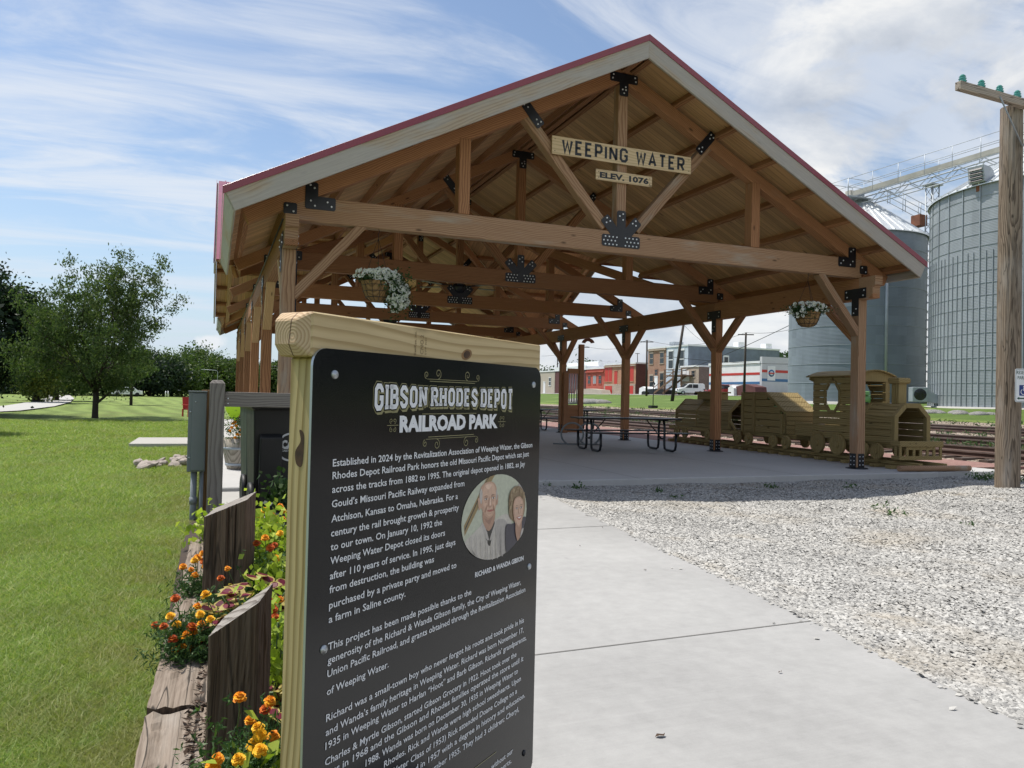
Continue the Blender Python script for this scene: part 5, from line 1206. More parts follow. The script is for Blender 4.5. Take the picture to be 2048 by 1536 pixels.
def stones(n_, rg):
    Y = 1.6 * (10.55 / 1.6) ** rg.uniform(0, 1, n_) ; X = 2.6 + rg.uniform(0, 1, n_) * 13.2; PR = np.array([path_r(y) for y in Y]); k = in_view(X, Y) & (X > PR + .015 - .06 * rg.uniform(0, 1, n_) ** 5 - .30 * rg.uniform(0, 1, n_) ** 260)
    k &= ~((X - 11.86) ** 2 + (Y - 8.5) ** 2 < .19 ** 2)
    X, Y = X[k], Y[k]; n_ = len(X); Z = np.array([gravz(x, y) for x, y in zip(X, Y)])
    on = X < np.array([path_r(y) for y in Y]); Z[on] = .004
    base = np.array([[1, 0, 0], [0, 1, 0], [-1, 0, 0], [0, -1, 0], [0, 0, 1], [.25, .1, -.6]]); tri = np.array([[0, 1, 4], [1, 2, 4], [2, 3, 4], [3, 0, 4]])
    B = base[None] * (1 + rg.uniform(-.32, .32, (n_, 6, 3))); s = rg.uniform(.005, .0155, n_) * (1 + .045 * Y); B = B * s[:, None, None] * np.array([1.25, .95, .46]); a = rg.uniform(0, 6.28, n_); c, s_ = np.cos(a)[:, None], np.sin(a)[:, None]
    x, y = B[..., 0] * c - B[..., 1] * s_, B[..., 0] * s_ + B[..., 1] * c; z = B[..., 2] + rg.normal(size=n_)[:, None] * .3 * x
    V = np.stack([x + X[:, None], y + Y[:, None], z + (Z + s * .15)[:, None]], -1).reshape(-1, 3); F = (np.arange(n_)[:, None, None] * 6 + tri[None]).reshape(-1, 3); return V, F
V, F = stones(430000, np.random.default_rng(5)); tag(mesh_np('gravel', V, F, M['stone']), 'loose white crushed stone covering the parking lot', 'gravel', kind='stuff')
# weeds along the slab edge and round the pole
def weeds(spots, name, label, size=.05):
    C = []
    for (px_, py_, n_, s) in spots:
        p = PZ(px_, py_, -.08); C.append(RNG.normal(size=(n_, 3)) * (s, s * .7, s * .35) + (p[0], p[1], gravz(p[0], p[1]) + .03))
    V, F = leaves_np(np.vstack(C), size, .35, .6); tag(mesh_np(name, V, F, M['leaf_mari']), label, 'weeds', kind='stuff')
weeds([(1094, 971, 40, .07), (1155, 974, 50, .08), (1315, 982, 25, .05), (1352, 993, 14, .04), (1450, 960, 25, .09), (1540, 972, 40, .09), (1700, 975, 25, .07), (1765, 1016, 20, .09), (1790, 1030, 20, .09), (1850, 948, 50, .05), (1965, 958, 260, .14), (2000, 955, 200, .12), (2042, 962, 120, .10), (1938, 1047, 8, .05), (1905, 950, 50, .06)], 'weeds', 'scattered low green weeds in the gravel', .06)
# ------------------------------------------------------------------ wooden play train (local X to the rear, near side y = 0, far side y = -WD)
TO = np.array([12.72, 11.36]); TU = np.array([.085, .9964]); TU /= np.linalg.norm(TU); TRZ = math.atan2(TU[1], TU[0]); WD = .875
def TX(px_):
    """distance along the near side of the train seen in a pixel column"""
    r = ray(px_, 860)[:2]; A = np.array([[r[0], -TU[0]], [r[1], -TU[1]]]); return float(np.linalg.solve(A, TO)[1])
def TXo(px_, y):
    r = ray(px_, 860)[:2]; o = TO + np.array([-TU[1], TU[0]]) * y; A = np.array([[r[0], -TU[0]], [r[1], -TU[1]]]); return float(np.linalg.solve(A, o)[1])
def tthing(name, label, cat, group=None): return thing(name, label, cat, (TO[0], TO[1], .02), TRZ, group)
trk = tthing('play_track', 'low wooden track of sleepers and rails carrying the play train', 'track')
mb = MB()
for y in (-.14, -WD + .14): mb.box((-.55, y - .045, .055), (9.2, y + .045, .125))
mb.build('rails', M['train'], trk, .005)
for i in range(23):
    x = -.45 + i * .43; MB().box((x - .07, -WD - .14, -.018), (x + .07, .16, .0545)).build('sleeper', M['train_v'], trk, .004)
MB().tube([(-.62, .46, .045), (-.66, -WD - .34, .045)], .055, 10).build('end_timber', M['fir_weathered'], trk)
def wheel(t, x, r, near=True):
    y = .035 if near else -WD - .035; sg = 1 if near else -1
    mb = MB().lathe([(0, -.03), (r, -.03), (r, .03), (r * .86, .035), (r * .80, .022), (r * .32, .022), (r * .30, .05), (0, .052)] if near else [(0, .03), (r, .03), (r, -.03), (0, -.035)], 22, (x, y, .125 + r), 'Y', smooth=False)
    mb.build('wheel', M['train_v'], t, .003)
def planks(mb, x0, x1, z0, z1, y0, y1, n_, hole=None, gap=.012):
    """horizontal boards on a side wall, split where an octagonal window is cut"""
    dz = (z1 - z0) / n_
    for i in range(n_):
        a, b_ = z0 + i * dz + gap / 2, z0 + (i + 1) * dz - gap / 2
        if hole:
            hx, hz, rx, rz_ = hole
            def hw(z): q = abs(z - hz) / rz_; return 0 if q >= 1 else rx * min(1.0, 1.0 - (q - .414) / .586 * .586) if q > .414 else rx
            if b_ > hz - rz_ and a < hz + rz_:
                lo_, hi_ = max(a, hz - rz_ + 1e-4), min(b_, hz + rz_ - 1e-4)
                zs = [lo_] + [z for z in (hz - rz_ * .414, hz + rz_ * .414) if lo_ < z < hi_] + [hi_]
                for sg_, xe in ((-1, x0), (1, x1)):
                    P = [(xe, a), (xe, b_)] + ([(hx, b_)] if b_ > hi_ + 1e-3 else []) + [(hx + sg_ * hw(z), z) for z in zs[::-1]] + ([(hx, a)] if a < lo_ - 1e-3 else [])
                    mb.prism(P, (0, y0, 0), (1, 0, 0), (0, 0, 1), (0, y1 - y0, 0))
                continue
        mb.box((x0, y0, a), (x1, y1, b_))
def octo(z0, z1, ch, w=WD): return [(-w, z0), (0, z0), (0, z1 - ch), (-ch, z1), (-w + ch, z1), (-w, z1 - ch)]
def barrel_shell(t, x0, x1, z0, z1, ch, name, nside=4):
    """planked shell with chamfered shoulders, open ends"""
    mb = MB(); dz = (z1 - ch - z0) / nside
    for y0, y1 in ((-.035, 0), (-WD, -WD + .035)):
        for i in range(nside): mb.box((x0, y0, z0 + i * dz + .006), (x1, y1, z0 + (i + 1) * dz - .006))
    L = math.hypot(ch, ch)
    for s in (0, 1):
        for i in range(2):
            t0, t1 = i / 2 + .02, (i + 1) / 2 - .02
            pA = (0 - ch * t0, z1 - ch + ch * t0); pB = (0 - ch * t1, z1 - ch + ch * t1); nx = .0247
            q = [pA, pB, (pB[0] - nx, pB[1] - nx), (pA[0] - nx, pA[1] - nx)]
            if s: q = [(-WD - a, b_) for a, b_ in q][::-1]
            mb.prism(q, (x0, 0, 0), (0, 1, 0), (0, 0, 1), (x1 - x0, 0, 0))
    n_ = 3; dw = (WD - 2 * ch) / n_
    for i in range(n_): mb.box((x0, -WD + ch + i * dw + .005, z1 - .035), (x1, -WD + ch + (i + 1) * dw - .005, z1))
    return mb.build(name, M['train'], t, .004)
def rim(t, x, z0, z1, ch, name, w_=.075, dx=.04):
    o = octo(z0, z1, ch); o = [(a * 1.0, b_) for a, b_ in o]; inn = [(-WD + w_, z0), (-w_, z0), (-w_, z1 - ch - w_ * .2), (-ch - w_ * .3, z1 - w_), (-WD + ch + w_ * .3, z1 - w_), (-WD + w_, z1 - ch - w_ * .2)]
    mb = MB(); og = [(a + (.012 if a > -WD / 2 else -.012), b_ + .012) for a, b_ in o]
    for i in range(1, 6):
        j = (i + 1) % 6
        if i == 5: continue
        mb.prism([og[i], og[j], inn[j], inn[i]], (x - dx / 2, 0, 0), (0, 1, 0), (0, 0, 1), (dx, 0, 0))
    mb.prism([og[5], og[0], inn[0], inn[5]], (x - dx / 2, 0, 0), (0, 1, 0), (0, 0, 1), (dx, 0, 0))
    return mb.build(name, M['train_v'], t, .003)
# --- engine
en = tthing('play_engine', 'wooden play locomotive with an arched cab roof, octagonal windows and a square smokestack', 'play train', 'cars of the wooden play train')
xB0, xB1 = .0, TX(1712); xC0, xC1 = xB1, TX(1625); Z0, Z1, CHF = .48, 1.285, .265
MB().box((-.24, -WD + .08, .37), (xC1 + .70, -.08, .478)).build('frame', M['train'], en, .005)
barrel_shell(en, xB0 + .02, xB1, Z0, Z1, CHF, 'boiler'); rim(en, .02, Z0, Z1, CHF, 'boiler_rim', .085, .09); rim(en, xB1 - .15, Z0, Z1, CHF, 'boiler_band', .03, .09)
MB().box((xB1 - .04, -WD + .04, Z0), (xB1 - .005, -.04, Z1 - .08)).build('bulkhead', M['train'], en)
# cow-catcher platform
mb = MB().box((-.22, -WD - .04, .43), (.0, .04, .478)); mb.box((-.27, -WD - .10, .435), (-.20, .10, .545)); mb.box((-.25, -WD - .09, .17), (-.21, .09, .25)); mb.box((-.21, .045, .17), (-.02, .085, .25)).box((-.20, .04, .44), (-.0, .088, .545))
for i in range(7): y = -WD - .06 + i * (WD + .12) / 6; mb.box((-.245, y - .03, .25), (-.215, y + .03, .435))
mb.box((-.15, .05, .25), (-.09, .08, .44))
mb.build('cowcatcher', M['train'], en, .004)
# smokestack
sx_ = TXo(1797, -WD / 2)
mb = MB()
for dx_, dy_ in ((-1, 0), (1, 0), (0, -1), (0, 1)): mb.box((sx_ - .115 if dx_ >= 0 and dx_ else sx_ - .115, 0, 0), (0, 0, 0)) if False else None
mb.box((sx_ - .10, -WD / 2 - .10, Z1), (sx_ - .004, -WD / 2 + .10, 1.70)).box((sx_ + .004, -WD / 2 - .10, Z1), (sx_ + .10, -WD / 2 + .10, 1.70)); mb.build('smokestack', M['train_v'], en, .006)
MB().prism([(-.13, 0), (.13, 0), (.155, .03), (.155, .09), (.13, .125), (-.13, .125), (-.155, .09), (-.155, .03)], (sx_, -WD / 2 - .155, 1.695), (1, 0, 0), (0, 0, 1), (0, .31, 0)).build('stack_cap', M['train'], en, .02, 2)
# cab
cw = .04; hx = (xC0 + xC1) / 2 + .05
for y0, y1 in ((-.035, .0), (-WD, -WD + .035)):
    mb = MB(); planks(mb, xC0 + .0, xC1, Z0, 1.85, y0, y1, 9, (hx, 1.41, .215, .30)); mb.build('cab_side', M['train'], en, .003)
    o8 = [(math.cos(rad(22.5 + 45 * i)), math.sin(rad(22.5 + 45 * i))) for i in range(8)]; mb = MB(); yy = (.0 if y0 > -.5 else -WD - .028)
    for i in range(8):
        a, b_ = o8[i], o8[(i + 1) % 8]; f_ = lambda p, k: (hx + p[0] * .215 * k * 1.082, 1.41 + p[1] * .30 * k * 1.082)
        mb.prism([f_(a, 1.20), f_(b_, 1.20), f_(b_, .99), f_(a, .99)], (0, yy, 0), (1, 0, 0), (0, 0, 1), (0, .028, 0))
    mb.build('window_frame', M['train_v'], en, .002)
mb = MB()
for x in (xC0 + .04, xC1 - .04):
    for y in (-.075, -WD + .075): MB().box((x - .045, y - .045, Z0), (x + .045, y + .045, 1.86)).build('cab_post', M['train_v'], en, .004)
arc = [(-WD - .10 + (WD + .20) * i / 14, 1.85 + .13 * math.sin(math.pi * i / 14)) for i in range(15)]
def arch_strip(x, dx): return MB().prism(arc + [(.10, 1.79), (-.02, 1.75), (-WD + .02, 1.75), (-WD - .10, 1.79)], (x, 0, 0), (0, 1, 0), (0, 0, 1), (dx, 0, 0))
arch_strip(xC0 - .02, .04).build('roof_arch', M['train_v'], en, .003); arch_strip(xC1 - .02, .04).build('roof_arch', M['train_v'], en, .003)
mb = MB()
for i in range(14):
    (a, za), (b_, zb_) = arc[i], arc[i + 1]; q = .006; mb.prism([(a + q, za + .002), (b_ - q, zb_ + .002), (b_ - q, zb_ + .028), (a + q, za + .028)], (xC0 - .10, 0, 0), (0, 1, 0), (0, 0, 1), (xC1 - xC0 + .24, 0, 0))
mb.build('cab_roof', M['train'], en, .003)
MB().box((xC0 - .02, -WD, 1.10), (xC0 + .03, 0, 1.19)).build('cab_sill', M['train'], en, .003)
for y_ in (-.035, -WD): mb = MB(); planks(mb, xC1, xC1 + .62, Z0, .80, y_, y_ + .035, 3); mb.build('rear_side', M['train'], en, .003)
for px_, r in ((1638, .235), (1678, .235)):
    wheel(en, TX(px_), r); wheel(en, TX(px_), r, False)
for px_ in (1729, 1757): wheel(en, TX(px_), .17); wheel(en, TX(px_), .17, False)
# --- tender
td = tthing('play_tender', 'boxy wooden coal tender with a sloped top between the locomotive and the tank car', 'play train', 'cars of the wooden play train')
x0, x1, x2, x3 = TX(1604), TX(1565), TX(1533), TX(1483); ZT_ = 1.485
MB().box((x0 - .25, -WD + .08, .37), (x3 + .1, -.08, .478)).build('frame', M['train'], td, .005)
for y0, y1 in ((-.035, 0), (-WD, -WD + .035)):
    mb = MB(); planks(mb, x2, x3, Z0, ZT_, y0, y1, 6); n_ = 6; dz = (ZT_ - Z0) / 6
    for i in range(6):
        za, zb_ = Z0 + i * dz + .006, Z0 + (i + 1) * dz - .006; xa = x1 - .12 if zb_ < 1.0 else x1 - .12 + (x2 - x1 + .12) * (zb_ - 1.0) / (ZT_ - 1.0)
        mb.box((xa, y0, za), (x2, y1, zb_))
    mb.build('side_wall', M['train'], td, .003); q = .0 if y0 > -.5 else -WD - .03
    mb = MB().box((x3 - .10, q, Z0), (x3, q + .03, ZT_ + .02)).box(((x2 + x3) / 2 - .05, q, Z0), ((x2 + x3) / 2 + .05, q + .03, ZT_)).box((x1 - .02, q, Z0), (x1 + .08, q + .03, .98)); mb.bar((x2 + .02, q + .015, ZT_ + .0), (x1 - .10, q + .015, 1.02), .03, .08); mb.build('side_battens', M['train_v'], td, .003)
mb = MB(); planks(mb, 0, 0, 0, 0, 0, 0, 1) if False else None
for i in range(7): z = Z0 + i * .145; mb.box((x3 - .03, -WD, z + .006), (x3, 0, z + .139))
mb.build('end_wall', M['train'], td, .003); mb = MB()
for i in range(5): z = Z0 + i * .11; mb.box((x1 - .12, -WD, z + .005), (x1 - .09, 0, z + .105))
mb.build('end_wall', M['train'], td, .003)
mb = MB()
for i in range(4):
    t0, t1 = i / 4 + .01, (i + 1) / 4 - .01; P0 = Vector((x1 - .12, 0, 1.02)).lerp(Vector((x2, 0, ZT_ + .01)), t0); P1 = Vector((x1 - .12, 0, 1.02)).lerp(Vector((x2, 0, ZT_ + .01)), t1)
    mb.prism([(P0.x, P0.z), (P1.x, P1.z), (P1.x - .02, P1.z + .02), (P0.x - .02, P0.z + .02)], (0, -WD, 0), (1, 0, 0), (0, 0, 1), (0, WD, 0))
mb.build('sloped_top', M['train'], td, .003)
MB().box((x2 + .0, -WD, ZT_), (x3, 0, ZT_ + .03)).build('top_deck', M['train'], td, .004)
for px_ in (1478, 1500, 1549, 1575): wheel(td, TX(px_), .16); wheel(td, TX(px_), .16, False)
# --- tank car
tk = tthing('play_tank_car', 'wooden tank car with chamfered shoulders and a square dome, rearmost of the play train', 'play train', 'cars of the wooden play train')
x0, x1 = TX(1457), TX(1352) + .02; zt_ = 1.30
MB().box((x0 - .5, -WD + .08, .37), (x1 + .35, -.08, .478)).build('frame', M['train'], tk, .005); MB().box((x0 - .55, -.02, .37), (x1 + .40, .02, .47)).build('side_sill', M['train'], tk, .003)
barrel_shell(tk, x0, x1, Z0, zt_, .34, 'tank_shell', 4); rim(tk, x0 - .0, Z0, zt_, .34, 'tank_rim'); rim(tk, x1, Z0, zt_, .34, 'tank_rim'); rim(tk, (x0 + x1) / 2 + .25, Z0, zt_, .34, 'tank_band', .03)
xm = TXo(1424, -WD / 2); MB().box((xm - .36, -WD / 2 - .30, zt_), (xm + .36, -WD / 2 + .30, zt_ + .19)).box((xm - .42, -WD / 2 - .36, zt_ + .19), (xm + .42, -WD / 2 + .36, zt_ + .23)).build('dome', M['train'], tk, .006)
mb = MB().bar((x0 - .02, -.02, Z0 + .25), (x0 - .33, -.02, Z0 - .0), .04, .07).bar((x0 - .02, -WD + .02, Z0 + .25), (x0 - .33, -WD + .02, Z0 - .0), .04, .07); mb.build('end_braces', M['train'], tk)
for px_ in (1356, 1372, 1418, 1434): wheel(tk, TX(px_), .16); wheel(tk, TX(px_), .16, False)

# ------------------------------------------------------------------ picnic tables
def picnic(x, y, rz, label):
    t = thing('picnic_table', label, 'picnic table', (x, y, 0), rz, 'picnic tables under the pavilion')
    L = 1.34; mb = MB()
    MB().box((-L, -.38, .775), (L, .38, .812)).build('tabletop', M['black_steel'], t, .01)
    for s in (-1, 1): MB().box((-L + .02, s * .76 - .13, .445), (L - .02, s * .76 + .13, .478)).build('bench', M['black_steel'], t, .01)
    for x_ in (-.98, .98):
        for s in (-1, 1):
            c = lambda y_, z_: (x_, s * y_, z_)
            MB().tube([c(.10, .77), c(.16, .60), c(.16, .16), c(.19, .06), c(.27, .032), c(.62, .032), c(.72, .06), c(.76, .16), c(.76, .445)], .030, 10).build('leg', M['black_steel'], t)
        MB().tube([(x_, -.17, .30), (x_, .17, .30)], .022, 8).tube([(x_, -.33, .762), (x_, .33, .762)], .02, 8).build('crossbar', M['black_steel'], t)
        sg = 1 if x_ < 0 else -1; MB().tube([(x_, 0, .30), (x_ + sg * .42, 0, .765)], .015, 8).build('brace', M['black_steel'], t)
    return t
a, b_ = PZ(1187, 905, 0), PZ(1348, 905, 0); c1_ = (a + b_) / 2
TB1 = picnic(c1_[0] + .17, c1_[1] + .72, -.10, 'nearest black steel picnic table, in front of the play train')
a = PZ(1105, 862, 0); dup(TB1, (a[0] + .85, a[1] + .9, 0), -.05, 'black picnic table whose top shows just above and left of the nearest table')
dup(TB1, (7.5, 27.2, 0), .05, 'farthest black picnic table, near the chime frame')

# ring rack behind the tables
rk = PZ(1146, 890, 0); t = thing('ring_rack', 'grey rack of two steel hoops standing behind the nearest picnic table', 'bike rack', (rk[0], rk[1], 0), .0)
for px_ in (1131, 1165):
    p = PZ(px_, 888, 0) - rk; o_ = MB().tube([(p[0] + .30 * math.cos(a) * .93, .30 * math.sin(a) * 0 - .30 * math.cos(a) * .37, .30 + .30 * math.sin(a)) for a in [2 * math.pi * i / 28 for i in range(28)]], .026, 8, closed=True).build('hoop', M['pvc'], t)
MB().tube([(-.5, .2, .03), (.75, -.22, .03)], .02, 8).build('rail', M['pvc'], t)
# chime frame next to the fourth post
cf = PZ(1150, 866, 0); ang = -.38; t = thing('chime_frame', 'tall wooden frame strung with hanging metal chimes beside the fourth post', 'chimes', (cf[0] - .02, cf[1] + .2, 0))
zT = 2.86; wf = .62
for x in (-wf / 2, wf / 2): MB().box((x - .09, -.08, 0), (x + .09, .08, 3.25 if x > 0 else 2.2)).build('upright', M['fir'], t, .006)
for z in (zT - .60, .93): MB().box((-wf / 2 + .09, -.05, z - .09), (wf / 2 - .09, .05, z + .09)).build('crosspiece', M['fir'], t, .006)
MB().box((-wf / 2 + .09, -.03, .02), (wf / 2 - .09, .02, .84)).build('lower_panel', M['fir'], t)
for i in range(4): x = -wf / 2 + .16 + i * .10; MB().tube([(x, 0, 2.16), (x, 0, 1.12 - .0)], .020, 8).build('chime', M['shed_red'] if False else M['galv'], t)
hp = PD(1177, 684, 27.0); t = thing('hanging_arch', 'dark arched ornament hanging beneath the eave beam', 'ornament', tuple(hp))
MB().prism([(.22 * math.cos(rad(a)), .20 * math.sin(rad(a)) - .06) for a in range(10, 171, 16)] + [(.11 * math.cos(rad(a)), .09 * math.sin(rad(a)) - .06) for a in range(170, 9, -16)], (0, 0, 0), (.93, -.37, 0), (0, 0, 1), (0, .06, 0)).build('arch', M['rusty'], t)
MB().tube([(0, 0, .1), (0, 0, 3.35 - hp[2])], .006, 5).build('cord', M['wire'], t)
# ceiling fan
fp = PD(870, 566, 22.0); t = thing('ceiling_fan', 'dark ceiling fan with a rod mount high under the ridge', 'ceiling fan', (XC, YC - 3.3 + 1.0, fp[2] - .15))
MB().tube([(0, 0, .1), (0, 0, top(0) - .34 - fp[2] + .15)], .022, 8).build('rod', M['black_steel'], t); MB().lathe([(0, -.20), (.13, -.18), (.20, -.06), (.20, .04), (.10, .12), (0, .12)], 20).build('motor', M['black_steel'], t)
for i in range(6): a = i * math.pi / 3 + .3; MB().bar((.15 * math.cos(a), .15 * math.sin(a), 0), (1.25 * math.cos(a), 1.25 * math.sin(a), .03), .17, .012).build('blade', M['black_steel'], t)

# ------------------------------------------------------------------ old telegraph pole with crossarm and parking sign
pz = PZ(2021, 976, 0); PX0, PY0 = pz[0] + .09, pz[1] + .12
tp_ = thing('telegraph_pole', 'weathered cracked timber pole with a crossarm of glass insulators on the gravel', 'utility pole', (PX0, PY0, 0))
rg = np.random.default_rng(12); k = 64; nz = 60; dd = rg.normal(size=k) * .003
for _ in range(9): j = rg.integers(k); dd[j] -= rg.uniform(.006, .016)
V = []; ZTOP = 6.12
for i in range(nz + 1):
    z = -.35 + (ZTOP + .35) * i / nz; R_ = .176 - .009 * z / 6 * 2; ph = rg.normal(size=k) * .0012
    for j in range(k): a = 2 * math.pi * j / k; r = R_ + dd[j] * (1 + .3 * math.sin(z * 2 + j)) + ph[j]; V.append((r * math.cos(a) + .003 * math.sin(z * 1.3), r * math.sin(a), z))
mb = MB().add(V, [(i * k + j, i * k + (j + 1) % k, (i + 1) * k + (j + 1) % k, (i + 1) * k + j) for i in range(nz) for j in range(k)], 0, True); mb.add(V[-k:], [tuple(range(k))]); mb.build('pole', M['pole'], tp_)
# crossarm direction from its left tip
AL = PD(1905, 181, 12.15) - (PX0, PY0, 0); AL = Vector((AL[0], AL[1], 6.06)); U_ = Vector((1, .045, 0)).normalized()
tip = Vector((PX0, PY0, 0)); a0 = U_ * -1.60; a1 = U_ * 1.60; yo = Vector((U_.y, -U_.x, 0)) * .225
am = beam('crossarm', Vector((PX0, PY0, 6.10)) + a0 + yo, Vector((PX0, PY0, 6.10)) + a1 + yo, .10, .125, M['pole_arm'], tp_, bevel=.006)
MB().tube([Vector((0, 0, 5.45)) + yo * .80, Vector((0, 0, 6.07)) + yo * 1.27 + U_ * -.72], .012, 6).tube([Vector((0, 0, 5.45)) + yo * .80, Vector((0, 0, 6.07)) + yo * 1.27 + U_ * .72], .012, 6).build('arm_brace', M['galv_dull'], tp_)
for q in (-1.50, -1.07, -.64, -.21, .21, .64, 1.07, 1.50):
    c = U_ * q + yo + Vector((0, 0, 6.163))
    MB().lathe([(.0, .0), (.052, .005), (.062, .02), (.046, .032), (.046, .045), (.058, .056), (.044, .068), (.040, .078), (.049, .088), (.038, .102), (.026, .118), (0, .122)], 16, tuple(c)).build('insulator', M['glass_green'], tp_)
# parking sign
p0 = PD(2030.5, 737, 11.75); uu = Vector((.95, -.31, 0)).normalized(); sg_ = thing('parking_sign', 'white reserved parking sign with a blue wheelchair symbol fixed to the timber pole', 'sign', (p0[0], p0[1], 0), math.atan2(uu.y, uu.x))
zt1 = p0[2]; zb1 = PD(2030.5, 804, 11.75)[2]; hS = zt1 - zb1; wS = .305
MB().prism(rrect(0, zb1, wS, zt1, .03), (0, 0, 0), (1, 0, 0), (0, 0, 1), (0, .003, 0)).build('plate', M['white_paint'], sg_)
mk_green = plain('sign_green', (.01, .06, .035), .5); mk_blue = plain('sign_blue', (.012, .035, .19), .5)
mb = MB(); o, i_ = rrect(.009, zb1 + .009, wS - .009, zt1 - .009, .024), rrect(.014, zb1 + .014, wS - .014, zt1 - .014, .02); k = len(o)
mb.add([(x, -.001, z) for x, z in o + i_], [(j, (j + 1) % k, k + (j + 1) % k, k + j) for j in range(k)]); 
for s, zz, h_ in (('RESERVED', zt1 - .085, .052), ('PARKING', zt1 - .165, .052)):
    V, F = text2d(s, .262 if s == 'RESERVED' else .225, cap=h_, bold=.01); mb.add([(x + .022 + (.0 if s == 'RESERVED' else .018), -.001, z + zz) for x, z in V], F)
za = zb1 + .058; mb.add([(x, -.001, za + z) for x, z in ((.03, 0), (.07, .024), (.07, .010), (.27, .010), (.27, -.010), (.07, -.010), (.07, -.024))], [tuple(range(7))[::-1]]); mb.build('lettering', mk_green, sg_)
bx, bz = .068, zb1 + .10; bs = .165; mb = MB().add([(x, -.0012, z) for x, z in rrect(bx, bz, bx + bs, bz + bs, .008)], [tuple(range(28))[::-1]], 0)
W_ = []
def wl(pts, w): V, F = stroke(pts, w); mb.add([(bx + x * bs, -.0024, bz + z * bs) for x, z in V], F, 1)
wl([(.42, .78), (.44, .48), (.66, .48), (.76, .24), (.84, .26)], .075); wl([(.43, .62), (.62, .62)], .06); mb.add([(bx + bs * x, -.0024, bz + bs * z) for x, z in ell(.42, .87, .06, .06, 14)], [tuple(range(14))[::-1]], 1)
wl([(.40 + .24 * math.cos(rad(a)), .36 + .24 * math.sin(rad(a))) for a in range(115, 331, 12)], .06); mb.build('wheelchair_symbol', [mk_blue, M['white_paint']], sg_)
MB().ball((wS / 2, -.002, zt1 - .03), .007).ball((wS / 2, -.002, zb1 + .025), .007).build('bolts', M['galv'], sg_)

# ------------------------------------------------------------------ real tracks
def track(x0, label):
    t = thing('railway_track', label, 'railway track', (x0, 60, gz(x0)), 0, 'railway tracks behind the play train')
    for dx_ in (0, 1.45):
        z0 = gz(x0 + dx_) - gz(x0) + .01; mb = MB().prism([(-.07, 0), (.07, 0), (.07, .015), (.015, .035), (.012, .11), (-.012, .11), (-.015, .035), (-.07, .015)], (dx_, -100, z0), (1, 0, 0), (0, 0, 1), (0, 270, 0)).box((dx_ - .036, -100, z0 + .111), (dx_ + .036, 170, z0 + .150), 1)
        mb.build('rail', [M['rust_rail'], M['rail_head']], t)
    mb = MB()
    for i in range(300): y = -80 + i * .6 + RNG.uniform(-.05, .05); z = -.035; s = RNG.uniform(-.12, .12); dz = .0345 * 1.45; mb.box((-.55 + s, y - .11, z - .1), (2.0 + s, y + .11, z + .03 + .02))
    o = mb.build('sleepers', M['sleeper'], t); o['kind'] = 'stuff'; return t
track(17.3, 'nearest rusty railway track, along the tan ballast'); track(20.9, 'middle railway track with weeds between its rails'); track(26.0, 'far railway track at the edge of the green verge')
C = []
for i in range(420): x = RNG.choice([19.9, 20.2, 23.6, 24.4, 29.5, 30.8]) + RNG.normal() * .35; y = RNG.uniform(8, 60); C.append(RNG.normal(size=(14, 3)) * (.12, .16, .06) + (x, y, gz(x) + .08))
V, F = leaves_np(np.vstack(C), .16, .22, .9); tag(mesh_np('track_weeds', V, F, M['rough_leaf'] if 'rough_leaf' in M else M['leaf_hill']), 'tufts of weed growing between the railway tracks', 'weeds', kind='stuff')
for (px_, py_, dep, r) in ((1900, 843, 44, .9), (1960, 847, 42, .8), (1180, 815, 80, 2.2), (1500, 838, 50, .8)):
    p = PD(px_, py_, dep); mb = MB(); 
    for i in range(7): mb.ball((RNG.normal() * r * .6, RNG.normal() * r * .5, 0), r * RNG.uniform(.35, .6), 9, 6, 0, (1.3, 1, .45))
    o_ = mb.build('ballast_heap', M['gravel']); o_.location = (p[0], p[1], gz(p[0])); tag(o_, dict([(1900, 'pale ballast heap left of the timber pole, beyond the far track'), (1960, 'pale ballast heap directly beside the timber pole, beyond the far track'), (1180, 'long pale ballast heap between the third and fourth posts'), (1500, 'pale ballast heap hidden mostly by the play tender')])[px_], 'gravel heap', 'ballast heaps along the far track')
ss = PD(1306, 814, 62); t = thing('switch_stand', 'thin dark railway switch stand with a small target at the far track', 'signal', (ss[0], ss[1], gz(ss[0])))
MB().tube([(0, 0, 0), (0, 0, 2.0)], .04, 6).build('mast', M['black_steel'], t); MB().box((-.3, -.25, 0), (.3, .25, .22)).build('base', M['black_steel'], t); MB().prism([(0, .22), (.18, 0), (0, -.22), (-.18, 0)], (0, 0, 2.0), (.53, -.85, 0), (0, 0, 1), (0, .02, 0)).build('target', M['black_steel'], t)
# ------------------------------------------------------------------ grain bins
def bin_pos(aL, dist): return np.array([math.sin(rad(aL)) * dist, math.cos(rad(aL)) * dist])
def corr(name, c, hi, lo, pitch, metal, rough):
    m, n, b = newmat(name); tc = n.n('ShaderNodeTexCoord').outputs['Object']; x, y, z = n.sep(tc)
    s = n.math('SINE', n.math('MULTIPLY', z, 2 * math.pi / pitch)); th = n.math('ARCTAN2', y, x)
    pid = n.math('ADD', n.math('FLOOR', n.math('MULTIPLY', th, 6.2)), n.math('MULTIPLY', n.math('FLOOR', n.math('DIVIDE', z, .81)), 17.3))
    w = n.n('ShaderNodeTexWhiteNoise', dict(noise_dimensions='1D'), W=pid).outputs[0]; st = n.noise(n.mapping(tc, scale=(1, 1, .25)), 1.1, 5, .6)
    k = n.math('ADD', n.math('ADD', .80, n.math('MULTIPLY', w, .16)), n.math('MULTIPLY', n.math('SUBTRACT', st, .5), .35)); n.set(b.inputs['Base Color'], n.vmath('SCALE', c, k))
    b.inputs['Metallic'].default_value = metal; b.inputs['Roughness'].default_value = rough; bump(n, b, s, .16, .03); return m
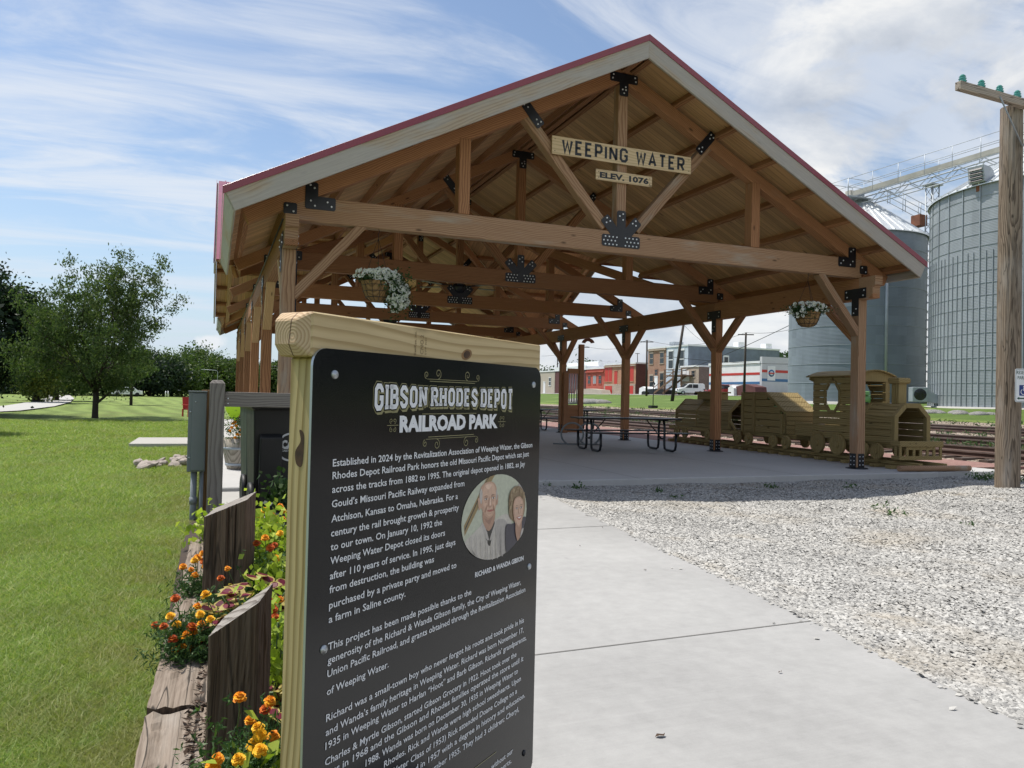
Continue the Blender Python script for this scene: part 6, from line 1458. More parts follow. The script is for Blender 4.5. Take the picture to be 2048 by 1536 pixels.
M['corr_left'] = corr('corrugated_bin', (.215, .25, .29), 0, 0, .115, .12, .50); M['corr_right'] = corr('ribbed_bin', (.31, .34, .365), 0, 0, .10, .12, .48)
M['bin_roof'] = plain('bin_roof', (.66, .68, .69), .42, .45, .10, .5); M['bin_band'] = plain('bin_band', (.34, .37, .39), .5, .4)
def grain_bin(ang, dist, R_, zb, ze, slope_, label, wallm, nrib, ring, ribs_low, nroof):
    p = bin_pos(ang, dist); t = thing('grain_bin', label, 'grain bin', (p[0], p[1], zb), 0, 'grain bins beyond the tracks'); H = ze - zb; n_ = 96
    MB().lathe([(R_, 0), (R_, H)], n_).build('wall', wallm, t)
    MB().lathe([(R_ + .25, -.6), (R_ + .25, .02), (R_ - .1, .02)], n_).build('foundation', M['concrete_old'], t)
    hz_ = R_ * slope_; MB().lathe([(R_ + .18, H - .08), (R_ + .18, H - .02), (.55, H + hz_), (0, H + hz_ + .05)], n_, smooth=False).build('roof', M['bin_roof'], t)
    mb = MB()
    for i in range(nroof):
        a = 2 * math.pi * i / nroof; c, s = math.cos(a), math.sin(a); mb.bar(((R_ + .2) * c, (R_ + .2) * s, H + .02), (.5 * c, .5 * s, H + hz_ + .05), .07, .09)
    mb.tube([(R_ * .55 * math.cos(a), R_ * .55 * math.sin(a), H + hz_ * .45 + .10) for a in [2 * math.pi * i / 48 for i in range(48)]], .05, 5, closed=True) if nroof < 50 else None
    mb.build('roof_ribs', M['bin_roof'], t)
    MB().lathe([(.6, H + hz_ - .05), (.6, H + hz_ + .35), (.0, H + hz_ + .4)], 18).build('roof_cap', M['galv_dull'], t)
    mb = MB(); z = ring
    while z < H - .2: mb.lathe([(R_ + .001, z - .014), (R_ + .028, z - .008), (R_ + .028, z + .008), (R_ + .001, z + .014)], n_, smooth=False); z += ring
    mb.build('ring_seams', M['bin_band'], t)
    if nrib:
        mb = MB()
        for i in range(nrib):
            a = 2 * math.pi * i / nrib; c, s = math.cos(a), math.sin(a)
            mb.bar(((R_ + .03) * c, (R_ + .03) * s, 0), ((R_ + .03) * c, (R_ + .03) * s, H - .05), .06, .055, (c, s, 0))
            if ribs_low:
                for f_ in (1 / 3, 2 / 3): a2 = a + 2 * math.pi / nrib * f_; c, s = math.cos(a2), math.sin(a2); mb.bar(((R_ + .03) * c, (R_ + .03) * s, 0), ((R_ + .03) * c, (R_ + .03) * s, H * .70), .032, .045, (c, s, 0))
        mb.build('stiffeners', M['bin_band'], t)
    return t, p, H
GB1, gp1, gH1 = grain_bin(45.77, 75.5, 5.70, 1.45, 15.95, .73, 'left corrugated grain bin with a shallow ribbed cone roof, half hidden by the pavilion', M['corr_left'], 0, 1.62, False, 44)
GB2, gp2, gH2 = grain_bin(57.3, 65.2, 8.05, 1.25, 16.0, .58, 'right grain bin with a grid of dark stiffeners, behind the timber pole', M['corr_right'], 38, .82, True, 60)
def on_bin(p, R_, az_): a = rad(az_); return Vector((p[0] + R_ * math.cos(a), p[1] + R_ * math.sin(a), 0))
# vertical pipe on the left bin
az1 = math.degrees(math.atan2(-gp1[1], -gp1[0]))
o = MB().tube([(5.75 * math.cos(rad(az1 + 24)), 5.75 * math.sin(rad(az1 + 24)), 0), (5.75 * math.cos(rad(az1 + 24)), 5.75 * math.sin(rad(az1 + 24)), gH1)], .13, 8).build('down_pipe', M['galv_dull'], GB1)
# rusty hatch on the left bin roof, near its right eave
a = rad(az1 - 58 + 120 - 8); 
hp_ = PD(1838, 446, 66.5); o = MB().box((-.45, -.45, -.3), (.45, .45, .65)).build('roof_hatch', M['rusty'], GB1); o.location = Vector(hp_) - GB1.location
# vent on the right bin roof
vp_ = PD(1964, 361, 50.4); v_ = thing('roof_vent', 'hooded louvred vent on the roof edge of the right grain bin', 'vent', tuple(vp_), rad(8)); v_.scale = (.85, .85, .85)
MB().lathe([(.42, -.9), (.42, -.30), (.62, -.28), (.62, -.1)], 16).build('collar', M['rusty'], v_)
prof = [(-.75, -.3), (.62, -.3), (.66, .3), (.45, .75), (.05, .95), (-.95, 1.0)]
MB().prism(prof, (0, -.62, 0), (1, 0, 0), (0, 0, 1), (0, 1.24, 0)).build('hood', M['galv_dull'], v_, .03)
mb = MB()
for i in range(4): mb.bar((-.80 - .04 * i - .02, -.5, -.12 + .27 * i), (-.80 - .04 * i - .02, .5, -.12 + .27 * i), .05, .17, (.5, 0, 1))
mb.build('louvres', M['black_steel'], v_)
# rust stain plates / door on the right bin
rs = on_bin(gp2, 8.09, math.degrees(math.atan2(-gp2[1], -gp2[0])) + 14); 
# conveyor bridge over the bins
A0, A1 = Vector(PD(1700, 396, 68.0)), Vector(PD(2160, 258, 58.0)); cv = thing('conveyor_bridge', 'inclined grain conveyor with handrails crossing above both bins', 'conveyor', tuple(A0))
Dv = A1 - A0; dn = Dv.normalized(); sd = dn.cross(Vector((0, 0, 1))).normalized(); O = Vector((0, 0, 0))
LN = Dv.length
MB().bar(O + Vector((0, 0, .25)), Dv + Vector((0, 0, .25)), .55, .42).build('trough', M['conv'], cv)
mb = MB()
for s in (-1, 1):
    mb.tube([O + sd * s * .55 + Vector((0, 0, -.15)), Dv + sd * s * .55 + Vector((0, 0, -.15))], .06, 5); mb.tube([O + sd * s * .55 + Vector((0, 0, -.95)), Dv + sd * s * .55 + Vector((0, 0, -.95))], .05, 5)
    k = int(LN / .95)
    for i in range(k): p = dn * (i * .95) + sd * s * .55; q = dn * ((i + 1) * .95) + sd * s * .55; z0, z1 = (-.15, -.95) if i % 2 else (-.95, -.15); mb.tube([p + Vector((0, 0, z0)), q + Vector((0, 0, z1))], .032, 4)
mb.build('truss', M['galv_dull'], cv)
mb = MB()
for i in range(int(LN / 2.05) + 1):
    p = dn * (i * 2.05) + sd * .75; mb.tube([p + Vector((0, 0, -.1)), p + Vector((0, 0, 1.55))], .030, 4)
for zz in (.85, 1.55): mb.tube([O + sd * .75 + Vector((0, 0, zz)), Dv + sd * .75 + Vector((0, 0, zz))], .026, 4)
for i in range(int(LN / 3) + 1): p = dn * (i * 3 + 1) - sd * .75; mb.tube([p + Vector((0, 0, -.1)), p + Vector((0, 0, 1.2))], .03, 4)
mb.tube([O - sd * .75 + Vector((0, 0, 1.15)), Dv - sd * .75 + Vector((0, 0, 1.15))], .028, 4)
mb.build('handrail', M['galv_dull'], cv)
mb = MB().box((-1.3, -1.1, -.22), (1.4, 1.1, -.12))
for x, y in ((-1.3, -1.1), (-1.3, 1.1), (1.4, 1.1)): mb.tube([(x, y, -.2), (x, y, 1.35)], .03, 4); mb.tube([(x * .9, y * .9, -.2), (x * .9, y * .9, -2.2)], .05, 4)
for z in (.6, 1.35): mb.tube([(1.4, 1.1, z), (-1.3, 1.1, z), (-1.3, -1.1, z), (1.4, -1.1, z)], .026, 4)
mb.build('platform', M['galv_dull'], cv); MB().box((-.25, -.3, .1), (.35, .3, .62)).lathe([(.0, .0), (.26, 0), (.26, .7), (0, .7)], 12, (.5, .25, .5), 'X').build('motor', M['conv'], cv)
tw = Vector(PD(1865, 372, 66.0)); t = thing('conveyor_tower', 'slim lattice tower between the two bins holding up the conveyor', 'lattice tower', (tw.x, tw.y, gz(tw.x)))
H_ = tw.z - gz(tw.x); mb = MB(); r_ = .36
for x, y in ((-r_, -r_), (r_, -r_), (r_, r_), (-r_, r_)): mb.tube([(x, y, 0), (x, y, H_)], .055, 5)
for i in range(int(H_ / .75)):
    z = i * .75
    for (x0, y0, x1, y1) in ((-r_, -r_, r_, -r_), (r_, -r_, r_, r_), (-r_, r_, r_, r_), (-r_, -r_, -r_, r_)): mb.tube([(x0, y0, z), (x1, y1, z + .75)] if i % 2 else [(x1, y1, z), (x0, y0, z + .75)], .03, 4)
mb.box((-.7, -.5, H_), (.7, .5, H_ + .12)); mb.build('lattice', M['galv_dull'], t)
# stair rails down the left bin roof
mb = MB(); q0, q1 = Vector(PD(1757, 386, 68.0)), Vector(PD(1880, 452, 67.0)); t = thing('roof_ladder', 'handrailed ladder running down the cone roof of the left bin', 'ladder', tuple(q0)); dq = q1 - q0
for off in (0, .5, 1.0, 1.5): mb.tube([(0, 0, off - .35), dq + Vector((0, 0, off - .35))], .03, 4)
for i in range(4): p = dq * ((i + .6) / 4); mb.tube([p + Vector((0, 0, -.5)), p + Vector((0, 0, 1.15))], .035, 4); mb.tube([p + Vector((.3, 0, -.5)), p + Vector((.3, 0, 1.15))], .035, 4)
mb.build('rails', M['galv_dull'], t)
# aeration fan between the bins
fn = PD(1837, 789, 54.0); t = thing('aeration_fan', 'square grey aeration fan with a dark round mouth and tapering duct between the bins', 'fan', (fn[0], fn[1], gz(fn[0])), rad(-32))
zc = fn[2] - gz(fn[0]); MB().box((-.50, -.35, zc - .52), (.50, .55, zc + .52)).build('housing', M['galv_dull'], t, .02)
MB().lathe([(0, -.372), (.40, -.372), (.42, -.352), (.42, -.352)], 26, (0, 0, zc), 'Y').build('mouth', M['black_steel'], t)
mb = MB()
for i in range(9): a = i * 2 * math.pi / 9; mb.bar((.06 * math.cos(a), -.385, zc + .06 * math.sin(a)), (.36 * math.cos(a), -.378, zc + .36 * math.sin(a)), .10, .008, (0, 1, .25))
mb.build('impeller', M['wire'], t)
MB().prism([(.50, zc - .5), (2.1, zc - .75), (2.1, zc - .35), (.50, zc + .3)], (0, -.1, 0), (1, 0, 0), (0, 0, 1), (0, .6, 0)).build('duct', M['galv_dull'], t); MB().box((1.7, -.4, .1), (2.5, .2, zc - .35)).build('pier', M['concrete_old'], t)
gt = PD(1724, 796, 55.0); t = thing('green_hopper', 'light green machine seen through the open cab of the play locomotive', 'machine', (gt[0], gt[1], gz(gt[0])), rad(-30))
zc = gt[2] - gz(gt[0]); MB().lathe([(0, -.55), (.34, -.55), (.34, .55), (0, .55)], 16, (0, 0, zc - .1), 'X').build('drum', M['light_green'], t); MB().box((-.4, -.4, zc + .22), (.4, .4, zc + .5)).build('cover', M['light_green'], t, .03); MB().box((-.35, -.3, 0), (.35, .3, zc - .3)).build('stand', M['black_steel'], t)
gb = PD(1554, 783, 60.0); t = thing('green_container', 'dark green flat-lidded container beyond the play tender', 'container', (gb[0], gb[1], gz(gb[0])), rad(-30)); MB().box((-.9, -.5, 0), (.9, .5, 1.05)).build('body', M['light_green'], t, .02); MB().box((-.95, -.55, 1.05), (.95, .55, 1.15)).build('lid', M['green_plastic'], t, .02)

# ------------------------------------------------------------------ town
XF = 75.0; GZT = gz(75)
def fy_(px_, x=XF): return float(PX(px_, 780, x)[1])
def zz_(px_, py_, x=XF): return float(PX(px_, py_, x)[2])
def building(name, label, pxl, pxr, ytop, wall, px_side=None, side=None, depth=14, x=XF, roofm=None, parapet=.25, pyref=None):
    y1, y0 = fy_(pxl, x), fy_(pxr, x); zt = zz_((pxl + pxr) / 2, ytop, x); t = thing(name, label, 'building', (x, y0, GZT), 0, 'old brick and block buildings across the tracks')
    if px_side: depth = float(PY(px_side, 760, y0)[0]) - x
    L, H = y1 - y0, zt - GZT
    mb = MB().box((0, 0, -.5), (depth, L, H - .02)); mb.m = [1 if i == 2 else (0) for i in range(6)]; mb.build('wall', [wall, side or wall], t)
    MB().box((-.12, -.10, H - .02), (depth + .1, L + .1, H + parapet)).build('roof', roofm or M['roof_white'], t); return t, L, H
def win(t, y, z, w, h, frame='wall_white', pane='glass_dark', name='window', arch_=False, x=0.0):
    f = MB(); 
    f.box((x - .09, y - w / 2 - .10, z - .14), (x - .001, y + w / 2 + .10, z - .0)).box((x - .09, y - w / 2 - .10, z + h), (x - .001, y + w / 2 + .10, z + h + (.32 if arch_ else .14)))
    o = f.build(name, M[frame], t); MB().box((x - .04, y - w / 2, z), (x - .0015, y + w / 2, z + h)).build('pane', M[pane], o)
    if pane == 'glass_dark': MB().box((x - .06, y - w / 2, z + h * .48), (x - .0405, y + w / 2, z + h * .53)).box((x - .06, y - w / 2 - .02, z), (x - .0402, y - w / 2 + .05, z + h)).box((x - .06, y + w / 2 - .05, z), (x - .0402, y + w / 2 + .02, z + h)).build('sash', M[frame], o)
    return o
def lift(o, name, mat, lo, hi, t): return MB().box(lo, hi).build(name, M[mat], t)
t, L, H = building('metal_shed', 'low beige metal shed with a small window, leftmost across the tracks', 1060, 1109, 744, M['wall_beige'], depth=12); win(t, L * .18, 1.9, 1.2, 1.8); win(t, L * .40, .1, 1.2, 2.6, pane='wall_white', name='door'); win(t, L * .75, .1, 3.0, 3.0, pane='galv_dull', name='garage_door')
t, L, H = building('maroon_shed', 'long dark maroon shed under a white flat roof', 1110, 1171, 741, M['shed_red'], depth=22, parapet=.9); MB().box((3, 0, H + .9), (20, L, H + 2.0)).build('roof_monitor', M['roof_white'], t)
t, L, H = building('red_building', 'single-storey building painted red with three arched windows', 1172, 1208, 738, M['brick_red'], depth=16)
for i, f_ in enumerate((.22, .52, .82)): win(t, L * f_, .9 + 1.2, 1.3, 1.7, 'brick_red', 'glass_dark' if i != 1 else 'galv_dull', arch_=True)
MB().box((-.3, 0, H - .7), (0, L, H - .45)).build('cornice', M['brick_red'], t); MB().box((4, L * .3, H), (7, L * .7, H + 1.0)).build('roof_unit', M['roof_white'], t)
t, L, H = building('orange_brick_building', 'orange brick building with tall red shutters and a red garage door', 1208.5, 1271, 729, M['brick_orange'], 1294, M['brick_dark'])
for f_ in (.12, .36, .80, .93): win(t, L * f_, 2.5, 1.4, 2.9, 'brick_orange', 'red_paint', 'shuttered_window', True)
MB().box((-.12, 0, -.3), (-.002, L, 1.95)).build('stone_base', M['stone_wall'], t); MB().box((-.16, L * .05, 0), (-.121, L * .35, 1.6)).build('garage_door', M['red_paint'], t); MB().box((-.16, L * .72, 0), (-.121, L * .95, 1.6)).build('garage_door', M['red_paint'], t); win(t, L * .62, 2.0, 1.2, 2.6, 'brick_orange', 'red_paint', 'door'); MB().box((-.22, -.02, H - .45), (0, L, H - .2)).build('cornice', M['stone_wall'], t)
t, L, H = building('brown_brick_building', 'two-storey brown brick building with a white back door', 1295, 1331, 697, M['brick_brown'], depth=20)
for f_, z, h in ((.22, 5.6, 1.9), (.80, 5.6, 1.9), (.20, 1.2, 2.6), (.78, 1.2, 2.2)): win(t, L * f_, z, 1.3, h, 'stone_wall', 'glass_dark', arch_=True)
win(t, L * .52, .6, 1.1, 2.6, pane='wall_white', name='door'); win(t, L * .52, 3.5, 1.0, 1.0, 'brick_brown'); MB().box((2, L * .1, H), (4, L * .35, H + 1.2)).build('chimney', M['galv_dull'], t); MB().box((-.2, 0, H - .4), (0, L, H - .1)).build('cornice', M['stone_wall'], t)
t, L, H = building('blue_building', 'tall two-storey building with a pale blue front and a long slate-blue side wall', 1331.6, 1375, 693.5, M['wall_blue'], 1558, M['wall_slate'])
for f_ in (.78, .28): win(t, L * f_, 4.6, 1.5, 3.0, 'wall_white', 'glass_dark', arch_=True)
win(t, L * .22, 1.6, 1.4, 2.1, 'wall_white')
for x_ in (5, 11, 17): MB().box((x_, .8, H + .2), (x_ + 1.3, 2.2, H + 1.2)).build('roof_unit', M['roof_white'], t)
wn = MB().box((7.2, -.06, 4.6), (8.4, -.002, 7.0)).build('window', M['wall_white'], t); MB().box((7.4, -.08, 4.8), (8.2, -.061, 6.7)).build('pane', M['glass_dark'], wn)
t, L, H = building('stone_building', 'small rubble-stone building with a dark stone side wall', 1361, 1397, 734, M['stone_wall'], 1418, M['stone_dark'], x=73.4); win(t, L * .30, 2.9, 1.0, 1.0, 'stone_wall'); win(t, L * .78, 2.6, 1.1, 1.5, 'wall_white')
MB().box((-.06, L * .52, 2.2), (-.001, L * .99, H - .6)).build('white_panel', M['wall_white'], t)
# white shop with red and blue bands
t, L, H = building('white_shop', 'long white block shop with red and blue stripes and a round emblem on a square', 1418, 1519, 729, M['wall_white'], 1600, M['wall_grey'], x=73.4, parapet=.35)
zs = H - .9
MB().box((-.03, 0, zs - .75), (-.001, L, zs - .40)).build('red_stripe', M['red_paint'], t); MB().box((-.03, 0, zs - 2.1), (-.001, L, zs - 1.75)).build('blue_stripe', M['stripe_blue'], t)
for f_ in (.12, .30, .48, .66, .84): win(t, L * f_, zs - 3.2, .8, .8, 'wall_white')
win(t, L * .05, zs - 4.9, 1.3, 2.2, pane='glass_dark', name='door'); MB().box((-1.6, .2, .0), (0, 3.5, zs - 5.0)).build('landing', M['deck_town'], t)
mb = MB()
for y in (.2, 1.3, 2.4, 3.5): mb.tube([(-1.6, y, zs - 5), (-1.6, y, zs - 3.9)], .04, 4)
mb.tube([(-1.6, .2, zs - 3.9), (-1.6, 3.5, zs - 3.9)], .04, 4); mb.build('railing', M['black_steel'], t)
dpt = float(PY(1600, 760, fy_(1519, 73.4))[0]) - 73.4
MB().box((0, -.45, -.3), (dpt, -.0, H + .95)).build('front_wall', M['wall_grey'], t); MB().box((0, -.48, H - 1.3), (dpt, -.4505, H - .92)).build('red_stripe', M['red_paint'], t); MB().box((0, -.48, H - 2.6), (dpt, -.4505, H - 2.2)).build('blue_stripe', M['stripe_blue'], t)
eb = MB().box((.95, -.52, H - 2.45), (2.35, -.4805, H - .35)).build('emblem', M['wall_white'], t); MB().lathe([(0, -.545), (.52, -.545), (.52, -.5205)], 20, (1.65, 0, H - 1.4), 'Y').build('disc', M['stripe_blue'], eb); MB().box((1.12, -.56, H - 1.5), (2.18, -.5455, H - 1.3)).build('band', M['red_paint'], eb); MB().lathe([(0, -.557), (.30, -.557), (.30, -.546)], 18, (1.65, 0, H - 1.4), 'Y').build('inner_disc', M['wall_white'], eb)
# back stairs and deck
dk = PX(1372, 770, 71.5); t = thing('back_stair', 'brown timber deck and stair behind the pale blue building', 'staircase', (71.5, fy_(1366, 71.5), GZT))
MB().box((-.3, 0, 3.0), (2.5, 5.5, 3.2)).build('deck', M['deck_town'], t)
for x in (-.2, 2.2):
    for y in (.2, 2.7, 5.2): MB().box((x - .09, y - .09, 0), (x + .09, y + .09, 4.2)).build('post', M['deck_town'], t)
mb = MB()
for z in (3.65, 4.15): mb.bar((-.25, 0, z), (-.25, 5.5, z), .07, .09)
mb.build('railing', M['deck_town'], t); mb = MB()
for s in (-.9, .9): mb.bar((-.4 + s, -.2, 3.1), (-.4 + s, 6.8, .1), .08, .32)
for i in range(14): y = -.2 + 7 * i / 13; mb.box((-1.3, y - .14, 3.05 - 3 * i / 13), (.5, y + .14, 3.1 - 3 * i / 13))
mb.build('flight', M['deck_town'], t); mb = MB().bar((-1.3, -.2, 4.1), (-1.3, 6.8, 1.1), .07, .10); mb.build('handrail', M['deck_town'], t)
# low clutter in the yards, each a thing
def clutter(px0, px1, ytop, x, mat, name, label, cat, d=2.0, legs=False):
    y1, y0 = fy_(px0, x), fy_(px1, x); h = zz_((px0 + px1) / 2, ytop, x) - gz(x); t = thing(name, label, cat, (x, y0, gz(x))); MB().prism([(0, .0), (y1 - y0, 0), ((y1 - y0) * .96, h * .8), ((y1 - y0) * .5, h), ((y1 - y0) * .05, h * .75)], (0, 0, 0), (0, 1, 0), (0, 0, 1), (d, 0, 0)).build('body', M[mat], t); return t
clutter(1150, 1205, 777, 72.5, 'wall_beige', 'lean_to', 'low lean-to roof in front of the red-painted building', 'shed'); clutter(1278, 1293, 773, 72.5, 'wall_white', 'white_outhouse', 'small white outhouse at the corner of the orange brick building', 'shed'); clutter(1294, 1332, 777, 72.0, 'black_steel', 'covered_pile', 'dark tarpaulined pile behind the brown brick building', 'pile')
clutter(1470, 1512, 768, 71.0, 'shed_red', 'dumpster', 'dark rusty skip beside the white shop', 'skip'); clutter(1456, 1468, 771, 70.5, 'wall_white', 'white_tank', 'white tank in front of the shop wall', 'tank', 1.2); clutter(1283, 1291, 782, 70.5, 'black_plastic', 'street_bin', 'dark bin by the white outhouse', 'bin', .8)
# van and red car
def car(px_, x, L, H, paint, label, name, cat, rz, van=False):
    c = PX(px_, 785, x); t = thing(name, label, cat, (x, c[1], gz(x) + .06), rz); w = .92
    P = [(-L / 2, .35), (-L / 2 + .02, .75), (-L / 2 + .18, .98), (-L / 2 + .95, 1.12), (-L / 2 + 1.75, H * .965), (-L / 2 + 2.1, H), (L / 2 - .35, H), (L / 2 - .08, H * .92), (L / 2, .95), (L / 2, .35)] if van else [(-L / 2, .35), (-L / 2 + .05, .72), (-L / 2 + 1.2, .92), (-L / 2 + 1.9, H), (L / 2 - 1.3, H), (L / 2 - .6, .98), (L / 2 - .03, .9), (L / 2, .35)]
    MB().prism(P, (0, -w, 0), (1, 0, 0), (0, 0, 1), (0, 2 * w, 0)).build('body', paint, t, .07, 3)
    for s in (-1, 1):
        q = [(-L / 2 + 1.25, 1.12), (-L / 2 + 1.85, H * .92), (-L / 2 + 2.35, H * .92), (-L / 2 + 2.35, 1.12)] if van else [(-L / 2 + 1.5, .95), (-L / 2 + 1.98, H - .08), (L / 2 - 1.35, H - .08), (L / 2 - .9, .98)]
        MB().prism(q, (0, s * (w + .002) - .01, 0), (1, 0, 0), (0, 0, 1), (0, .02, 0)).build('side_window', M['glass_dark'], t)
        if van: MB().prism([(-L / 2 + 2.45, 1.12), (-L / 2 + 2.45, H * .92), (-L / 2 + 3.3, H * .92), (-L / 2 + 3.3, 1.12)], (0, s * (w + .002) - .01, 0), (1, 0, 0), (0, 0, 1), (0, .02, 0)).build('side_window', M['glass_dark'], t)
        for x_ in (-L / 2 + .85, L / 2 - .85):
            wo_ = MB().lathe([(0, -.11), (.30, -.11), (.33, -.08), (.33, .08), (.30, .11), (0, .11)], 18, (x_, s * (w - .06), .33), 'Y').build('wheel', M['tyre'], t); MB().lathe([(0, s * .115), (.19, s * .118), (.20, s * .10)], 14, (x_, s * (w - .06), .33), 'Y').build('rim', M['galv'], wo_)
        MB().box((-L / 2 - .03, s * .62 - .18, .72), (-L / 2 + .10, s * .62 + .18, .90)).build('headlight', M['glass_dark'], t)
    a_, b_ = ((-L / 2 + 1.02, 1.15), (-L / 2 + 1.74, H * .95)) if van else ((-L / 2 + 1.3, .95), (-L / 2 + 1.85, H - .06)); MB().bar((a_[0] - .02, 0, a_[1] + .02), (b_[0] - .02, 0, b_[1] + .02), 1.5, .03, (0, 0, 1)).build('windscreen', M['glass_dark'], t); MB().box((-L / 2 - .04, -.7, .38), (-L / 2 + .1, .7, .58)).build('bumper', M['black_plastic'], t); return t
car(1379, 70.6, 4.5, 1.84, M['van_white'], 'white delivery van parked on the town road, left of the second post', 'parked_van', 'van', rad(-14), True)
rp = plain('red_car_paint', (.30, .02, .018), .3, coat=.3); car(1440, 71.4, 4.6, 1.6, rp, 'dark red car parked by the white shop, right of the second post', 'parked_car', 'car', rad(-14)); 
wc = PX(250, 794, -14); 
c = PD(252, 794, 118); t = thing('distant_car', 'pale car parked far across the lawn, under the trees', 'car', (c[0], c[1], -.02), .3)
MB().prism([(-2.2, .3), (-2.2, .8), (-1.2, .95), (-.7, 1.45), (.9, 1.45), (1.5, .95), (2.2, .9), (2.2, .3)], (0, -.9, 0), (1, 0, 0), (0, 0, 1), (0, 1.8, 0)).build('body', M['van_white'], t, .08, 2); MB().box((-.9, -.92, 1.0), (1.0, .92, 1.35)).build('side_window', M['glass_dark'], t)
for x in (-1.4, 1.4): MB().lathe([(0, -.93), (.32, -.93), (.32, .93), (0, .93)], 14, (x, 0, .32), 'Y').build('wheel', M['tyre'], t)
# utility poles and wires of the town
def upole(pxb, pyb, pxt, pyt, dep, label, r=.15, arm=1.3, mat='bark'):
    b_ = Vector(PD(pxb, pyb, dep)); tt = Vector(PD(pxt, pyt, dep)); t = thing('utility_pole', label, 'utility pole', tuple(b_), 0, 'utility poles across the tracks'); v = tt - b_
    MB().tube([(0, 0, -.5), v * .5, v], [r * 1.2, r, r * .8], 8).build('pole', M[mat], t)
    if arm: MB().bar(v * .965 + Vector((-.35 * arm * 2, -.0 + .93 * 0, 0)) + Vector((0, .36 * arm, 0)), v * .965 + Vector((.93 * arm * .75, -.36 * arm, 0)), .10, .13).build('crossarm', M[mat], t)
    return tt
U1 = upole(1161, 787, 1167.5, 691, 132, 'slim utility pole in front of the maroon shed'); U2 = upole(1293, 787, 1294, 680, 120, 'utility pole at the corner of the brown brick building'); U3 = upole(1344, 796, 1367, 649, 84, 'leaning pole without a crossarm in front of the pale blue building', .17, 0); U4 = upole(1488, 786, 1492, 665, 100, 'utility pole with a braced crossarm in front of the white shop')
U5 = upole(1256, 735, 1257, 701, 190, 'distant utility pole behind the orange brick roof', .14, 1.2); U6 = upole(1275, 740, 1275, 706, 190, 'distant street light behind the orange brick roof', .10, .7); U7 = upole(1115, 740, 1115, 706, 180, 'distant crossarm pole above the maroon shed roof', .12, 1.0)
def wire(a, b_, sag, name, label, r=.022):
    pts = [tuple(Vector(a).lerp(Vector(b_), i / 16) - Vector((0, 0, sag * 4 * (i / 16) * (1 - i / 16)))) for i in range(17)]; o = MB().tube(pts, r, 4).build(name, M['wire']); tag(o, label, 'cable', 'overhead cables across the tracks'); return o
wire(U1, U2, 1.0, 'overhead_cable', 'sagging cable from the slim pole to the pole at the brown brick corner'); wire(U2, U4, 1.2, 'overhead_cable', 'cable from the brown brick corner to the pole before the white shop'); wire(U4, PD(1640, 640, 90), .6, 'overhead_cable', 'cable rising from the shop pole towards the left grain bin'); wire(PD(1370, 740, 118), PD(1600, 640, 88), .3, 'overhead_cable', 'thick cable climbing from the pale blue wall to the grain bin', .04); wire(U3, PD(1420, 690, 110), .3, 'overhead_cable', 'short cable from the leaning pole to the slate-blue wall'); wire(PD(1083, 712, 150), U1, .5, 'overhead_cable', 'cable from the left edge of the view to the slim pole'); wire(PD(1330, 712, 105), PD(1590, 728, 100), .3, 'overhead_cable', 'level cable across the slate-blue wall', .03); wire(PD(430, 722, 150), PD(620, 730, 150), .6, 'overhead_cable', 'upper cable left of the pavilion, above the treeline', .03); wire(PD(430, 727, 150), PD(620, 734, 150), .6, 'overhead_cable', 'lower cable left of the pavilion, above the treeline', .03)
lp = PD(434, 790, 110); t = thing('street_lamp', 'grey street lamp with a long arm before the treeline', 'street lamp', (lp[0], lp[1], 0)); zl = PD(434, 743, 110)[2]
MB().tube([(0, 0, 0), (0, 0, zl), (-.2, 0, zl + .15), (-1.9, 0, zl + .25)], .035, 6).build('pole', M['galv_dull'], t); MB().box((-2.2, -.10, zl + .2), (-1.8, .10, zl + .28)).build('lamp_head', M['galv'], t)
for i, px_ in enumerate((331, 336)):
    p = PD(px_, 795, 120); o = MB().tube([(0, 0, 0), (0, 0, .95)], .07, 6).build('bollard', M['white_paint']); o.location = (p[0], p[1], 0); tag(o, ('left' if i == 0 else 'right') + ' of two thin white posts at the far edge of the lawn', 'post')
# ------------------------------------------------------------------ trees
def limb(mb, p, d, L, r, lev, rg, tips, maxlev=3, spread=.55, up=.12):
    n_ = 4; pts = [p]; rs = [r]; q = Vector(p); dd_ = Vector(d)
    for i in range(n_): dd_ = (dd_ + Vector(rg.normal(size=3) * .10) + Vector((0, 0, up * .3))).normalized(); q = q + dd_ * L / n_; pts.append(q.copy()); rs.append(r * (1 - .6 * (i + 1) / n_))
    mb.tube(pts, rs, 7 if lev < 2 else 4)
    if lev >= maxlev: tips.append((q.copy(), dd_.copy())); tips.append((pts[2], dd_.copy())); return
    k = 4 if lev < 2 else 3
    for j in range(k):
        f_ = .35 + .65 * (j + 1) / k; b0 = Vector(pts[0]).lerp(q, 0) if False else pts[max(1, min(n_, round(f_ * n_)))]
        nd = (dd_ + Vector(rg.normal(size=3)) * spread).normalized(); limb(mb, b0, nd, L * rg.uniform(.55, .75), max(.012, rs[-1] * .9), lev + 1, rg, tips, maxlev, spread, up)
def finish_tree(t, mb, C, size, leaf, seed, asp=.5, droop=.2):
    mb.build('trunk', M['bark'], t); V, F = leaves_np(C, size, asp, -droop, rng=np.random.default_rng(seed)); mesh_np('crown', V, F, M[leaf], t)
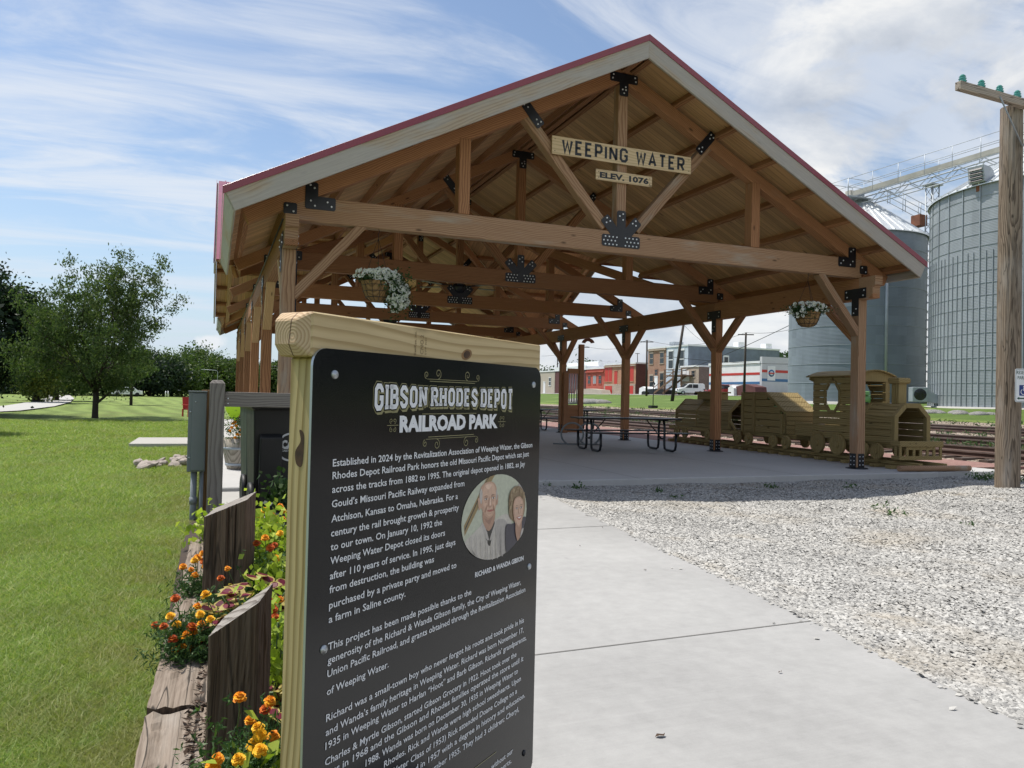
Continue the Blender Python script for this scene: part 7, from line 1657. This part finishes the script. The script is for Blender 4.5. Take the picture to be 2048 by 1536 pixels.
def big_tree(px_, py_, label, seed=4):
    rg = np.random.default_rng(seed); b_ = PZ(px_, py_, -.04); t = thing('maple_tree', label, 'tree', (b_[0], b_[1], -.06)); mb = MB(); tips = []
    mb.tube([(0, 0, -.2), (0, 0, .1), (0, 0, .6), (.02, 0, 1.25)], [.26, .185, .165, .17], 12)
    for i in range(13):
        a = i * 2.4 + rg.uniform(-.3, .3); el = rg.uniform(.65, 1.45) if i < 9 else rg.uniform(.30, .55); d = Vector((math.cos(a) * math.cos(el), math.sin(a) * math.cos(el), math.sin(el)))
        limb(mb, Vector((0, 0, 1.15 + .04 * i)), d, (2.05 + 1.65 * math.sin(el)) * rg.uniform(.85, 1.05), .075, 1, rg, tips, 3, .50, .10)
    mb.tube([(.08, -.05, .75), (.45, -.2, 1.0), (.9, -.3, 1.35), (1.3, -.3, 1.6)], [.075, .065, .05, .03], 8)
    C = []
    for p, d in tips: C.append(np.array(p)[None] + rg.normal(size=(105, 3)) * (.25, .25, .18))
    for c, s, k in (((1.15, -.5, 1.75), (.45, .40, .28), 1500), ((-.8, -.2, 1.9), (.6, .5, .35), 900), ((-1.6, .2, 2.3), (.5, .5, .4), 700), ((.2, .3, 2.2), (.8, .7, .4), 900)): C.append(rg.normal(size=(k, 3)) * s + c)
    C = np.vstack(C); finish_tree(t, mb, C, .165, 'leaf_mid', seed, .42, .35); return t
big_tree(190, 836, 'broad open-crowned maple with a dark trunk standing alone on the lawn').scale = (.70, .70, .89)
def clump_tree(px_, dep, zb, w, h, z0, leaf, label, seed, nc=46, per=150, size=.30, name='tree', group=None, loc_=None, depth_w=None, tr=.22):
    rg = np.random.default_rng(seed)
    b_ = PD(px_, 790, dep) if loc_ is None else np.array(loc_); t = thing(name, label, 'tree', (b_[0], b_[1], zb), 0, group); mb = MB(); mb.tube([(0, 0, -.3), (0, 0, z0 + .3 * (h - z0)), (0, 0, z0 + .75 * (h - z0))], [tr * 1.3, tr, tr * .3], 8)
    C = []
    for i in range(nc):
        u = rg.normal(size=3); u /= np.linalg.norm(u); r = rg.uniform(.25, 1) ** .45; q = u * r; zc = z0 + (h - z0) * (.5 + .47 * q[2]); tap = 1 - .30 * max(0, q[2]) ** 2
        c = np.array([q[0] * w / 2 * tap * .86, q[1] * (depth_w or w) / 2 * tap * .86, zc]); s = w * rg.uniform(.06, .11); C.append(rg.normal(size=(per, 3)) * (s, s, s * .62) + c)
        if i % 3 == 0: mb.tube([(0, 0, z0 + (zc - z0) * .45), tuple(c)], [tr * .3, tr * .08], 5)
    C = np.vstack(C); C[:, 2] = np.maximum(C[:, 2], .15); finish_tree(t, mb, C, size, leaf, seed, .55, .1); return t
pz_ = PZ(15, 838, 0)
clump_tree(-62, 33, -.05, 5.6, 6.9, .25, 'leaf_dark', 'dense dark tree at the left edge, its crown reaching almost to the grass', 51, 120, 330, .17, 'dark_tree')
clump_tree(72, 60, -.05, 5.6, 7.6, .3, 'leaf_yellow', 'yellow-green sunlit tree just behind the dark tree at the left edge', 52, 60, 260, .24, 'sunlit_tree')
clump_tree(112, 70, -.05, 7.0, 5.6, .2, 'leaf_mid', 'loose mid-green tree between the sunlit tree and the maple', 53, 60, 220, .27, 'mid_tree')
clump_tree(0, 0, -.05, 3.6, 6.2, .8, 'leaf_dark', 'park tree just outside the left edge that throws a long shadow over the lawn', 58, 60, 200, .2, 'park_tree', loc_=(-7.7, 24.0))
p = PZ(262, 809, 0); clump_tree(0, 0, -.05, 3.6, 4.0, 1.5, 'leaf_mid', 'young tree with a thin trunk and its own small shadow on the mown lawn', 54, 26, 120, .2, 'young_tree', loc_=(p[0], p[1]), tr=.09)
for i, (px_, dep, w, h, leaf, z0) in enumerate(((150, 118, 13, 8.0, 'leaf_dark', .15), (205, 128, 12, 8.6, 'leaf_far', .15), (255, 135, 12, 8.5, 'leaf_dark', .15), (300, 128, 11, 7.4, 'leaf_dark', .15), (343, 135, 11, 7.6, 'leaf_far', .15), (392, 150, 11.5, 10.2, 'leaf_far', .15), (428, 162, 11, 9.0, 'leaf_far', .15), (465, 150, 10, 7.4, 'leaf_far', .15), (505, 165, 11, 7.9, 'leaf_far', .15), (548, 160, 10, 7.2, 'leaf_far', .15), (590, 165, 10, 7.0, 'leaf_far', .15), (640, 170, 11, 7.6, 'leaf_dark', .15), (690, 175, 11, 7.4, 'leaf_far', .15), (745, 180, 12, 7.6, 'leaf_far', .15), (60, 122, 12, 9, 'leaf_dark', .15), (10, 120, 12, 9.5, 'leaf_far', .15), (-40, 120, 12, 10, 'leaf_far', .15))):
    lab = {150: 'dark treeline tree directly above the end of the trail', 205: 'mid-green treeline tree behind the maple trunk', 255: 'dark treeline tree above the parked pale car', 300: 'dark low treeline tree right of the parked pale car', 343: 'treeline tree behind the two white posts', 392: 'tall rounded bright tree, highest of the treeline left of the fence post', 428: 'bright tree directly above the electrical cabinet', 465: 'treeline tree behind the top of the grey fence post', 505: 'treeline tree seen between the left pavilion posts', 548: 'treeline tree seen beside the sign post', 590: 'treeline tree hidden behind the left front post', 640: 'dark treeline tree behind the sign', 690: 'green treeline tree behind the sign', 745: 'treeline tree hidden at the right behind the sign', 60: 'dark treeline tree behind the trail at the left', 10: 'treeline tree behind the dark tree at the left edge', -40: 'treeline tree outside the left edge'}[px_]
    clump_tree(px_, dep, -.1, w, h, z0, leaf, lab, 60 + i, 75, 130, .50, 'treeline_tree', 'trees along the far edge of the lawn')
for i, (px_, dep, w, h, lab) in enumerate(((1190, 205, 16, 8.6, 'rounded green tree above the red-painted roof'), (1160, 215, 16, 7.4, 'wide low green tree above the maroon shed'), (1098, 230, 22, 6.4, 'tree far behind the beige metal shed'), (1070, 228, 18, 6.4, 'distant tree just right of the sign'), (1568, 150, 12, 8.6, 'dark tree above the white shop beside the left bin'), (1240, 230, 14, 6.2, 'low far tree behind the orange brick roof'), (1128, 240, 18, 6.6, 'distant tree behind the chime frame'))):
    clump_tree(px_, dep, GZT, w, h, 1.0, 'leaf_hill', lab, 90 + i, 44, 90, .75, 'town_tree', 'trees behind the town')
# unseen trees right of the view, added to darken the gloss panel's reflection
rg = np.random.default_rng(99); C = []
for i in range(130):
    c = np.array([rg.uniform(42, 56), rg.uniform(-26, 19), rg.uniform(1.2, 9.5)]); C.append(rg.normal(size=(70, 3)) * (1.4, 1.4, .9) + c)
C = np.vstack(C); C[:, 2] = np.maximum(C[:, 2], 1.0); V, F = leaves_np(C, .8, .6, .1, rng=rg); tag(mesh_np('unseen_woodland', V, F, M['leaf_dark']), 'unseen belt of dark trees, added for its dark reflection in the sign panel', 'trees', kind='stuff')
# a few dry leaves and pebbles on the path
for i, (px_, py_) in enumerate(((1320, 1472), (1205, 1055), (1175, 1032), (1160, 1092), (1290, 1140), (1560, 1345))):
    p = PZ(px_, py_, .004); s = .022 if i == 0 else RNG.uniform(.008, .013)
    o = MB().add([(-s, 0, .0), (-.3 * s, s * .55, .006), (s * .8, .25 * s, .003), (s, 0, .010), (.5 * s, -.5 * s, .004), (-.4 * s, -.45 * s, .008)], [(0, 5, 1), (1, 5, 4), (1, 4, 2), (2, 4, 3)]).build('dry_leaf', M['mulch']); o.location = p; o.rotation_euler = (0, 0, i * 1.3)
    tag(o, 'curled dry brown leaf on the concrete path, nearest to the viewer' if i == 0 else 'tiny dry leaf lying on the concrete path', 'leaf', 'dry leaves on the path')
